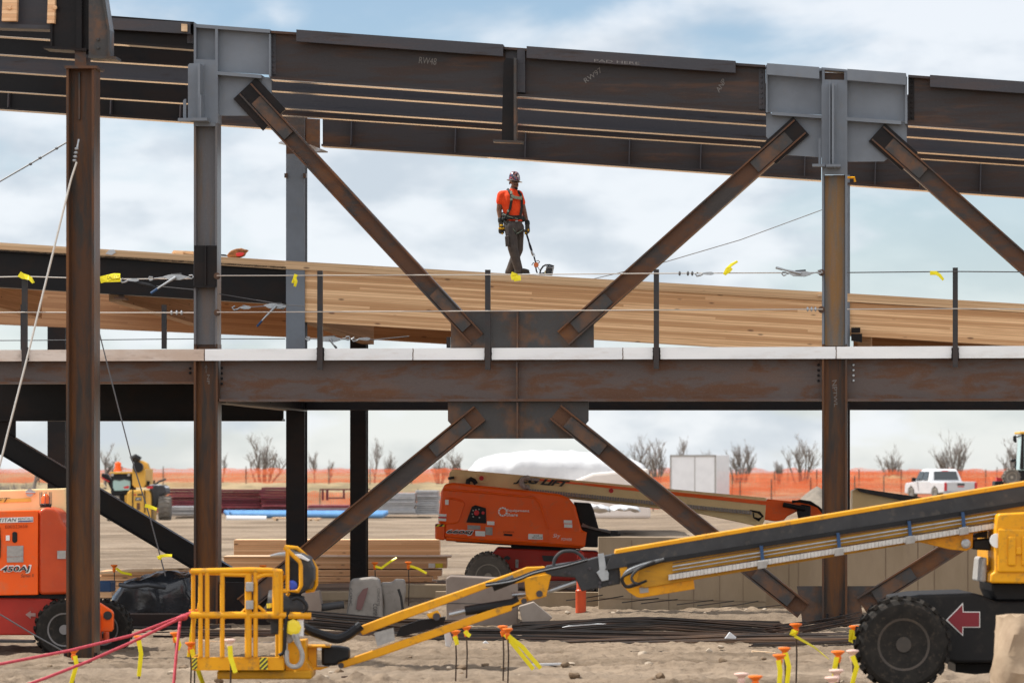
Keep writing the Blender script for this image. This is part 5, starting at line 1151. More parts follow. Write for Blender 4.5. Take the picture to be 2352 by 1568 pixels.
q = MB(); q.lathe(Q(*zt0(400, 1400), TD + .4), Z, [(.07, -.02), (.075, .02), (.06, .03)], 16); bc = q.build('beacon', black_p, tl)
q = MB(); q.lathe(Q(*zt0(400, 1390), TD + .4), Z, [(.055, .0), (.055, .09), (.03, .13), (.01, .14)], 16); q.build('lamp', plain('beacon_orange', (.85, .13, .01), .2), bc, smooth=40)
q = MB()
for i in range(8):
    a = i * math.pi / 4; c = Q(*zt0(400, 1395), TD + .4) + V((math.cos(a) * .075, math.sin(a) * .075, 0)); q.tube([c, c + Z * .17], .005, 4)
q.build('cage', wire_dark, bc)
q = MB(); q.poly([(-120, 1128), zt0(0, 1262), zt0(575, 1245), zt0(600, 1790), zt0(540, 1790), zt0(500, 1600), zt0(330, 1470), (-120, 1200)], .5, D=TD + .9); q.build('boom', tan, tl, .02)
q = MB(); q.poly([(-120, 1150), zt0(180, 1335), zt0(265, 1330), zt0(275, 1362), zt0(-10, 1372), (-120, 1162)], .006, D=TD + .9, at=-.01); q.build('boom_decal', plain('decal_yellow', (.62, .50, .10), .5), tl)
lettering('FT', *[Q(*zt0(*p), TD + .9) - Y * .03 for p in ((-30, 1372), (85, 1365), (-22, 1334))], ink, tl, .25)
q = MB(); q.tube([Q(*zt0(225, 1283), TD + .85), Q(*zt0(310, 1285), TD + .85)], .018, 8); q.lathe(Q(*zt0(262, 1285), TD + .88), -Y, [(.05, 0), (.05, .04)], 12); q.build('pin', galv, tl)
q = MB(); q.poly([zt(-250, 820), zt(420, 830), zt(460, 850), zt(330, 1150), zt(-250, 1150)], 1.5, D=TD, at=.1); q.build('chassis', redp, tl, .02)
q = MB(); q.poly([zt(-250, 800), zt(560, 795), zt(560, 830), zt(-250, 840)], 1.3, D=TD, at=.15); q.build('turntable', black_p, tl)
q = MB(); q.poly([zt(215, 970), zt(262, 935), zt(262, 955), zt(305, 957), zt(305, 985), zt(262, 985), zt(262, 1005)], .006, D=TD, at=.088); q.build('arrow', plain('arrow_dim', (.35, .2, .18), .6), tl)
wr2 = 143 / 2.24 * .588 * 2 * .98 / F * TD
def wfit(x, y, r): return Q(*zt(x, y), TD - .1)
rim_g = paint('rim_grey', (.20, .19, .19), (.15, .145, .145), .5, 4)
wheel(tl, wfit(560, 1100, 0), 268 / 2.24 * .588 / F * TD, .32, rubber, rim_g, lugs=22)
wheel(tl, Q(*zt(890, 1095), TD + .9), 262 / 2.24 * .588 / F * (TD + .9), .32, rubber, rim_g, lugs=22)
q = MB(); q.poly([zt(820, 840), zt(840, 845), zt(970, 925), zt(992, 950), zt(990, 1095), zt(975, 1118), zt(880, 1118), zt(820, 1060)], .12, D=TD + .3); hk = q.build('steering_bracket', org, tl, .015)
q = MB(); q.lathe(Q(*zt(942, 975), TD + .29), -Y, [(.055, -.03), (.055, .008)], 18); q.build('bracket_hole', ink, tl)
q = MB(); q.poly([zt(820, 930), zt(860, 945), zt(880, 990), zt(880, 1180), zt(900, 1195), zt(820, 1200)], .2, D=TD + .2); q.tube([Q(*zt(930, 1118), TD + .2), Q(*zt(930, 1200), TD + .2)], .04, 10); q.build('axle_arm', org_b, tl, .015)
q = MB(); q.poly([zt(-200, 1185), zt(290, 1195), zt(290, 1215), zt(-200, 1212)], .3, D=TD - .5); tag(q.build('pipe_length', grey_b), 'grey pipe length lying under the red lift', 'pipe')

# ================================================================== GROUND FURNITURE AROUND THE FRAME
clodm = paint('clod', (.20, .142, .092), (.13, .09, .058), .95, 9, bump=.5)
# black tarp heap
def heap(q, xs, D, depth, amp=.05, n_=22, seed=0, squash=1.0, m_=14):
    """xs: (x, ytop, ybottom) across the picture; closed lumpy body"""
    k = len(xs); rings = []
    for i in range(k):
        x, yt_, yb_ = xs[i]; top = Q(x, yt_, D).z; bot = Q(x, yb_, D).z; xx = Q(x, 0, D).x; ring = []
        for j in range(n_):
            a = 2 * math.pi * j / n_; c, s_ = math.cos(a), math.sin(a)
            yy = D + depth / 2 * (1 - math.copysign(abs(c) ** .35, c) * 1.0)
            zz = bot + (top - bot) * (.5 + .5 * math.copysign(abs(s_) ** .45, s_))
            p = V((xx, yy, zz)); nn = V((noise.noise(p * 2.1 + V((seed, 0, 0))), noise.noise(p * 2.3 + V((0, seed + 3, 0))), noise.noise(p * 2.6 + V((0, 5, seed)))))
            nn += V((noise.noise(p * 6 + V((seed, 0, 0))), noise.noise(p * 7 + V((0, seed + 3, 0))), noise.noise(p * 6.4 + V((0, 5, seed))))) * .5
            ring.append(p + nn * amp)
        rings.append(ring)
    q.loft(rings)
def smooth_xs(pts, n_):
    out = []
    for i in range(n_ + 1):
        x = pts[0][0] + (pts[-1][0] - pts[0][0]) * i / n_
        for a, b_ in zip(pts, pts[1:]):
            if a[0] <= x <= b_[0] + 1e-6:
                t = (x - a[0]) / (b_[0] - a[0]); out.append((x, a[1] + (b_[1] - a[1]) * t, a[2] + (b_[2] - a[2]) * t)); break
    return out
bt_ = thing('covered_pallet', 'goods wrapped in shiny black plastic sheet behind the left column', 'covered goods', G(350, 63.5))
q = MB(); heap(q, smooth_xs([(258, 1392, 1432), (262, 1365, 1432), (285, 1338, 1432), (318, 1326, 1432), (345, 1317, 1432), (425, 1318, 1432), (432, 1330, 1432), (440, 1350, 1432), (455, 1385, 1432)], 34), 62.6, 2.0, .09, 30); q.build('plastic_sheet', tarp_b, bt_, smooth=75)
q = MB(); q.tube([Q(275, 1342, 62.4), Q(300, 1346, 62.3), Q(340, 1342, 62.3), Q(380, 1348, 62.4)], .035, 8); q.build('sheet_fold', paint('tarp_fold_lit', (.06, .065, .075), None, .25, 4, bump=.3), bt_, smooth=60)  # fold in a lighter tone, a highlight painted onto the plastic
q = MB(); q.poly([(300, 1400), (318, 1404), (304, 1412), (286, 1408)], .02, D=62.2); q.build('sheet_corner', tarp_b, bt_)
q = MB(); q.box(G(350, 60.5) + Z * .12, 1.5, .5, .22); q.box(G(350, 60.2) + Z * .03, 2.2, .9, .06); tag(q.build('steel_plate_stack', steel_black, bevel=.01), 'low black steel sections lying before the plastic wrapped goods', 'steel sections')
q = MB(); q.poly([zt(832, 680), zt(965, 678), zt(970, 690), zt(970, 772), zt(832, 772)], .8, D=66); tag(q.build('blue_box', blue_d, bevel=.02), 'blue box between the near column and the black sheet', 'box')
q = MB(); q.poly([zt(800, 775), zt(975, 775), zt(978, 822), zt(800, 822)], 1.0, D=65.5); tag(q.build('timber_block', lumber), 'pale timber block under the blue box', 'timber')
# lumber stacks
def stack(label, x0, x1, ys, D, depth, mat, grp='stacks of laminated timber'):
    r_ = thing('lumber_stack', label, 'timber stack', G((x0 + x1) / 2, D), grp)
    for i, (yt_, yb_, a, b_) in enumerate(ys):
        q = MB(); q.poly([(x0 + a, yt_), (x1 + b_, yt_), (x1 + b_, yb_), (x0 + a, yb_)], depth, D=D); q.build('beam', mat, r_, .006)
    return r_
stack('tall rear stack of laminated timber behind the row of columns', 537, 1010, [(1239, 1276, 0, 0), (1277, 1300, 0, 0), (1301, 1350, 0, -5)], 88, 1.2, lumber)
ls = stack('front stack of laminated timber with a yellow and a white label', 517, 1022, [(1279, 1304, -3, 4), (1308, 1322, 0, -8), (1323, 1336, 10, -30), (1337, 1348, 20, -20)], 84, 1.2, lumber)
q = MB(); q.poly([(1000, 1293), (1017, 1293), (1017, 1303), (1000, 1303)], .01, D=84, at=-.012); q.build('yellow_label', plain('label_yellow', (.8, .7, .03), .5), ls)
q = MB(); q.poly([(984, 1293), (999, 1293), (999, 1303), (984, 1303)], .01, D=84, at=-.012); q.build('white_label', white_l, ls)
q = MB(); q.poly([(512, 1277), (1036, 1277), (1036, 1280), (512, 1280)], 1.3, D=83.95); q.build('top_board', lumber_b, ls)
stack('low stack of pale boards behind the black plastic sheet', 215, 447, [(1311, 1321, 15, 0), (1322, 1334, 0, 5), (1335, 1344, 8, 0), (1345, 1358, 0, 0)], 72, 1.2, lumber)
for lab, pts, D in (('long pale board on top of the low stack', [(222, 1313), (300, 1307), (440, 1304), (441, 1309), (300, 1313), (222, 1318)], 71.6), ):
    q = MB(); q.poly(pts, .25, D=D); tag(q.build('loose_board', lumber_b), lab, 'board')
# big paper bag
bg_ = thing('bulk_bag', 'slumped pale paper bags with printing standing against the third row column', 'bag', G(850, 62.2))
za2 = tile(1000, 1967)
def sackp(pts, D, th):
    q = MB(); q.poly([za2(*p) for p in pts], th, D=D); o = q.build('bag', bagm, bg_, .05, seg=3)
    return o
sackp([(822, 660), (905, 652), (1010, 640), (1075, 652), (1098, 760), (1112, 1030), (900, 1040), (780, 1032), (800, 900), (812, 760)], 61.9, .55)
sackp([(1085, 692), (1185, 690), (1212, 660), (1298, 664), (1306, 770), (1272, 1000), (1110, 1035), (1118, 860)], 62.3, .5)
ob_ = lambda p: Q(p[0], p[1], 61.9) - Y * .035
lettering('COMPACTO', ob_((857, 1385)), ob_((857, 1440)), ob_((867, 1385)), ink, bg_); lettering('CONCRETE', ob_((867, 1350)), ob_((867, 1390)), ob_((872, 1350)), ink, bg_)
lettering('CONC', ob_((803, 1350)), ob_((803, 1390)), ob_((809, 1350)), ink, bg_)
q = MB(); q.prism([ob_(p) for p in ((818, 1398), (822, 1370), (834, 1352), (846, 1348), (842, 1366), (836, 1384), (830, 1400))], Y * .01); q.build('red_print', plain('print_red', (.17, .085, .08), .7), bg_)
q = MB(); q.tube([Q(x, y, 61.85) for x, y in ((915, 1352), (921, 1370), (925, 1400))], .02, 6); q.build('strap', ink, bg_)
# cardboard boxes
cb = thing('cardboard_box', 'big brown cardboard carton on a blue pallet behind the jib', 'carton', G(1105, 62))
q = MB(); q.poly([(1024, 1328), (1034, 1322), (1190, 1330), (1190, 1446), (1026, 1446)], 1.0, D=61.5); q.build('carton', card, cb, .02)
q = MB(); q.poly([(1024, 1384), (1190, 1386), (1190, 1387), (1024, 1385)], .01, D=61.5, at=-.006); q.build('seam', ink, cb)
q = MB(); q.box(Q(1130, 1452, 61.4) + Y * .4, 1.0, .9, .02); 
for dx in (-.42, 0, .42): q.box(Q(1130, 1456, 61.4) + V((dx, .4, -.05)), .12, .9, .09)
q.box(Q(1130, 1460, 61.4) + V((0, .4, -.10)), 1.0, .9, .02); tag(q.build('pallet', blue_d), 'blue pallet under the brown carton', 'pallet')
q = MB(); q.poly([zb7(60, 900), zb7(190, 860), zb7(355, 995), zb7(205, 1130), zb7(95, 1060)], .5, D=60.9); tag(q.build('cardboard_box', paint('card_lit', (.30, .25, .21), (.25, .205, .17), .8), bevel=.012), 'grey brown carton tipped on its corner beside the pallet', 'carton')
q = MB(); q.poly([za(395, 785), za(550, 760), za(575, 900), za(560, 1030), za(400, 1025)], .6, D=60.8); tag(q.build('cardboard_box', card, bevel=.012), 'dented brown carton behind the control console of the basket', 'carton')
q = MB(); q.tube([Q(*za(575, 905), 60.9), Q(*za(770, 880), 60.9)], .055, 14); tag(q.build('pipe_length', grey_b, smooth=40), 'short grey pipe leaning beside the dented carton', 'pipe')
# concrete walls and kerb
q = MB(); q.poly([(1375, 1233), (1760, 1236), (1760, 1418), (1375, 1408)], .3, D=66.5)
cw = tag(q.build('concrete_wall', conc_w), 'long brown concrete foundation wall behind the lower right brace', 'concrete wall')
jm = paint('joint', (.215, .16, .108), (.18, .13, .09), .9, 3)
def joints(root, xs, y0, y1, D, w_=2.0):
    for x in xs:
        q = MB(); q.poly([(x, y0), (x + w_, y0), (x + w_ + random.uniform(-.5, .5), y1), (x, y1)], .006, D=D, at=-.004); q.build('joint', jm, root)
joints(cw, (1450, 1535, 1592, 1652, 1706), 1240, 1404, 66.5); q = MB(); q.poly([(1376, 1372), (1758, 1380), (1758, 1382), (1376, 1374)], .006, D=66.5, at=-.006); q.build('joint', jm, cw)
q = MB(); q.poly([(1759, 1200), (2460, 1190), (2460, 1440), (1759, 1419)], .3, D=66.9)
cw2 = tag(q.build('concrete_wall', conc_w), 'higher concrete wall panels running to the right edge behind the boom', 'concrete wall')
joints(cw2, (1811, 1833, 2033, 2107, 2145, 2222, 2300), 1205, 1425, 66.9, 2.4)
q = MB(); q.poly([(1000, 1358), (1376, 1360), (1376, 1406), (1000, 1396)], .35, D=67.2); tag(q.build('concrete_kerb', conc_w), 'low concrete footing between the carton and the orange pipe', 'concrete footing')
q = MB(); q.poly([(880, 1340), (1030, 1342), (1030, 1374), (880, 1372)], .4, D=69); q.poly([(700, 1358), (882, 1356), (882, 1378), (700, 1380)], .4, D=69.2); tag(q.build('concrete_kerb', conc_w, bevel=.02), 'low concrete footing behind the paper bags', 'concrete footing')
q = MB(); q.poly([(1958, 1126), (1975, 1120), (2060, 1136), (2200, 1170), (2260, 1250), (1958, 1240)], .5, D=84); tag(q.build('boom_section', tan), 'tan boom section showing above the yellow boom right of the right column', 'boom section')
q = MB(); q.poly([(1968, 1120), (1974, 1121), (2120, 1142), (2120, 1158), (1990, 1132), (1974, 1128)], .5, D=83.9); tag(q.build('boom_cover', grey_b), 'black sloping tube along the tan boom section', 'boom cover')
# orange standpipe
sp_ = thing('standpipe', 'orange red standpipe with a small valve at its top before the concrete footing', 'standpipe', G(1334, 65))
c0 = Q(1334, 1402, 64.6)
q = MB(); q.lathe(c0, Z, [(.082, -.03), (.082, .30), (.085, .31), (.066, .33), (.066, .62), (.06, .63)], 20); q.build('pipe', paint('pipe_orange', (.62, .09, .03), (.5, .07, .025), .4, 3), sp_, smooth=40)
q = MB(); q.lathe(c0 + Z * .62, Z, [(.03, 0), (.03, .1), (.05, .11), (.05, .16), (.025, .17), (.025, .26)], 14); q.tube([c0 + V((-.045, 0, .80)), c0 + V((-.045, 0, .88)), c0 + V((0, 0, .92)), c0 + V((.04, 0, .88)), c0 + V((.04, 0, .80))], .01, 6); q.build('valve', redp, sp_)
# rebar sticking out of the footing
for i in range(9):
    x = 1295 + i * 62 + random.uniform(-12, 12); y = 1376 + i * 2.4; q = MB()
    q.tube([Q(x, y + 2, 66.0), Q(x + 40, y - 3, 65.9), Q(x + 84, y - 9 + random.uniform(-2, 2), 65.8)], .009, 5)
    tag(q.build('rebar', rebar_m), 'bent rusty starter bar along the concrete footing', 'reinforcing bar', 'starter bars along the footing')
# bundles of bars on the dirt
def bundle(label, pts, D0, D1, n_, spread, r=.012, mat=None, up=.06):
    r *= .8; up *= 1.7; n_ = int(n_ * 1.25)
    q = MB()
    for i in range(n_):
        ox, oz = random.uniform(-spread, spread), random.uniform(0, up); jit = random.uniform(-25, 25)
        ps = []
        for k, (x, y) in enumerate(pts):
            D = D0 + (D1 - D0) * k / (len(pts) - 1); p = Q(x + jit, y, D); ps.append(p + V((0, ox, oz + random.uniform(-.01, .01))))
        q.tube(ps, r, 5)
    return tag(q.build('rebar_bundle', mat or rebar_m), label, 'rebar bundle', 'tied bundles of reinforcing bars')
bundle('arched bundle of black bars before the right column foot', [(1130, 1476), (1220, 1466), (1300, 1455), (1400, 1447), (1500, 1444), (1600, 1450), (1700, 1459), (1800, 1466)], 58.5, 58.5, 20, .25, .013, up=.10)
bundle('long flat bundle of bars under the arched one', [(1080, 1466), (1300, 1468), (1500, 1473), (1700, 1478), (1900, 1478)], 57.8, 57.5, 22, .3, .013, up=.08)
bundle('front bundle of brown bars across the middle', [(900, 1492), (1100, 1492), (1300, 1489), (1500, 1480), (1700, 1474), (1900, 1472), (1980, 1470)], 56, 56.2, 16, .2, .014, rust('rebar_brown', (.07, .06, .055), (.17, .11, .075), BRN, .6, .4, stretch=(.2, 2, 2)))
bundle('thin bars lying nearest before the rebar bundles', [(560, 1498), (900, 1497), (1200, 1496), (1480, 1492)], 55.2, 55.6, 8, .15, .011, rust('rebar_tan', (.12, .10, .09), (.26, .19, .14), BRN, .6, .4, stretch=(.2, 2, 2)), up=.03)
bundle('dark bundle of bars left of the centre, behind the jib tip', [(700, 1440), (760, 1446), (900, 1458), (1060, 1462)], 58.5, 58.4, 26, .3, .014, up=.14)
bundle('bars running behind the basket at the left', [(410, 1488), (560, 1486), (700, 1484), (900, 1487)], 55.8, 55.6, 9, .2, .012, rust('rebar_pale', (.2, .17, .15), (.30, .24, .2), BRN, .6, .3, stretch=(.2, 2, 2)), up=.04)
bundle('fan of black bars beside the right column foot', [(1760, 1464), (1850, 1452), (1900, 1443), (1960, 1432)], 58.5, 59.5, 14, .3, .012, up=.10)
bundle('bars running to the big tyre', [(1740, 1488), (1850, 1484), (1990, 1478), (2080, 1478)], 55.5, 55.2, 9, .2, .011, up=.04)
bundle('wide mat of black bars lying under the middle of the frame', [(1000, 1472), (1250, 1474), (1500, 1479), (1750, 1484), (1960, 1482)], 56.9, 56.9, 40, .8, .014, up=.05)
bundle('black bars heaped behind the arched bundle', [(1200, 1446), (1400, 1441), (1600, 1440), (1780, 1446)], 60.0, 60.2, 30, .7, .014, up=.06)
bundle('black bars lying across behind the basket', [(420, 1462), (600, 1464), (800, 1468), (1000, 1470)], 57.4, 57.2, 34, .8, .014, up=.05)
q = MB(); q.poly([(1230, 1497), (1500, 1494), (1700, 1496), (1700, 1500), (1500, 1503), (1230, 1506)], .12, D=55.0); tag(q.build('steel_flat', steel_rust), 'flat rusty steel length before the rebar bundles', 'steel flat')
# soil bank edge under the frame
# plastic scraps and stones
for lab, pts, D in (('crumpled clear plastic on the rebar bundles', [(1290, 1440), (1320, 1432), (1345, 1430), (1400, 1432), (1408, 1440), (1380, 1446), (1320, 1448)], 58.9), ('white paper scrap between the rebar bundles', [(1664, 1466), (1676, 1450), (1692, 1463), (1690, 1467)], 56.0), ('white scrap hanging by the capped stake under the jib', [(1020, 1452), (1032, 1448), (1040, 1470), (1034, 1486), (1024, 1484)], 46.6), ('small white scrap on the bars at the centre', [(1105, 1478), (1115, 1470), (1124, 1478)], 55.6)):
    q = MB(); q.poly(pts, .06, D=D); tag(q.build('plastic_scrap', tarp_w, bevel=.01), lab, 'scrap')
for i in range(34):
    x = random.uniform(20, 2300); D = random.uniform(42.5, 55) if i % 3 else random.uniform(62.8, 65)
    if 63.5 < D and x < 1250: x = random.uniform(1300, 1800)
    g = G(x, D); r = random.uniform(.02, .055); q = MB(); q.ball(g + Z * (r * .3 + .02), r, r * .9, r * .6, 8, 5)
    for k, p in enumerate(q.v): q.v[k] = p + V((noise.noise(p * 19), noise.noise(p * 19 + V((4, 4, 4))), noise.noise(p * 17 + V((9, 0, 0))))) * r * .5
    tag(q.build('stone', conc, smooth=50), 'small dusty stone on the dirt', 'stone', 'stones scattered on the dirt')
for lab, x0, y0, x1, y1, D in (('grey board on the dirt right of the middle bars', 1806 / 2.24 * 0 + 1050, 1492, 1120, 1489, 54.8), ('pale wood end near the tyre', 1552 + 176, 1494, 1790, 1498, 54), ('bent plank in the dirt at the lower left', 96, 1503, 135, 1500, 50)):
    q = MB(); q.poly([(x0, y0), (x1, y1), (x1, y1 + 5), (x0, y0 + 5)], .15, D=D); tag(q.build('loose_board', lumber_b), lab, 'board', 'loose boards on the dirt')

for i in range(26):
    x = random.uniform(30, 1950); D = random.uniform(47, 57) if i % 2 else random.uniform(53, 61); g = G(x, D) + Z * .02; a = random.uniform(-.5, .5); L = random.uniform(.1, .55)
    u = V((math.cos(a), math.sin(a), random.uniform(-.05, .05))); q = MB(); q.bar(g - u * L / 2, g + u * L / 2, V((-math.sin(a), math.cos(a), 0)), random.uniform(.02, .09), Z, random.uniform(.012, .03))
    tag(q.build('scrap_stick', (lumber_b, steel_rust, steel_black, tarp_w)[i % 4]), ('thin pale stick of scrap wood on the dirt', 'short rusty offcut on the dirt', 'short black offcut on the dirt', 'narrow white scrap on the dirt')[i % 4], 'scrap', ('scrap wood bits', 'rusty offcuts', 'black offcuts', 'white scraps')[i % 4] + ' on the dirt')
for i in range(60):
    x = random.uniform(10, 2330); D = random.uniform(43, 54); g = G(x, D); r = random.uniform(.018, .05); q = MB(); q.ball(g + Z * (r * .35 + .015), r * 1.3, r, r * .7, 7, 5)
    for k, p in enumerate(q.v): q.v[k] = p + V((noise.noise(p * 23), noise.noise(p * 23 + V((4, 4, 4))), noise.noise(p * 21 + V((9, 0, 0))))) * r * .7
    tag(q.build('dirt_clod', clodm, smooth=50), 'dark clod of dirt on the ground', 'clod', 'clods of dirt on the ground')
# ================================================================== YARD BEHIND: HANDLER, STACKS, TRUCK, CONTAINER, FENCE, TREES
zc = tile(350, 1750, 3.92)
CD = 196.0
tc_ = thing('telehandler', 'yellow telescopic handler seen from behind with an orange beacon on its cab', 'telehandler', G(300, CD))
def cpoly(pts, th, at, name, mat, bevel=.0, parent=None, conv=zc, D=CD, root=None, **k):
    q = MB(); q.poly([conv(*p) for p in pts], th, D=D, at=at); return q.build(name, mat, parent or root or tc_, bevel, **k)
body = cpoly([(575, 690), (610, 640), (900, 640), (930, 690), (942, 800), (942, 1110), (575, 1110), (568, 850)], 3.0, 0, 'rear_body', cat_y, .06)
cpoly([(700, 748), (795, 748), (795, 802), (700, 802)], .01, -.02, 'emblem', ink); 
lettering('CAT', *[Q(*zc(*p), CD) - Y * .05 for p in ((708, 794), (788, 794), (708, 757))], white_l, tc_)
cpoly([(722, 835), (772, 835), (772, 940), (722, 940)], .01, -.02, 'grille', steel_rust); cpoly([(735, 695), (820, 695), (820, 725), (735, 725)], .01, -.02, 'plate', ink); cpoly([(680, 700), (712, 700), (712, 720), (680, 720)], .01, -.02, 'tail_lamp', red_l)
for x in (660, 845):
    q = MB(); q.tube([Q(*zc(x, 640), CD - .03), Q(*zc(x, 980), CD - .03)], .03, 6); q.build('hose', black_p, tc_)
cpoly([(640, 320), (850, 315), (846, 560), (815, 600), (680, 600), (645, 560)], 4.0, .3, 'boom', cat_y, .03)
cpoly([(636, 210), (700, 180), (800, 230), (830, 320), (640, 320)], .8, 3.0, 'boom_head', cat_y, .05); cpoly([(600, 150), (640, 165), (640, 345), (596, 345), (590, 240)], .3, 2.8, 'boom_tilt', black_p, .05)
q = MB(); q.tube([Q(*zc(640, 175), CD + 3), Q(*zc(700, 140), CD + 3), Q(*zc(770, 185), CD + 3)], .17, 8); q.build('coupler', black_p, tc_)
q = MB(); q.lathe(Q(*zc(742, 290), CD + .2), -Y, [(.25, -.2), (.25, .2)], 12); q.build('boom_pin', black_p, tc_)
cab = cpoly([(310, 395), (330, 380), (640, 380), (640, 700), (330, 720), (310, 690)], 2.0, .5, 'cab', black_p, .05)
cpoly([(300, 362), (640, 358), (640, 388), (300, 392)], 2.2, .4, 'cab_roof', cat_y, .02)
cpoly([(345, 470), (605, 470), (610, 545), (600, 640), (370, 650), (345, 600)], .05, .42, 'window', glass_g, parent=None); cpoly([(345, 470), (605, 470), (605, 500), (520, 480), (440, 500), (380, 485), (345, 500)], .02, .40, 'sun_blind', ink)
for x in (350, 600):
    q = MB(); q.lathe(Q(*zc(x, 405), CD + .45), -Y, [(.07, 0), (.07, .05)], 10); q.build('work_lamp', grey_l, tc_)
q = MB(); q.lathe(Q(*zc(435, 352), CD + 1), Z, [(.2, 0), (.2, .08), (.15, .1), (.15, .38), (.05, .45)], 12); q.build('beacon', plain('beacon_o2', (.85, .12, .01), .25), tc_)
cpoly([(520, 590), (605, 570), (605, 612), (540, 618)], .1, -.2, 'tail_lamp', red_l); cpoly([(870, 590), (970, 575), (975, 612), (890, 618)], .1, -.2, 'tail_lamp', red_l)
cpoly([(890, 570), (1100, 560), (1150, 600), (1160, 690), (1060, 740), (1030, 880), (940, 930), (930, 700)], 2.6, .4, 'engine_cover', grey_b, .08)
cpoly([(890, 556), (1000, 556), (1140, 585), (1150, 612), (1000, 590), (890, 580)], 2.2, .7, 'engine_lid', white_p, .05)
cpoly([(250, 700), (580, 690), (580, 960), (320, 960)], 2.0, .6, 'frame', black_p, .05)
cpoly([(525, 720), (575, 710), (570, 850), (525, 820)], .1, .4, 'step', cat_y)
for x0, x1, y0, y1 in ((1045, 1235, 720, 1180), (250, 450, 905, 1200)):
    c = Q(*zc((x0 + x1) / 2, 0), CD); w_ = (zc(x1, 0)[0] - zc(x0, 0)[0]) / F * CD; r_ = .52 * 1.13
    zt_ = G(300, CD).z + r_
    wheel(tc_, V((c.x - w_ / 2, CD + .5, zt_)), r_ * 1.0, w_, rubber_dusty, rim_t, ax=X, lugs=16)
cpoly([(100, 380), (200, 400), (250, 480), (290, 620), (250, 640), (190, 520), (100, 460)], .6, 2.5, 'left_arm', black_p, .05); cpoly([(110, 440), (180, 480), (230, 500), (220, 520), (120, 470)], .1, 2.4, 'red_stripe', red_l)
q = MB(); q.tube([Q(*zc(1000, 560), CD + 2), Q(*zc(1060, 510), CD + 2), Q(*zc(1170, 470), CD + 2)], .05, 6); q.tube([Q(*zc(985, 560), CD + 2), Q(*zc(990, 490), CD + 2)], .05, 6); q.tube([Q(*zc(880, 560), CD + 1), Q(*zc(890, 500), CD + 1)], .12, 6); q.build('exhaust', black_p, tc_)
q = MB(); q.poly([zc(1180, 520), zc(1640, 525), zc(1640, 600), zc(1180, 600)], .7, D=214); q.build('x', tan) if False else tag(q.build('boom_section', tan), 'tan boom lying level behind the yellow handler', 'boom section')
q = MB(); q.poly([zc(60, 540), zc(200, 545), zc(240, 600), zc(60, 575)], .7, D=214); tag(q.build('boom_section', tan), 'end of a tan boom left of the yellow handler', 'boom section')
# red steel stacks
zr = tile(1000, 1350)
def slats(label, x0, x1, yt_, yb_, n_, D, mat, cat='steel stack', name='steel_stack', grp=None, depth=4, alt=None, jit=3):
    r_ = thing(name, label, cat, G((x0 + x1) / 2, D), grp); h = (yb_ - yt_) / n_
    q = MB(); q2 = MB()
    for i in range(n_):
        a = random.uniform(-jit, jit); b_ = random.uniform(-jit, jit)
        (q2 if alt and i % 4 == 2 else q).poly([(x0 + a, yt_ + i * h), (x1 + b_, yt_ + i * h), (x1 + b_, yt_ + i * h + h * .8), (x0 + a, yt_ + i * h + h * .8)], depth, D=D, at=random.uniform(0, .3))
    q.build('layer_pile', mat, r_)
    if q2.v: q2.build('layer_pile', alt, r_)
    return r_
mar2 = paint('maroon_light', (.26, .06, .075), (.2, .04, .05), .5, 3, dirt=(.4, .3, .3))
slats('maroon steel frames stacked between the handler and the left column', 385, 448, 1122, 1182, 9, 212, maroon, alt=mar2, grp='stacks of maroon steel')
slats('maroon steel frames stacked just right of the left column', 500, 598, 1124, 1180, 9, 212, maroon, alt=mar2, grp='stacks of maroon steel')
slats('higher maroon steel stack left of the second row column', 598, 662, 1119, 1184, 10, 210, maroon, alt=mar2, grp='stacks of maroon steel')
slats('tangled silver scaffold parts beside the handler', 385, 450, 1163, 1185, 5, 205, silver, cat='scaffold parts', name='scaffold_pile', jit=8)
slats('low pile of maroon and grey steel right of the second row column', 706, 800, 1160, 1176, 5, 208, mar2, alt=silver, jit=9, grp='stacks of maroon steel')
slats('silver sheet stack in front of the tall brace', 848, 952, 1132, 1182, 11, 208, silver, cat='sheet stack', name='sheet_stack', grp='stacks of silver sheets')
slats('silver sheet stack beside the orange lift', 956, 1008, 1126, 1182, 11, 210, silver, cat='sheet stack', name='sheet_stack', grp='stacks of silver sheets')
q = MB()
for x in (734, 756): q.poly([zr(575 if x == 734 else 612, 1250), zr(590 if x == 734 else 632, 1250), zr(590 if x == 734 else 632, 1350), zr(575 if x == 734 else 612, 1350)], .4, D=216)
q.poly([zr(560, 1250), zr(1000, 1250), zr(1000, 1262), zr(560, 1262)], .4, D=217); q.poly([zr(630, 1325), zr(780, 1325), zr(780, 1337), zr(630, 1337)], .4, D=217); q.poly([zr(760, 1262), zr(775, 1262), zr(775, 1330), zr(760, 1330)], .4, D=217)
tag(q.build('gate_panel', maroon), 'maroon steel frame standing behind the low pile', 'steel frame')
for i in range(7):
    q = MB(); y = 1176 + (i % 4) * 2.6; q.tube([Q(515 + i * 3, y, 204 - i * .4), Q(875 + (i * 13) % 18, y + 1, 203 - i * .4)], .11, 8)
    tag(q.build('pipe_length', bluep), 'long blue plastic pipe lying before the maroon stacks', 'pipe', 'blue pipes on the ground')
q = MB(); q.tube([Q(520, 1190, 200), Q(612, 1191, 200)], .14, 8); tag(q.build('pipe_length', white_p), 'white pipe length before the blue pipes', 'pipe')
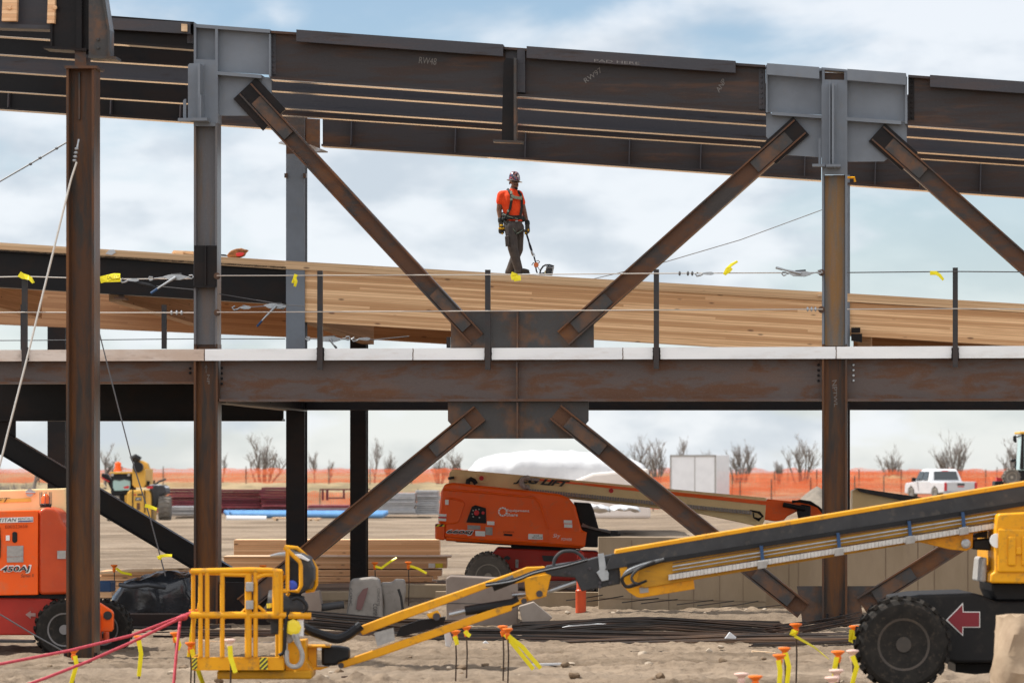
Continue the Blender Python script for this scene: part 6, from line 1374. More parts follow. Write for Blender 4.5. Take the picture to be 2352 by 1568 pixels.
for lab, x0, x1, y0 in (('wooden pallet before the blue pipes', 624, 680, 1188), ('wooden pallet lying beyond the second row column', 702, 735, 1190)):
    q = MB(); q.poly([(x0, y0), (x1, y0), (x1, y0 + 3), (x0, y0 + 3)], 2, D=196); q.poly([(x0 + 4, y0 + 3), (x0 + 10, y0 + 3), (x0 + 10, y0 + 8), (x0 + 4, y0 + 8)], 2, D=196); q.poly([(x1 - 12, y0 + 3), (x1 - 6, y0 + 3), (x1 - 6, y0 + 8), (x1 - 12, y0 + 8)], 2, D=196)
    tag(q.build('pallet', lumber_b), lab, 'pallet', 'wooden pallets in the yard')
# white covered heap
wt_ = thing('covered_heap', 'big heap under a white tarpaulin behind the orange lift', 'covered heap', G(1280, 150))
q = MB(); heap(q, smooth_xs([(1060, 1096, 1190), (1092, 1056, 1190), (1130, 1043, 1190), (1200, 1035, 1190), (1280, 1033, 1190), (1350, 1037, 1190), (1420, 1045, 1190), (1465, 1055, 1190), (1484, 1066, 1190), (1492, 1090, 1190)], 44), 150, 9, .07, 36, 2); q.build('tarpaulin', tarp_w, wt_, smooth=80)
q = MB(); q.poly([(1256, 1128), (1362, 1086), (1490, 1075), (1495, 1190), (1256, 1190)], .3, D=149.6); q.build('canvas_side', tarp_c, wt_, .1)
for lab, x0, x1, yt_, yb_ in (('low heap of white wrapped goods under the tan boom', 1330, 1400, 1160, 1172), ('low white wrapped goods under the middle of the tan boom', 1405, 1470, 1160, 1172)):
    q = MB(); heap(q, smooth_xs([(x0, yt_ + 8, yb_), (x0 + 15, yt_, yb_), (x1 - 15, yt_ + 1, yb_), (x1, yt_ + 8, yb_)], 16), 120, 2, .1, 18, x0); tag(q.build('wrapped_goods', tarp_w, smooth=70), lab, 'wrapped goods')
# container
ct = thing('storage_container', 'white storage container standing before the orange fence', 'container', G(1610, 222))
def yawbox(c, yaw, lx, ly, lz): 
    a = V((math.cos(yaw), math.sin(yaw), 0)); b_ = V((-math.sin(yaw), math.cos(yaw), 0)); q = MB(); q.box(V(c) + Z * lz / 2, lx, ly, lz, (a, b_, Z)); return q, a, b_
yw = R(-22); k_ = 222 / F
ctop = Q(1610, 1044, 222); gz = G(1610, 222).z
q, a, b_ = yawbox(V((ctop.x, 223.5, gz)), yw, 2.62, 2.1, ctop.z - gz); q.build('shell', white_p, ct, .03)
cc = V((ctop.x, 223.5, gz)); H_ = ctop.z - gz
def pan(o, u, v_, w_, h_, d_, nm_, mt):
    q = MB(); q.box(cc + o, w_, d_, h_, (u, v_, Z)); q.build(nm_, mt, ct)
for s_ in (-1.25, 1.25): pan(-b_ * 1.06 + a * s_ + Z * H_ / 2, a, b_, .08, H_ * .98, .04, 'post', grey_l)
pan(-b_ * 1.06 + Z * (H_ - .05), a, b_, 2.55, .10, .04, 'rail', grey_l); pan(-b_ * 1.06 + a * .1 + Z * H_ / 2, a, b_, .03, H_ * .95, .03, 'seam', grey_l); pan(-b_ * 1.06 + Z * .45, a, b_, 2.5, .04, .03, 'seam', grey_l)
for s_ in (-.55, .0, .55): pan(-a * 1.32 + b_ * s_ + Z * H_ / 2, b_, a, .05, H_ * .85, .05, 'door_bar', grey_l)
for zz, s_ in ((H_ * .75, -.3), (H_ * .55, .35), (H_ * .4, .3)): pan(-a * 1.32 + b_ * s_ + Z * zz, b_, a, .5, .16, .03, 'lettering_mark', grey_l)
# pick up truck, local coordinates: rear at y=0, forward +y
PT = G(2206, 214); pt = thing('pickup_truck', 'silvery white pick-up truck seen from behind before the orange fence', 'pick-up truck', PT)
pyaw = R(17.5); ca, sa = math.cos(pyaw), math.sin(pyaw)
ps = 228 / F * 90 / 2.0
KS = .88
def L3(x, y, z): return PT + V((x * ca - y * sa, x * sa + y * ca, z)) * KS 
def lp(pts, ext, name, mat, bevel=.0, parent=None, **k):
    q = MB(); q.prism([L3(*p) for p in pts], V((ext[0] * ca - ext[1] * sa, ext[0] * sa + ext[1] * ca, ext[2])) * KS); return q.build(name, mat, parent or pt, bevel, **k)
hw = 1.02
side = [(0, .55), (0, 1.18), (1.95, 1.18), (2.0, 1.22), (2.15, 1.25), (4.3, 1.22), (4.4, 1.18), (5.7, 1.10), (5.85, .95), (5.9, .5), (5.4, .45), (5.3, .75), (4.9, .92), (4.5, .75), (4.4, .45), (1.9, .45), (1.8, .75), (1.4, .92), (1.0, .75), (.9, .5)]
lp([(-hw, y, z) for y, z in side], (2 * hw, 0, 0), 'body', silver_car, .05, smooth=50)
cabp = [(2.0, 1.20), (2.25, 1.80), (2.5, 1.92), (3.6, 1.92), (3.9, 1.80), (4.5, 1.20)]
q = MB(); base = [(-.98, 1.20), (-.80, 1.90)]
rings = []
for y, z in cabp:
    w_ = .99 - .20 * (z - 1.2) / .72; rings.append((y, z, w_))
vs = [L3(-w_, y, z) for y, z, w_ in rings] + [L3(w_, y, z) for y, z, w_ in rings]
q.add(vs, [[0, 1, 2, 3, 4, 5], [11, 10, 9, 8, 7, 6]] + [[i, (i + 1) % 6, 6 + (i + 1) % 6, 6 + i] for i in range(6)]); q.build('cab', white_p, pt, .05, smooth=50)
lp([(-.78, 2.045, 1.27), (.78, 2.045, 1.27), (.70, 2.27, 1.78), (-.70, 2.27, 1.78)], (0, -.03, .012), 'rear_window', glass)
lp([(-.20, 2.24, 1.80), (.20, 2.24, 1.80), (.20, 2.28, 1.84), (-.20, 2.28, 1.84)], (0, -.04, .0), 'brake_lamp', red_l)
lp([(-1.0, 2.45, 1.27), (-1.0, 3.15, 1.27), (-.87, 3.15, 1.78), (-.86, 2.55, 1.78)], (-.02, 0, 0), 'side_window', glass); lp([(-1.0, 3.25, 1.27), (-1.0, 4.2, 1.27), (-.88, 3.85, 1.78), (-.87, 3.25, 1.78)], (-.02, 0, 0), 'side_window', glass)
lp([(-.86, -.02, .62), (.86, -.02, .62), (.86, -.02, 1.16), (-.86, -.02, 1.16)], (0, -.03, 0), 'tailgate', silver_car, .015)
lp([(-.22, -.06, .98), (.22, -.06, .98), (.22, -.06, 1.08), (-.22, -.06, 1.08)], (0, -.02, 0), 'tailgate_handle', ink)
lp([(-.20, -.06, .88), (.20, -.06, .88), (.20, -.06, .94), (-.20, -.06, .94)], (0, -.01, 0), 'badge', red_l)
for s_ in (-1, 1): lp([(s_ * .88, -.03, .66), (s_ * 1.03, -.03, .66), (s_ * 1.03, -.03, 1.14), (s_ * .88, -.03, 1.14)], (0, -.04, 0), 'tail_lamp', red_l, .01)
lp([(-1.0, -.08, .40), (1.0, -.08, .40), (1.0, -.08, .60), (-1.0, -.08, .60)], (0, .3, 0), 'bumper', galv, .03); lp([(-.2, -.10, .46), (.2, -.10, .46), (.2, -.10, .57), (-.2, -.10, .57)], (0, -.01, 0), 'number_plate', white_l)
lp([(-1.35, 3.95, 1.18), (-1.08, 3.95, 1.18), (-1.08, 3.95, 1.42), (-1.35, 3.95, 1.42)], (0, .1, 0), 'wing_mirror', black_p, .03); lp([(1.08, 3.95, 1.18), (1.3, 3.95, 1.18), (1.3, 3.95, 1.42), (1.08, 3.95, 1.42)], (0, .1, 0), 'wing_mirror', black_p, .03)
fx_ = V((ca, sa, 0))
for y in (1.4, 4.9):
    for sx_ in (-1, 1): wheel(pt, L3(sx_ * (hw + .01), y, .42), .37, .25, rubber_dusty, galv, ax=fx_ * -sx_, lugs=4, hub=.62)
# tractor at the right edge
zx = tile(3000, 1350)
TR = 140.0
tr = thing('tractor', 'green glazed tractor cab and front wheel cut off by the right edge', 'tractor', G(2345, TR))
def tp_(pts, th, at, name, mat, bevel=0, **k):
    q = MB(); q.poly([zx(*p) for p in pts], th, D=TR, at=at); return q.build(name, mat, tr, bevel, **k)
tp_([(2205, 750), (2500, 735), (2500, 770), (2205, 772)], 1.6, 0, 'cab_roof', cat_y, .03); tp_([(2222, 772), (2240, 772), (2240, 1080), (2205, 1080)], .12, .0, 'cab_post', black_p)
tp_([(2235, 775), (2500, 775), (2500, 1090), (2215, 1090)], 1.4, .1, 'cab_glass', glass_g)
tp_([(2140, 790), (2165, 780), (2172, 840), (2160, 850), (2138, 830)], .08, -.2, 'mirror', black_p, .02); q = MB(); q.tube([Q(*zx(2170, 800), TR - .15), Q(*zx(2230, 780), TR)], .02, 6); q.build('mirror_arm', black_p, tr)
tp_([(2120, 1000), (2170, 985), (2170, 1010), (2130, 1020)], .2, -.1, 'lamp', black_p); tp_([(2160, 1020), (2176, 1010), (2170, 1090), (2160, 1090)], .05, 0, 'lamp_stalk', black_p)
tp_([(2180, 1085), (2500, 1070), (2500, 1200), (2190, 1200)], 1.4, .2, 'hood', black_p, .05); tp_([(1990, 1185), (2070, 1180), (2075, 1225), (1990, 1225)], .8, .2, 'front_weight', black_p, .03)
tp_([(2010, 1150), (2060, 1155), (2060, 1180), (2010, 1185)], .3, .3, 'red_part', red_l)
wheel(tr, Q(*zx(2135, 1150), TR - .3), (zx(2215, 0)[0] - zx(2135, 0)[0]) * 1.0 / F * TR, .35, rubber_dusty, rim_t, lugs=16)
# gravel mound
def mound(name, label, x0, x1, yt_, yb_, D, depth, mat):
    q = MB(); n_ = 28; rings = []; c = Q((x0 + x1) / 2, yb_, D); W_ = (x1 - x0) / 2 / F * D; H2 = (yb_ - yt_) / F * D
    for i in range(9):
        h = i / 8; r = (1 - h) ** .75 + .02; ring = []
        for j in range(n_):
            a = 2 * math.pi * j / n_; p = c + V((math.cos(a) * W_ * r, math.sin(a) * depth * r, H2 * h)); ring.append(p + V((noise.noise(p * .9), noise.noise(p * .9 + V((5, 5, 5))), noise.noise(p * 1.2))) * .12)
        rings.append(ring)
    q.loft(rings); return tag(q.build(name, mat, smooth=80), label, 'mound')
mound('gravel_mound', 'grey gravel mound left of the right column', 1822, 1925, 1118, 1168, 165, 2.5, paint('gravel', (.22, .19, .155), (.16, .14, .115), .9, 5, dirt=(.2, .17, .14), bump=.6, bs=12))
mound('soil_mound', 'low soil mound behind the fence beyond the truck', 1985, 2120, 1092, 1110, 300, 5, paint('dry_mound', (.34, .27, .14), (.24, .2, .1), .9, 2, bump=.5))
# orange safety fence
def net_mat():
    m, nt = new_mat('orange_net'); tc = nd(nt, 'ShaderNodeTexCoord'); sp = nd(nt, 'ShaderNodeSeparateXYZ', {0: tc.outputs['Object']})
    n1 = nd(nt, 'ShaderNodeTexNoise', {'Vector': nd(nt, 'ShaderNodeMapping', {0: tc.outputs['Object'], 3: (.25, 1, 3.5)}).outputs[0], 'Scale': 1.0, 'Detail': 5.0})
    hx = math_(nt, 'LESS_THAN', math_(nt, 'FRACT', math_(nt, 'MULTIPLY', sp.outputs[0], 9.0)), .45); hz_ = math_(nt, 'LESS_THAN', math_(nt, 'FRACT', math_(nt, 'MULTIPLY', sp.outputs[2], 12.0)), .5)
    strands = math_(nt, 'MAXIMUM', hx, hz_)
    al = math_(nt, 'MULTIPLY', math_(nt, 'ADD', math_(nt, 'MULTIPLY', strands, .85), .12), math_(nt, 'ADD', .45, math_(nt, 'MULTIPLY', ramp(nt, n1.outputs[0], .36, .62), .55)))
    finish(nt, mixc(nt, n1.outputs[0], (.95, .12, .035), (.95, .27, .11)), .6, 0, alpha=al, spec=.2); return m
net = net_mat()
def fence(label, pts, D, h, posts, sag=.12):
    g0 = G((pts[0][0] + pts[-1][0]) / 2, D); r_ = thing('safety_fence', label, 'fence', g0, 'orange net fences')
    q = MB(); k = 160; top = []; bot = []
    for i in range(k + 1):
        x = pts[0][0] + (pts[-1][0] - pts[0][0]) * i / k; g = G(x, D)
        zt2 = h + sag * noise.noise(V((x * .02, D, 0))) + sag * .5 * noise.noise(V((x * .07, D, 3)))
        yo = .25 * noise.noise(V((x * .05, 7, D))); top.append(g + V((0, yo, zt2))); bot.append(g + V((0, yo * .3, .12 + .1 * noise.noise(V((x * .03, 1, D))))))
    q.add(top + bot, [[i, i + 1, k + 2 + i, k + 1 + i] for i in range(k)]); q.build('net', net, r_)
    for x in posts:
        g = G(x, D - .08); q = MB(); q.bar(g, g + Z * (h + .15), X, .05, Y, .05); q.build('post', rust('post_rust', (.10, .09, .085), BRN, ORG, .5, .2) if 'post_rust' not in bpy.data.materials else bpy.data.materials['post_rust'], r_)
fence('far orange net fence along the horizon left of the centre', [(-150, 0), (1060, 0)], 262, 1.0, range(-100, 1060, 95))
fence('near orange net fence behind the steel stacks', [(330, 0), (1040, 0)], 222, 1.25, range(360, 1040, 75))
fence('faint orange net far behind at the horizon, middle to right', [(1040, 0), (2500, 0)], 300, 1.0, range(1090, 2500, 120), .2)
fence('orange net fence behind the container and the truck', [(1040, 0), (2500, 0)], 240, 1.25, range(1100, 2500, 97))
fence('nearest orange net fence behind the truck', [(1330, 0), (2500, 0)], 227, 1.2, (1500, 1565, 1700, 1772, 1862, 1963, 2030, 2300))
# bare trees
bark = paint('bark', (.17, .148, .135), (.12, .104, .095), .9, 6)
twig = paint('twigs', (.26, .228, .21), (.20, .175, .16), .9, 6, bump=0)
random.seed(21)
def tree(label, x, ytop, D, wpx, seed, stems=1, dens=1.0, ybase=None):
    rnd = random.Random(seed); g = G(x, D); H = Q(x, ytop, D).z - g.z; W_ = wpx * 1.2 / F * D / 2
    r_ = thing('bare_tree', label, 'tree', g, 'bare trees beyond the fence')
    tr_, cr = MB(), MB()
    def grow(p, d, L, r, lev):
        n_ = 4; pts = [p]; dd = d.copy()
        for i in range(n_):
            dd = (dd + V((rnd.uniform(-.16, .16), rnd.uniform(-.16, .16), .06 + rnd.uniform(-.05, .05)))).normalized(); pts.append(pts[-1] + dd * L / n_)
        (tr_ if lev == 0 else cr).tube(pts, r, 5 if lev < 2 else 3, r1=r * .35, cap=lev == 0)
        if lev >= 3: return
        k = int((10 if stems == 1 else 7, 6, 4, 4)[lev] * dens + .5)
        for j in range(k):
            t = rnd.uniform(.22 if lev == 0 else .2, 1.0); i = min(int(t * n_), n_ - 1); b = pts[i].lerp(pts[i+1], t * n_ - i)
            az = rnd.uniform(0, 2 * math.pi); sp_ = rnd.uniform(.45, 1.25); nd_ = (dd * 1.0 + V((math.cos(az), math.sin(az) * .7, rnd.uniform(.0, .45))) * sp_ + V((0, 0, .25))).normalized()
            grow(b, nd_, L * rnd.uniform(.35, .62) * (1.05 - .45 * t if lev == 0 else 1), max(.009, r * .5 * (1.1 - .5 * t)), lev + 1)
    stems = 1 if stems == 1 else stems * 2 + 1
    for s_ in range(stems):
        a = (2 * (s_ + .5) / stems - 1 + rnd.uniform(-.15, .15)) if stems > 1 else 0
        d = V((a * W_ / H * .85, rnd.uniform(-.15, .15), 1)).normalized()
        grow(g + V((a * W_ * .25, 0, -.1)), d, H * rnd.uniform(.7, .9) * (1 - .35 * abs(a)), (.05 + H * .016) * (1 if stems == 1 else .7), 0)
    # keep the crown inside the picture size of the real one
    for mb in (tr_, cr):
        if not mb.v: continue
    zm = max(p.z for p in tr_.v + cr.v) - g.z; xm = max(abs(p.x - g.x) for p in tr_.v + cr.v); fz, fx3 = H / zm, max(.6, min(3.0, W_ / xm))
    for mb in (tr_, cr): mb.v = [V((g.x + (p.x - g.x) * fx3, g.y + (p.y - g.y) * min(fx3, 1.5), g.z + (p.z - g.z) * fz)) for p in mb.v]
    tr_.build('trunk', bark, r_); cr.build('crown', twig, r_)
TL = [('bare tree just right of the near column', 240, 1015, 250, 70, 1), ('small bare tree right of the left column', 511, 1037, 300, 22, 1), ('wide bare tree between the left and second row columns', 606, 990, 290, 100, 4),
      ('small bare tree right of the second row column', 722, 1032, 270, 40, 1), ('very small bare tree beside the third row column', 757, 1052, 280, 22, 1), ('slim bare tree right of the third row column', 860, 998, 285, 36, 1), ('small forked bare tree over the lower left brace', 893, 1032, 285, 38, 2),
      ('bare tree behind the head of the tan boom', 1042, 1012, 285, 60, 2), ('small bare shrub behind the tall brace', 1010, 1050, 275, 40, 2), ('full bare tree left of the white container', 1465, 992, 300, 86, 4), ('full bare tree touching the white container', 1510, 1004, 298, 56, 3), ('slim bare tree behind the white container', 1562, 998, 310, 34, 1),
      ('thin bare tree behind the roof of the container', 1625, 1028, 320, 40, 2), ('dense bare tree right of the container', 1702, 1006, 295, 72, 4), ('spreading bare tree left of the right column', 1842, 992, 290, 88, 3), ('small bush left of the spreading tree', 1790, 1055, 262, 24, 2),
      ('bare tree between the right column and the truck', 2048, 1016, 300, 66, 2), ('dense bare tree behind the truck', 2188, 982, 300, 96, 6), ('bare tree at the right edge behind the tractor', 2325, 985, 300, 70, 4), ('leaning bare tree at the left edge', 78, 1052, 250, 40, 1)]
for i, (lab, x, yt_, D, wpx, st_) in enumerate(TL): tree(lab, x, yt_, D, wpx, 100 + i, st_, 1.0 if st_ < 3 else .85)
for i, (lab, x, yt_, yb_, D, wd) in enumerate((('low grey scrub at the left edge', 40, 1088, 1112, 245, 90),)):
    q = MB()
    for k in range(260):
        xx = x + random.uniform(-wd / 2, wd / 2); g = G(xx, D + random.uniform(-1, 1)); h = random.uniform(.25, .7)
        q.tube([g, g + V((random.uniform(-.3, .3), 0, h))], .015, 3, r1=.006, cap=False)
    tag(q.build('scrub', twig), lab, 'scrub', kind='stuff')
# ================================================================== THE WORKER
WD = S2 / (CT + (1190 - XC) / F * ST) + .28
zw = tile(1850, 620, 3.135)
def J(x, y, dy=0.0): a, b_ = zw(x, y); p = Q(a, b_, WD); p.y += dy; return p
U = .588 / 3.135 / F * WD                              # one zoomed picture unit in metres
pr = thing('person', 'worker in an orange red shirt, patterned hard hat and harness standing on the timber roof', 'person', V((J(500, 1400).x, WD, J(0, 1408).z)))
skin = paint('skin', (.22, .112, .072), (.17, .085, .055), .5, 9, bump=.05, bs=90)
shirt_m = paint('shirt', (.92, .085, .018), (.80, .062, .014), .8, 7, bump=.3, bs=25)
trous = paint('trousers', (.082, .070, .064), (.055, .048, .048), .85, 8, bump=.4, bs=30)
boot_m = paint('boots', (.03, .024, .022), (.045, .036, .03), .7, 8)
glove_b = paint('glove_dark', (.045, .042, .036), (.06, .055, .045), .75, 20)
glove_y = paint('glove_yellow', (.72, .42, .02), (.6, .34, .02), .7, 20)
strapm = paint('harness', (.018, .022, .022), (.028, .032, .03), .7, 20)
strap_l = paint('harness_pale', (.30, .34, .27), (.22, .26, .2), .6, 20)
def remesh(o, vox, it=4):
    m = o.modifiers.new('remesh', 'REMESH'); m.mode = 'VOXEL'; m.voxel_size = vox; m.use_smooth_shade = True
    s_ = o.modifiers.new('smooth', 'SMOOTH'); s_.iterations = it; s_.factor = .5; return o
def ellring(c, rx, ry, n_=16): return [c + V((math.cos(2*math.pi*j/n_) * rx, math.sin(2*math.pi*j/n_) * ry, 0)) for j in range(n_)]
sA, eA, wA, hA = J(338, 445, -.02), J(312, 630, .0), J(330, 770, -.05), J(342, 850, -.07)
sB, eB, wB, hB = J(565, 455, .10), J(622, 660, .10), J(658, 800, .03), J(660, 885, .0)
hipA, knA, anA = J(452, 840, -.08), J(480, 1100, -.12), J(555, 1370, -.08)
hipB, knB, anB = J(545, 840, .08), J(545, 1110, .10), J(440, 1375, .14)
# body
q = MB()
q.loft([ellring(J(470, 800), .15, .11), ellring(J(472, 740), .14, .10), ellring(J(468, 620), .15, .11), ellring(J(455, 500), .17, .12), ellring(J(452, 440), .16, .10), ellring(J(462, 400), .08, .07), ellring(J(492, 375), .06, .06)])
q.capsule(J(470, 420), J(503, 330), .062, .056)
for a, b_, r0, r1 in ((sA, eA, .062, .047), (eA, wA, .046, .031), (sB, eB, .060, .046), (eB, wB, .045, .031), (hipA, knA, .085, .06), (knA, anA, .058, .042), (hipB, knB, .085, .06), (knB, anB, .058, .042)): q.capsule(a, b_, r0, r1)
q.capsule(wA, hA, .032, .036); q.capsule(wB, hB, .032, .036)
hc = J(503, 290); 
q.ball(hc + Z * .03, .075, .092, .095, 16, 12); q.ball(hc + V((.008, -.020, -.045)), .060, .072, .062, 14, 10); q.ball(J(520, 350) + V((0, -.03, 0)), .034, .04, .028, 10, 8)
fdir = V((.45, -.9, -.1)).normalized()
nose = J(524, 305) + V((0, -.085, 0)); q.capsule(nose + Z * .022, nose - Z * .006, .010, .017, 8); q.capsule(nose + V((-.018, .006, -.006)), nose + V((.018, .006, -.006)), .010, .010, 8)
q.capsule(J(505, 275) + V((0, -.078, 0)), J(548, 277) + V((0, -.07, 0)), .013, .011, 8)
q.ball(J(436, 300) + V((.006, .01, 0)), .012, .022, .030, 8, 6)
body_o = remesh(q.build('body', skin, pr), .009, 3)
q = MB(); mo = J(521, 330) + V((0, -.086, 0)); q.capsule(mo - V((.022, -.004, 0)), mo + V((.022, .004, 0)), .006, .006, 8); q.build('mouth', paint('lips', (.10, .035, .03), None, .5, 9), body_o, smooth=60)
q = MB()
for x in (497, 537): q.ball(J(x, 288) + V((0, -.080, 0)), .012, .008, .007, 8, 6)
q.build('eyes', plain('eye', (.35, .33, .3), .3), body_o, smooth=60)
q = MB(); q.capsule(J(522, 362) + V((-.012, -.062, 0)), J(530, 370) + V((0, -.06, 0)), .020, .018, 8); q.capsule(J(500, 322) + V((0, -.086, .002)), J(540, 322) + V((0, -.082, .002)), .007, .007, 8); q.build('beard', plain('hair', (.008, .007, .007), .8), pr, smooth=60)
q = MB(); q.prism([J(470, 272) + V((0, -.078, 0)), J(512, 270) + V((0, -.098, 0)), J(562, 272) + V((0, -.075, 0)), J(562, 292) + V((0, -.075, 0)), J(512, 294) + V((0, -.098, 0)), J(474, 290) + V((0, -.078, 0))], V((0, .012, 0))); q.tube([J(470, 278) + V((0, -.075, 0)), J(440, 282)], .005, 5); q.build('safety_glasses', plain('lens', (.02, .02, .022), .15, 0, spec=.7), pr)
# hard hat with stickers
m_, nt = new_mat('hard_hat'); tcx = nd(nt, 'ShaderNodeTexCoord'); vo = nd(nt, 'ShaderNodeTexVoronoi', {'Vector': tcx.outputs['Object'], 'Scale': 38.0})
hs = nd(nt, 'ShaderNodeSeparateColor', {0: vo.outputs['Color']})
cst = mixc(nt, ramp(nt, hs.outputs[0], .45, .55), (.035, .02, .022), (.42, .30, .30)); cst = mixc(nt, ramp(nt, hs.outputs[1], .70, .75), cst, (.35, .07, .09)); cst = mixc(nt, ramp(nt, hs.outputs[2], .85, .9), cst, (.08, .10, .2))
finish(nt, cst, .3, 0, coat=.4)
q = MB(); hb = J(500, 255); n_ = 24
q.loft([[hb + V((math.cos(2*math.pi*j/n_) * .094 * k, math.sin(2*math.pi*j/n_) * .112 * k, h)) for j in range(n_)] for k, h in ((1.05, -.012), (1.02, .03), (.95, .07), (.78, .105), (.5, .128), (.2, .137))])
hat = q.build('hard_hat', m_, pr, smooth=60)
q = MB(); q.loft([[hb + V((math.cos(2*math.pi*j/n_) * rx, math.sin(2*math.pi*j/n_) * ry, h - .02 * math.cos(2*math.pi*j/n_) )) for j in range(n_)] for rx, ry, h in ((.096, .112, -.010), (.134, .152, -.026), (.132, .150, -.032), (.094, .11, -.016))]); q.build('brim', plain('brim', (.10, .085, .085), .3), hat, smooth=60)
q = MB(); c = J(540, 218) + V((-.004, -.086, 0)); q.lathe(c, V((.35, -.9, .25)).normalized(), [(.022, -.006), (.022, .006)], 16); q.build('sticker', white_l, hat)
q = MB(); q.tube([hb + V((-.085, -.02, .03)), hb + V((-.09, -.06, .0))], .006, 5) ; q.build('hat_clip', plain('clip_purple', (.25, .08, .3), .4), hat)
# shirt
q = MB()
q.loft([ellring(J(492, 768), .150, .115), ellring(J(488, 720), .152, .118), ellring(J(474, 620), .168, .128), ellring(J(462, 520), .186, .135), ellring(J(455, 455), .178, .118), ellring(J(468, 405), .11, .085), ellring(J(480, 385), .075, .07)])
q.capsule(J(385, 434), J(350, 452, -.01), .07, .082); q.capsule(J(346, 450, -.012), sA.lerp(eA, .42), .083, .074); q.capsule(J(545, 440, .06), sB.lerp(eB, .38), .085, .07)
remesh(q.build('shirt', shirt_m, pr), .011, 5)
q = MB(); q.loft([ellring(J(478, 390), .078, .072), ellring(J(488, 372), .07, .066), ellring(J(488, 372), .062, .058)]); q.build('collar', shirt_m, pr, smooth=60)
# trousers
q = MB()
q.loft([ellring(J(490, 762), .148, .112), ellring(J(484, 800), .155, .12), ellring(J(485, 850), .165, .13), ellring(J(490, 890), .15, .12)])
for a, b_, r0, r1 in ((hipA, knA, .108, .088), (knA, anA, .087, .072), (hipB, knB, .104, .086), (knB, anB, .085, .070)): q.capsule(a, b_, r0, r1)
q.capsule(anA, anA - Z * .01, .074, .078); q.capsule(anB, anB - Z * .0, .072, .076)
remesh(q.build('trousers', trous, pr), .012, 4)
q = MB(); q.prism([J(382, 960, -.20), J(430, 945, -.22), J(440, 1070, -.23), J(392, 1085, -.21)], V((0, .06, 0))); q.build('cargo_pocket', trous, pr, .01)
# boots
zf = J(0, 1410).z
for an, toe in ((anA, .20), (anB, .16)):
    q = MB(); b0 = V((an.x, an.y, zf + .045))
    q.capsule(b0 + Z * .06, b0, .05, .048); q.capsule(b0 + V((-.035, .01, -.008)), b0 + V((toe * .55, -.03, -.005)), .042, .044); q.capsule(b0 + V((toe * .4, -.03, 0)), b0 + V((toe * .72, -.04, -.008)), .046, .036)
    remesh(q.build('boot', boot_m, pr), .009, 3)
    q = MB(); q.prism([b0 + V((-.085, .05, -.045)), b0 + V((-.085, -.05, -.045)), b0 + V((toe * .9, -.085, -.045)), b0 + V((toe * .95, -.0, -.045))], Z * .018); q.build('boot_sole', ink, pr, .008)
# belt and harness
q = MB(); q.loft([ellring(J(488, 748), .172, .138), ellring(J(486, 700), .176, .142), ellring(J(486, 700), .15, .115), ellring(J(488, 748), .15, .115)], cap=False); q.build('tool_belt', strapm, pr, smooth=60)
def strap(pts, r=.022, mat=None, name='harness_strap', fl=.3):
    q = MB(); P_ = [J(*p) for p in pts]; rings = []
    for i, p in enumerate(P_):
        d = (P_[min(i+1, len(P_)-1)] - P_[max(i-1, 0)]).normalized(); sd = d.cross(Y).normalized() * r; o_ = Y * r * fl
        rings.append([p - sd - o_, p + sd - o_, p + sd + o_, p - sd + o_])
    q.loft(rings); return q.build(name, mat or strapm, pr, .003)
strap([(410, 372, -.06), (440, 400, -.115), (462, 460, -.145), (462, 530, -.150), (445, 620, -.145), (425, 660, -.145), (405, 720, -.145)])
strap([(535, 395, -.02), (575, 440, -.08), (590, 500, -.10), (590, 600, -.10), (575, 700, -.115)])
strap([(462, 455, -.155), (500, 480, -.160), (560, 490, -.145), (600, 490, -.09)], .024, strap_l, 'chest_strap')
strap([(455, 400, -.13), (465, 440, -.155)], .02, strap_l); strap([(462, 490, -.163), (464, 520, -.165)], .022, strap_l); strap([(410, 645, -.155), (432, 650, -.155)], .018, strap_l); strap([(575, 470, -.13), (592, 480, -.115)], .02, strap_l)
strap([(345, 660, -.02), (360, 690, -.10), (420, 705, -.15), (500, 730, -.155), (560, 740, -.13)], .024); strap([(345, 690, -.03), (380, 725, -.13), (450, 735, -.155)], .020); strap([(360, 680, -.11), (430, 716, -.165), (540, 742, -.155)], .005, strap_l)
strap([(370, 770, -.12), (430, 820, -.165), (480, 860, -.17), (515, 910, -.17), (520, 930, -.16)], .018); strap([(520, 930, -.16), (560, 910, -.13), (605, 870, -.08)], .016); strap([(395, 785, -.14), (470, 845, -.178), (512, 900, -.18)], .004, strap_l); strap([(522, 925, -.172), (570, 900, -.14), (600, 875, -.09)], .004, strap_l)
q = MB(); q.ball(J(600, 740, .02), .05, .06, .05, 10, 8); q.build('belt_pouch', strapm, pr, smooth=60)
q = MB(); q.ball(J(372, 745, -.02), .055, .09, .06, 10, 8); q.build('belt_pouch', strapm, pr, smooth=60)
q = MB(); q.box(J(527, 768, -.118), .04, .012, .022); q.build('buckle', galv, pr)
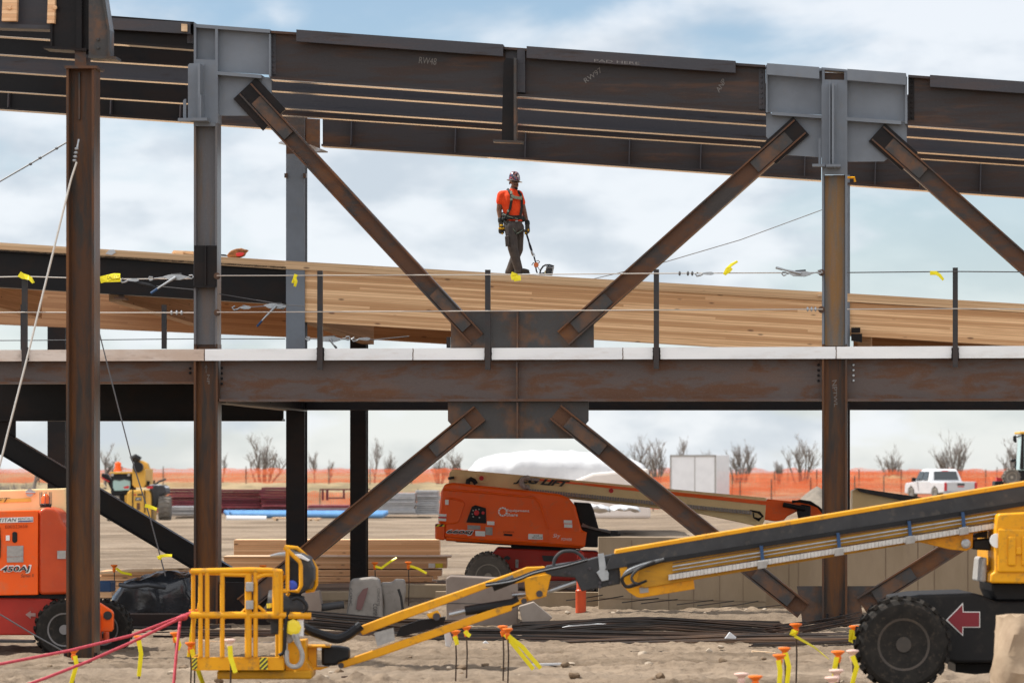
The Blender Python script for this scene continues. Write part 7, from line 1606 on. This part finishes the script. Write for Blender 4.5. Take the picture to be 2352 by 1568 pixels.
# gloved hands
def hand(w_, h_, fing, thumb, cuff):
    q = MB(); q.capsule(w_.lerp(h_, -.05), w_.lerp(h_, .45), .040, .038); q.capsule(w_.lerp(h_, .4), h_, .040, .043)
    for a in fing: q.tube(a, [.0125] * (len(a) - 1) + [.0105], 8)
    q.tube(thumb, [.015, .014, .0115], 8)
    g_ = remesh(q.build('glove', glove_b, pr), .0055, 2)
    q = MB(); q.capsule(w_.lerp(h_, -.32), w_.lerp(h_, -.02), .042, .043); q.build('cuff', strapm, g_, smooth=60); return g_
k = .011
fA = [[J(312 + i * 19, 872 - abs(i - 1.4) * 3, -.10 + .012 * i), J(312 + i * 18, 900 - abs(i - 1.4) * 4, -.115 + .012 * i), J(320 + i * 16, 928 - abs(i - 1.3) * 6, -.100 + .012 * i)] for i in range(4)]
gA = hand(wA, hA, fA, [J(372, 840, -.09), J(384, 868, -.11), J(380, 895, -.11)], None)
q = MB(); 
for i in range(4): q.ball(J(313 + i * 19, 862 - abs(i - 1.4) * 3, -.115), .0135, .012, .018, 8, 6)
q.ball(J(340, 822, -.105), .030, .012, .018, 10, 6); q.build('knuckle_pad', glove_y, gA, smooth=60)
q = MB(); q.ball(J(352, 922, -.10), .016, .012, .014, 8, 6); q.build('finger_patch', glove_y, gA, smooth=60)
fB = [[J(672, 862 + i * 14, .03 - .012 * i), J(652, 876 + i * 15, -.055), J(632, 882 + i * 14, -.04), J(630, 878 + i * 13, -.005)] for i in range(4)]
gB = hand(wB, hB, fB, [J(648, 870, -.04), J(630, 885, -.058), J(618, 900, -.05)], None)
q = MB(); q.ball(J(668, 876, -.038), .018, .014, .020, 8, 6); q.ball(J(636, 912, -.06), .014, .010, .014, 8, 6); q.build('knuckle_pad', glove_y, gB, smooth=60)
# what he holds: a lanyard running down to a lifeline reel
ln = thing('lanyard', 'dark strap lanyard with an orange hook in the worker\'s hand, running down to the reel', 'lanyard', J(770, 1400))
def lt(pts, r, name, mat, n_=8): 
    q = MB(); q.tube([J(*p) for p in pts], r, n_); return q.build(name, mat, ln, smooth=60)
navy = paint('strap_navy', (.02, .022, .035), (.03, .032, .045), .8, 20)
lt([(618, 872, -.06), (645, 900, -.03), (655, 945, -.02), (668, 985, -.02), (680, 1030, -.02)], [.010, .014, .016, .016, .014], 'strap', navy)
lt([(680, 1030, -.02), (695, 1080, -.02), (712, 1130, -.02)], [.016, .021, .018], 'energy_absorber', navy); lt([(708, 1130, -.02), (720, 1160, -.02), (726, 1190, -.02)], [.018, .022, .012], 'swivel', galv)
lt([(730, 1190, -.02), (742, 1160, -.02), (752, 1190, -.02), (742, 1205, -.02), (730, 1190, -.02)], .007, 'steel_link', galv, 6); lt([(740, 1200, -.02), (752, 1245, -.02), (764, 1280, -.02)], .013, 'strap', navy)
lt([(712, 1305, -.02), (730, 1275, -.02), (770, 1290, -.02), (795, 1280, -.02), (810, 1262, -.02), (790, 1248, -.02), (770, 1252, -.02)], .008, 'hook_ring', wire_dark, 6)
q = MB(); q.prism([J(742, 1275, -.04), J(780, 1268, -.04), J(800, 1300, -.04), J(785, 1330, -.04), J(745, 1330, -.04), J(735, 1300, -.04)], Y * .04); q.build('orange_hook', paint('hook_orange', (.75, .22, .08), None, .5), ln, .006)
lt([(762, 1330, -.02), (768, 1370, -.02), (780, 1400, -.02)], .012, 'strap', navy); lt([(785, 1325, -.02), (800, 1350, -.02), (812, 1368, -.02)], .006, 'cord', galv, 6)
rl = thing('lifeline_reel', 'black retractable lifeline reel with a curved handle on the timber roof beside the worker', 'reel', J(900, 1425))
q = MB(); q.prism([J(885, 1345, -.08), J(905, 1310, -.08), J(985, 1325, -.08), J(965, 1430, -.08), J(880, 1425, -.08)], Y * .14); q.build('case', paint('reel_grey', (.07, .072, .078), (.04, .042, .046), .4, 14), rl, .012)
q = MB(); q.tube([J(*p) for p in ((812, 1400, -.02), (822, 1360, -.02), (850, 1320, -.02), (880, 1302, -.02), (930, 1300, -.02), (985, 1318, -.02))], .014, 8); q.build('handle', grey_b, rl, smooth=60)
q = MB(); q.tube([J(*p) for p in ((885, 1300, -.09), (900, 1350, -.09))], .008, 6); q.tube([J(*p) for p in ((900, 1335, -.095), (985, 1340, -.095))], .006, 6); q.tube([J(*p) for p in ((975, 1320, -.095), (960, 1400, -.095))], .007, 6); q.build('bracket', galv, rl)
q = MB(); q.prism([J(795, 1405, -.05), J(865, 1390, -.05), J(885, 1425, -.05), J(800, 1425, -.05)], Y * .1); q.build('foot', black_p, rl, .01)
q = MB(); q.prism([J(868, 1375, -.09), J(884, 1370, -.09), J(880, 1410, -.09), J(866, 1408, -.09)], Y * .02); q.build('label', plain('lbl_cream', (.55, .5, .3), .5), rl)
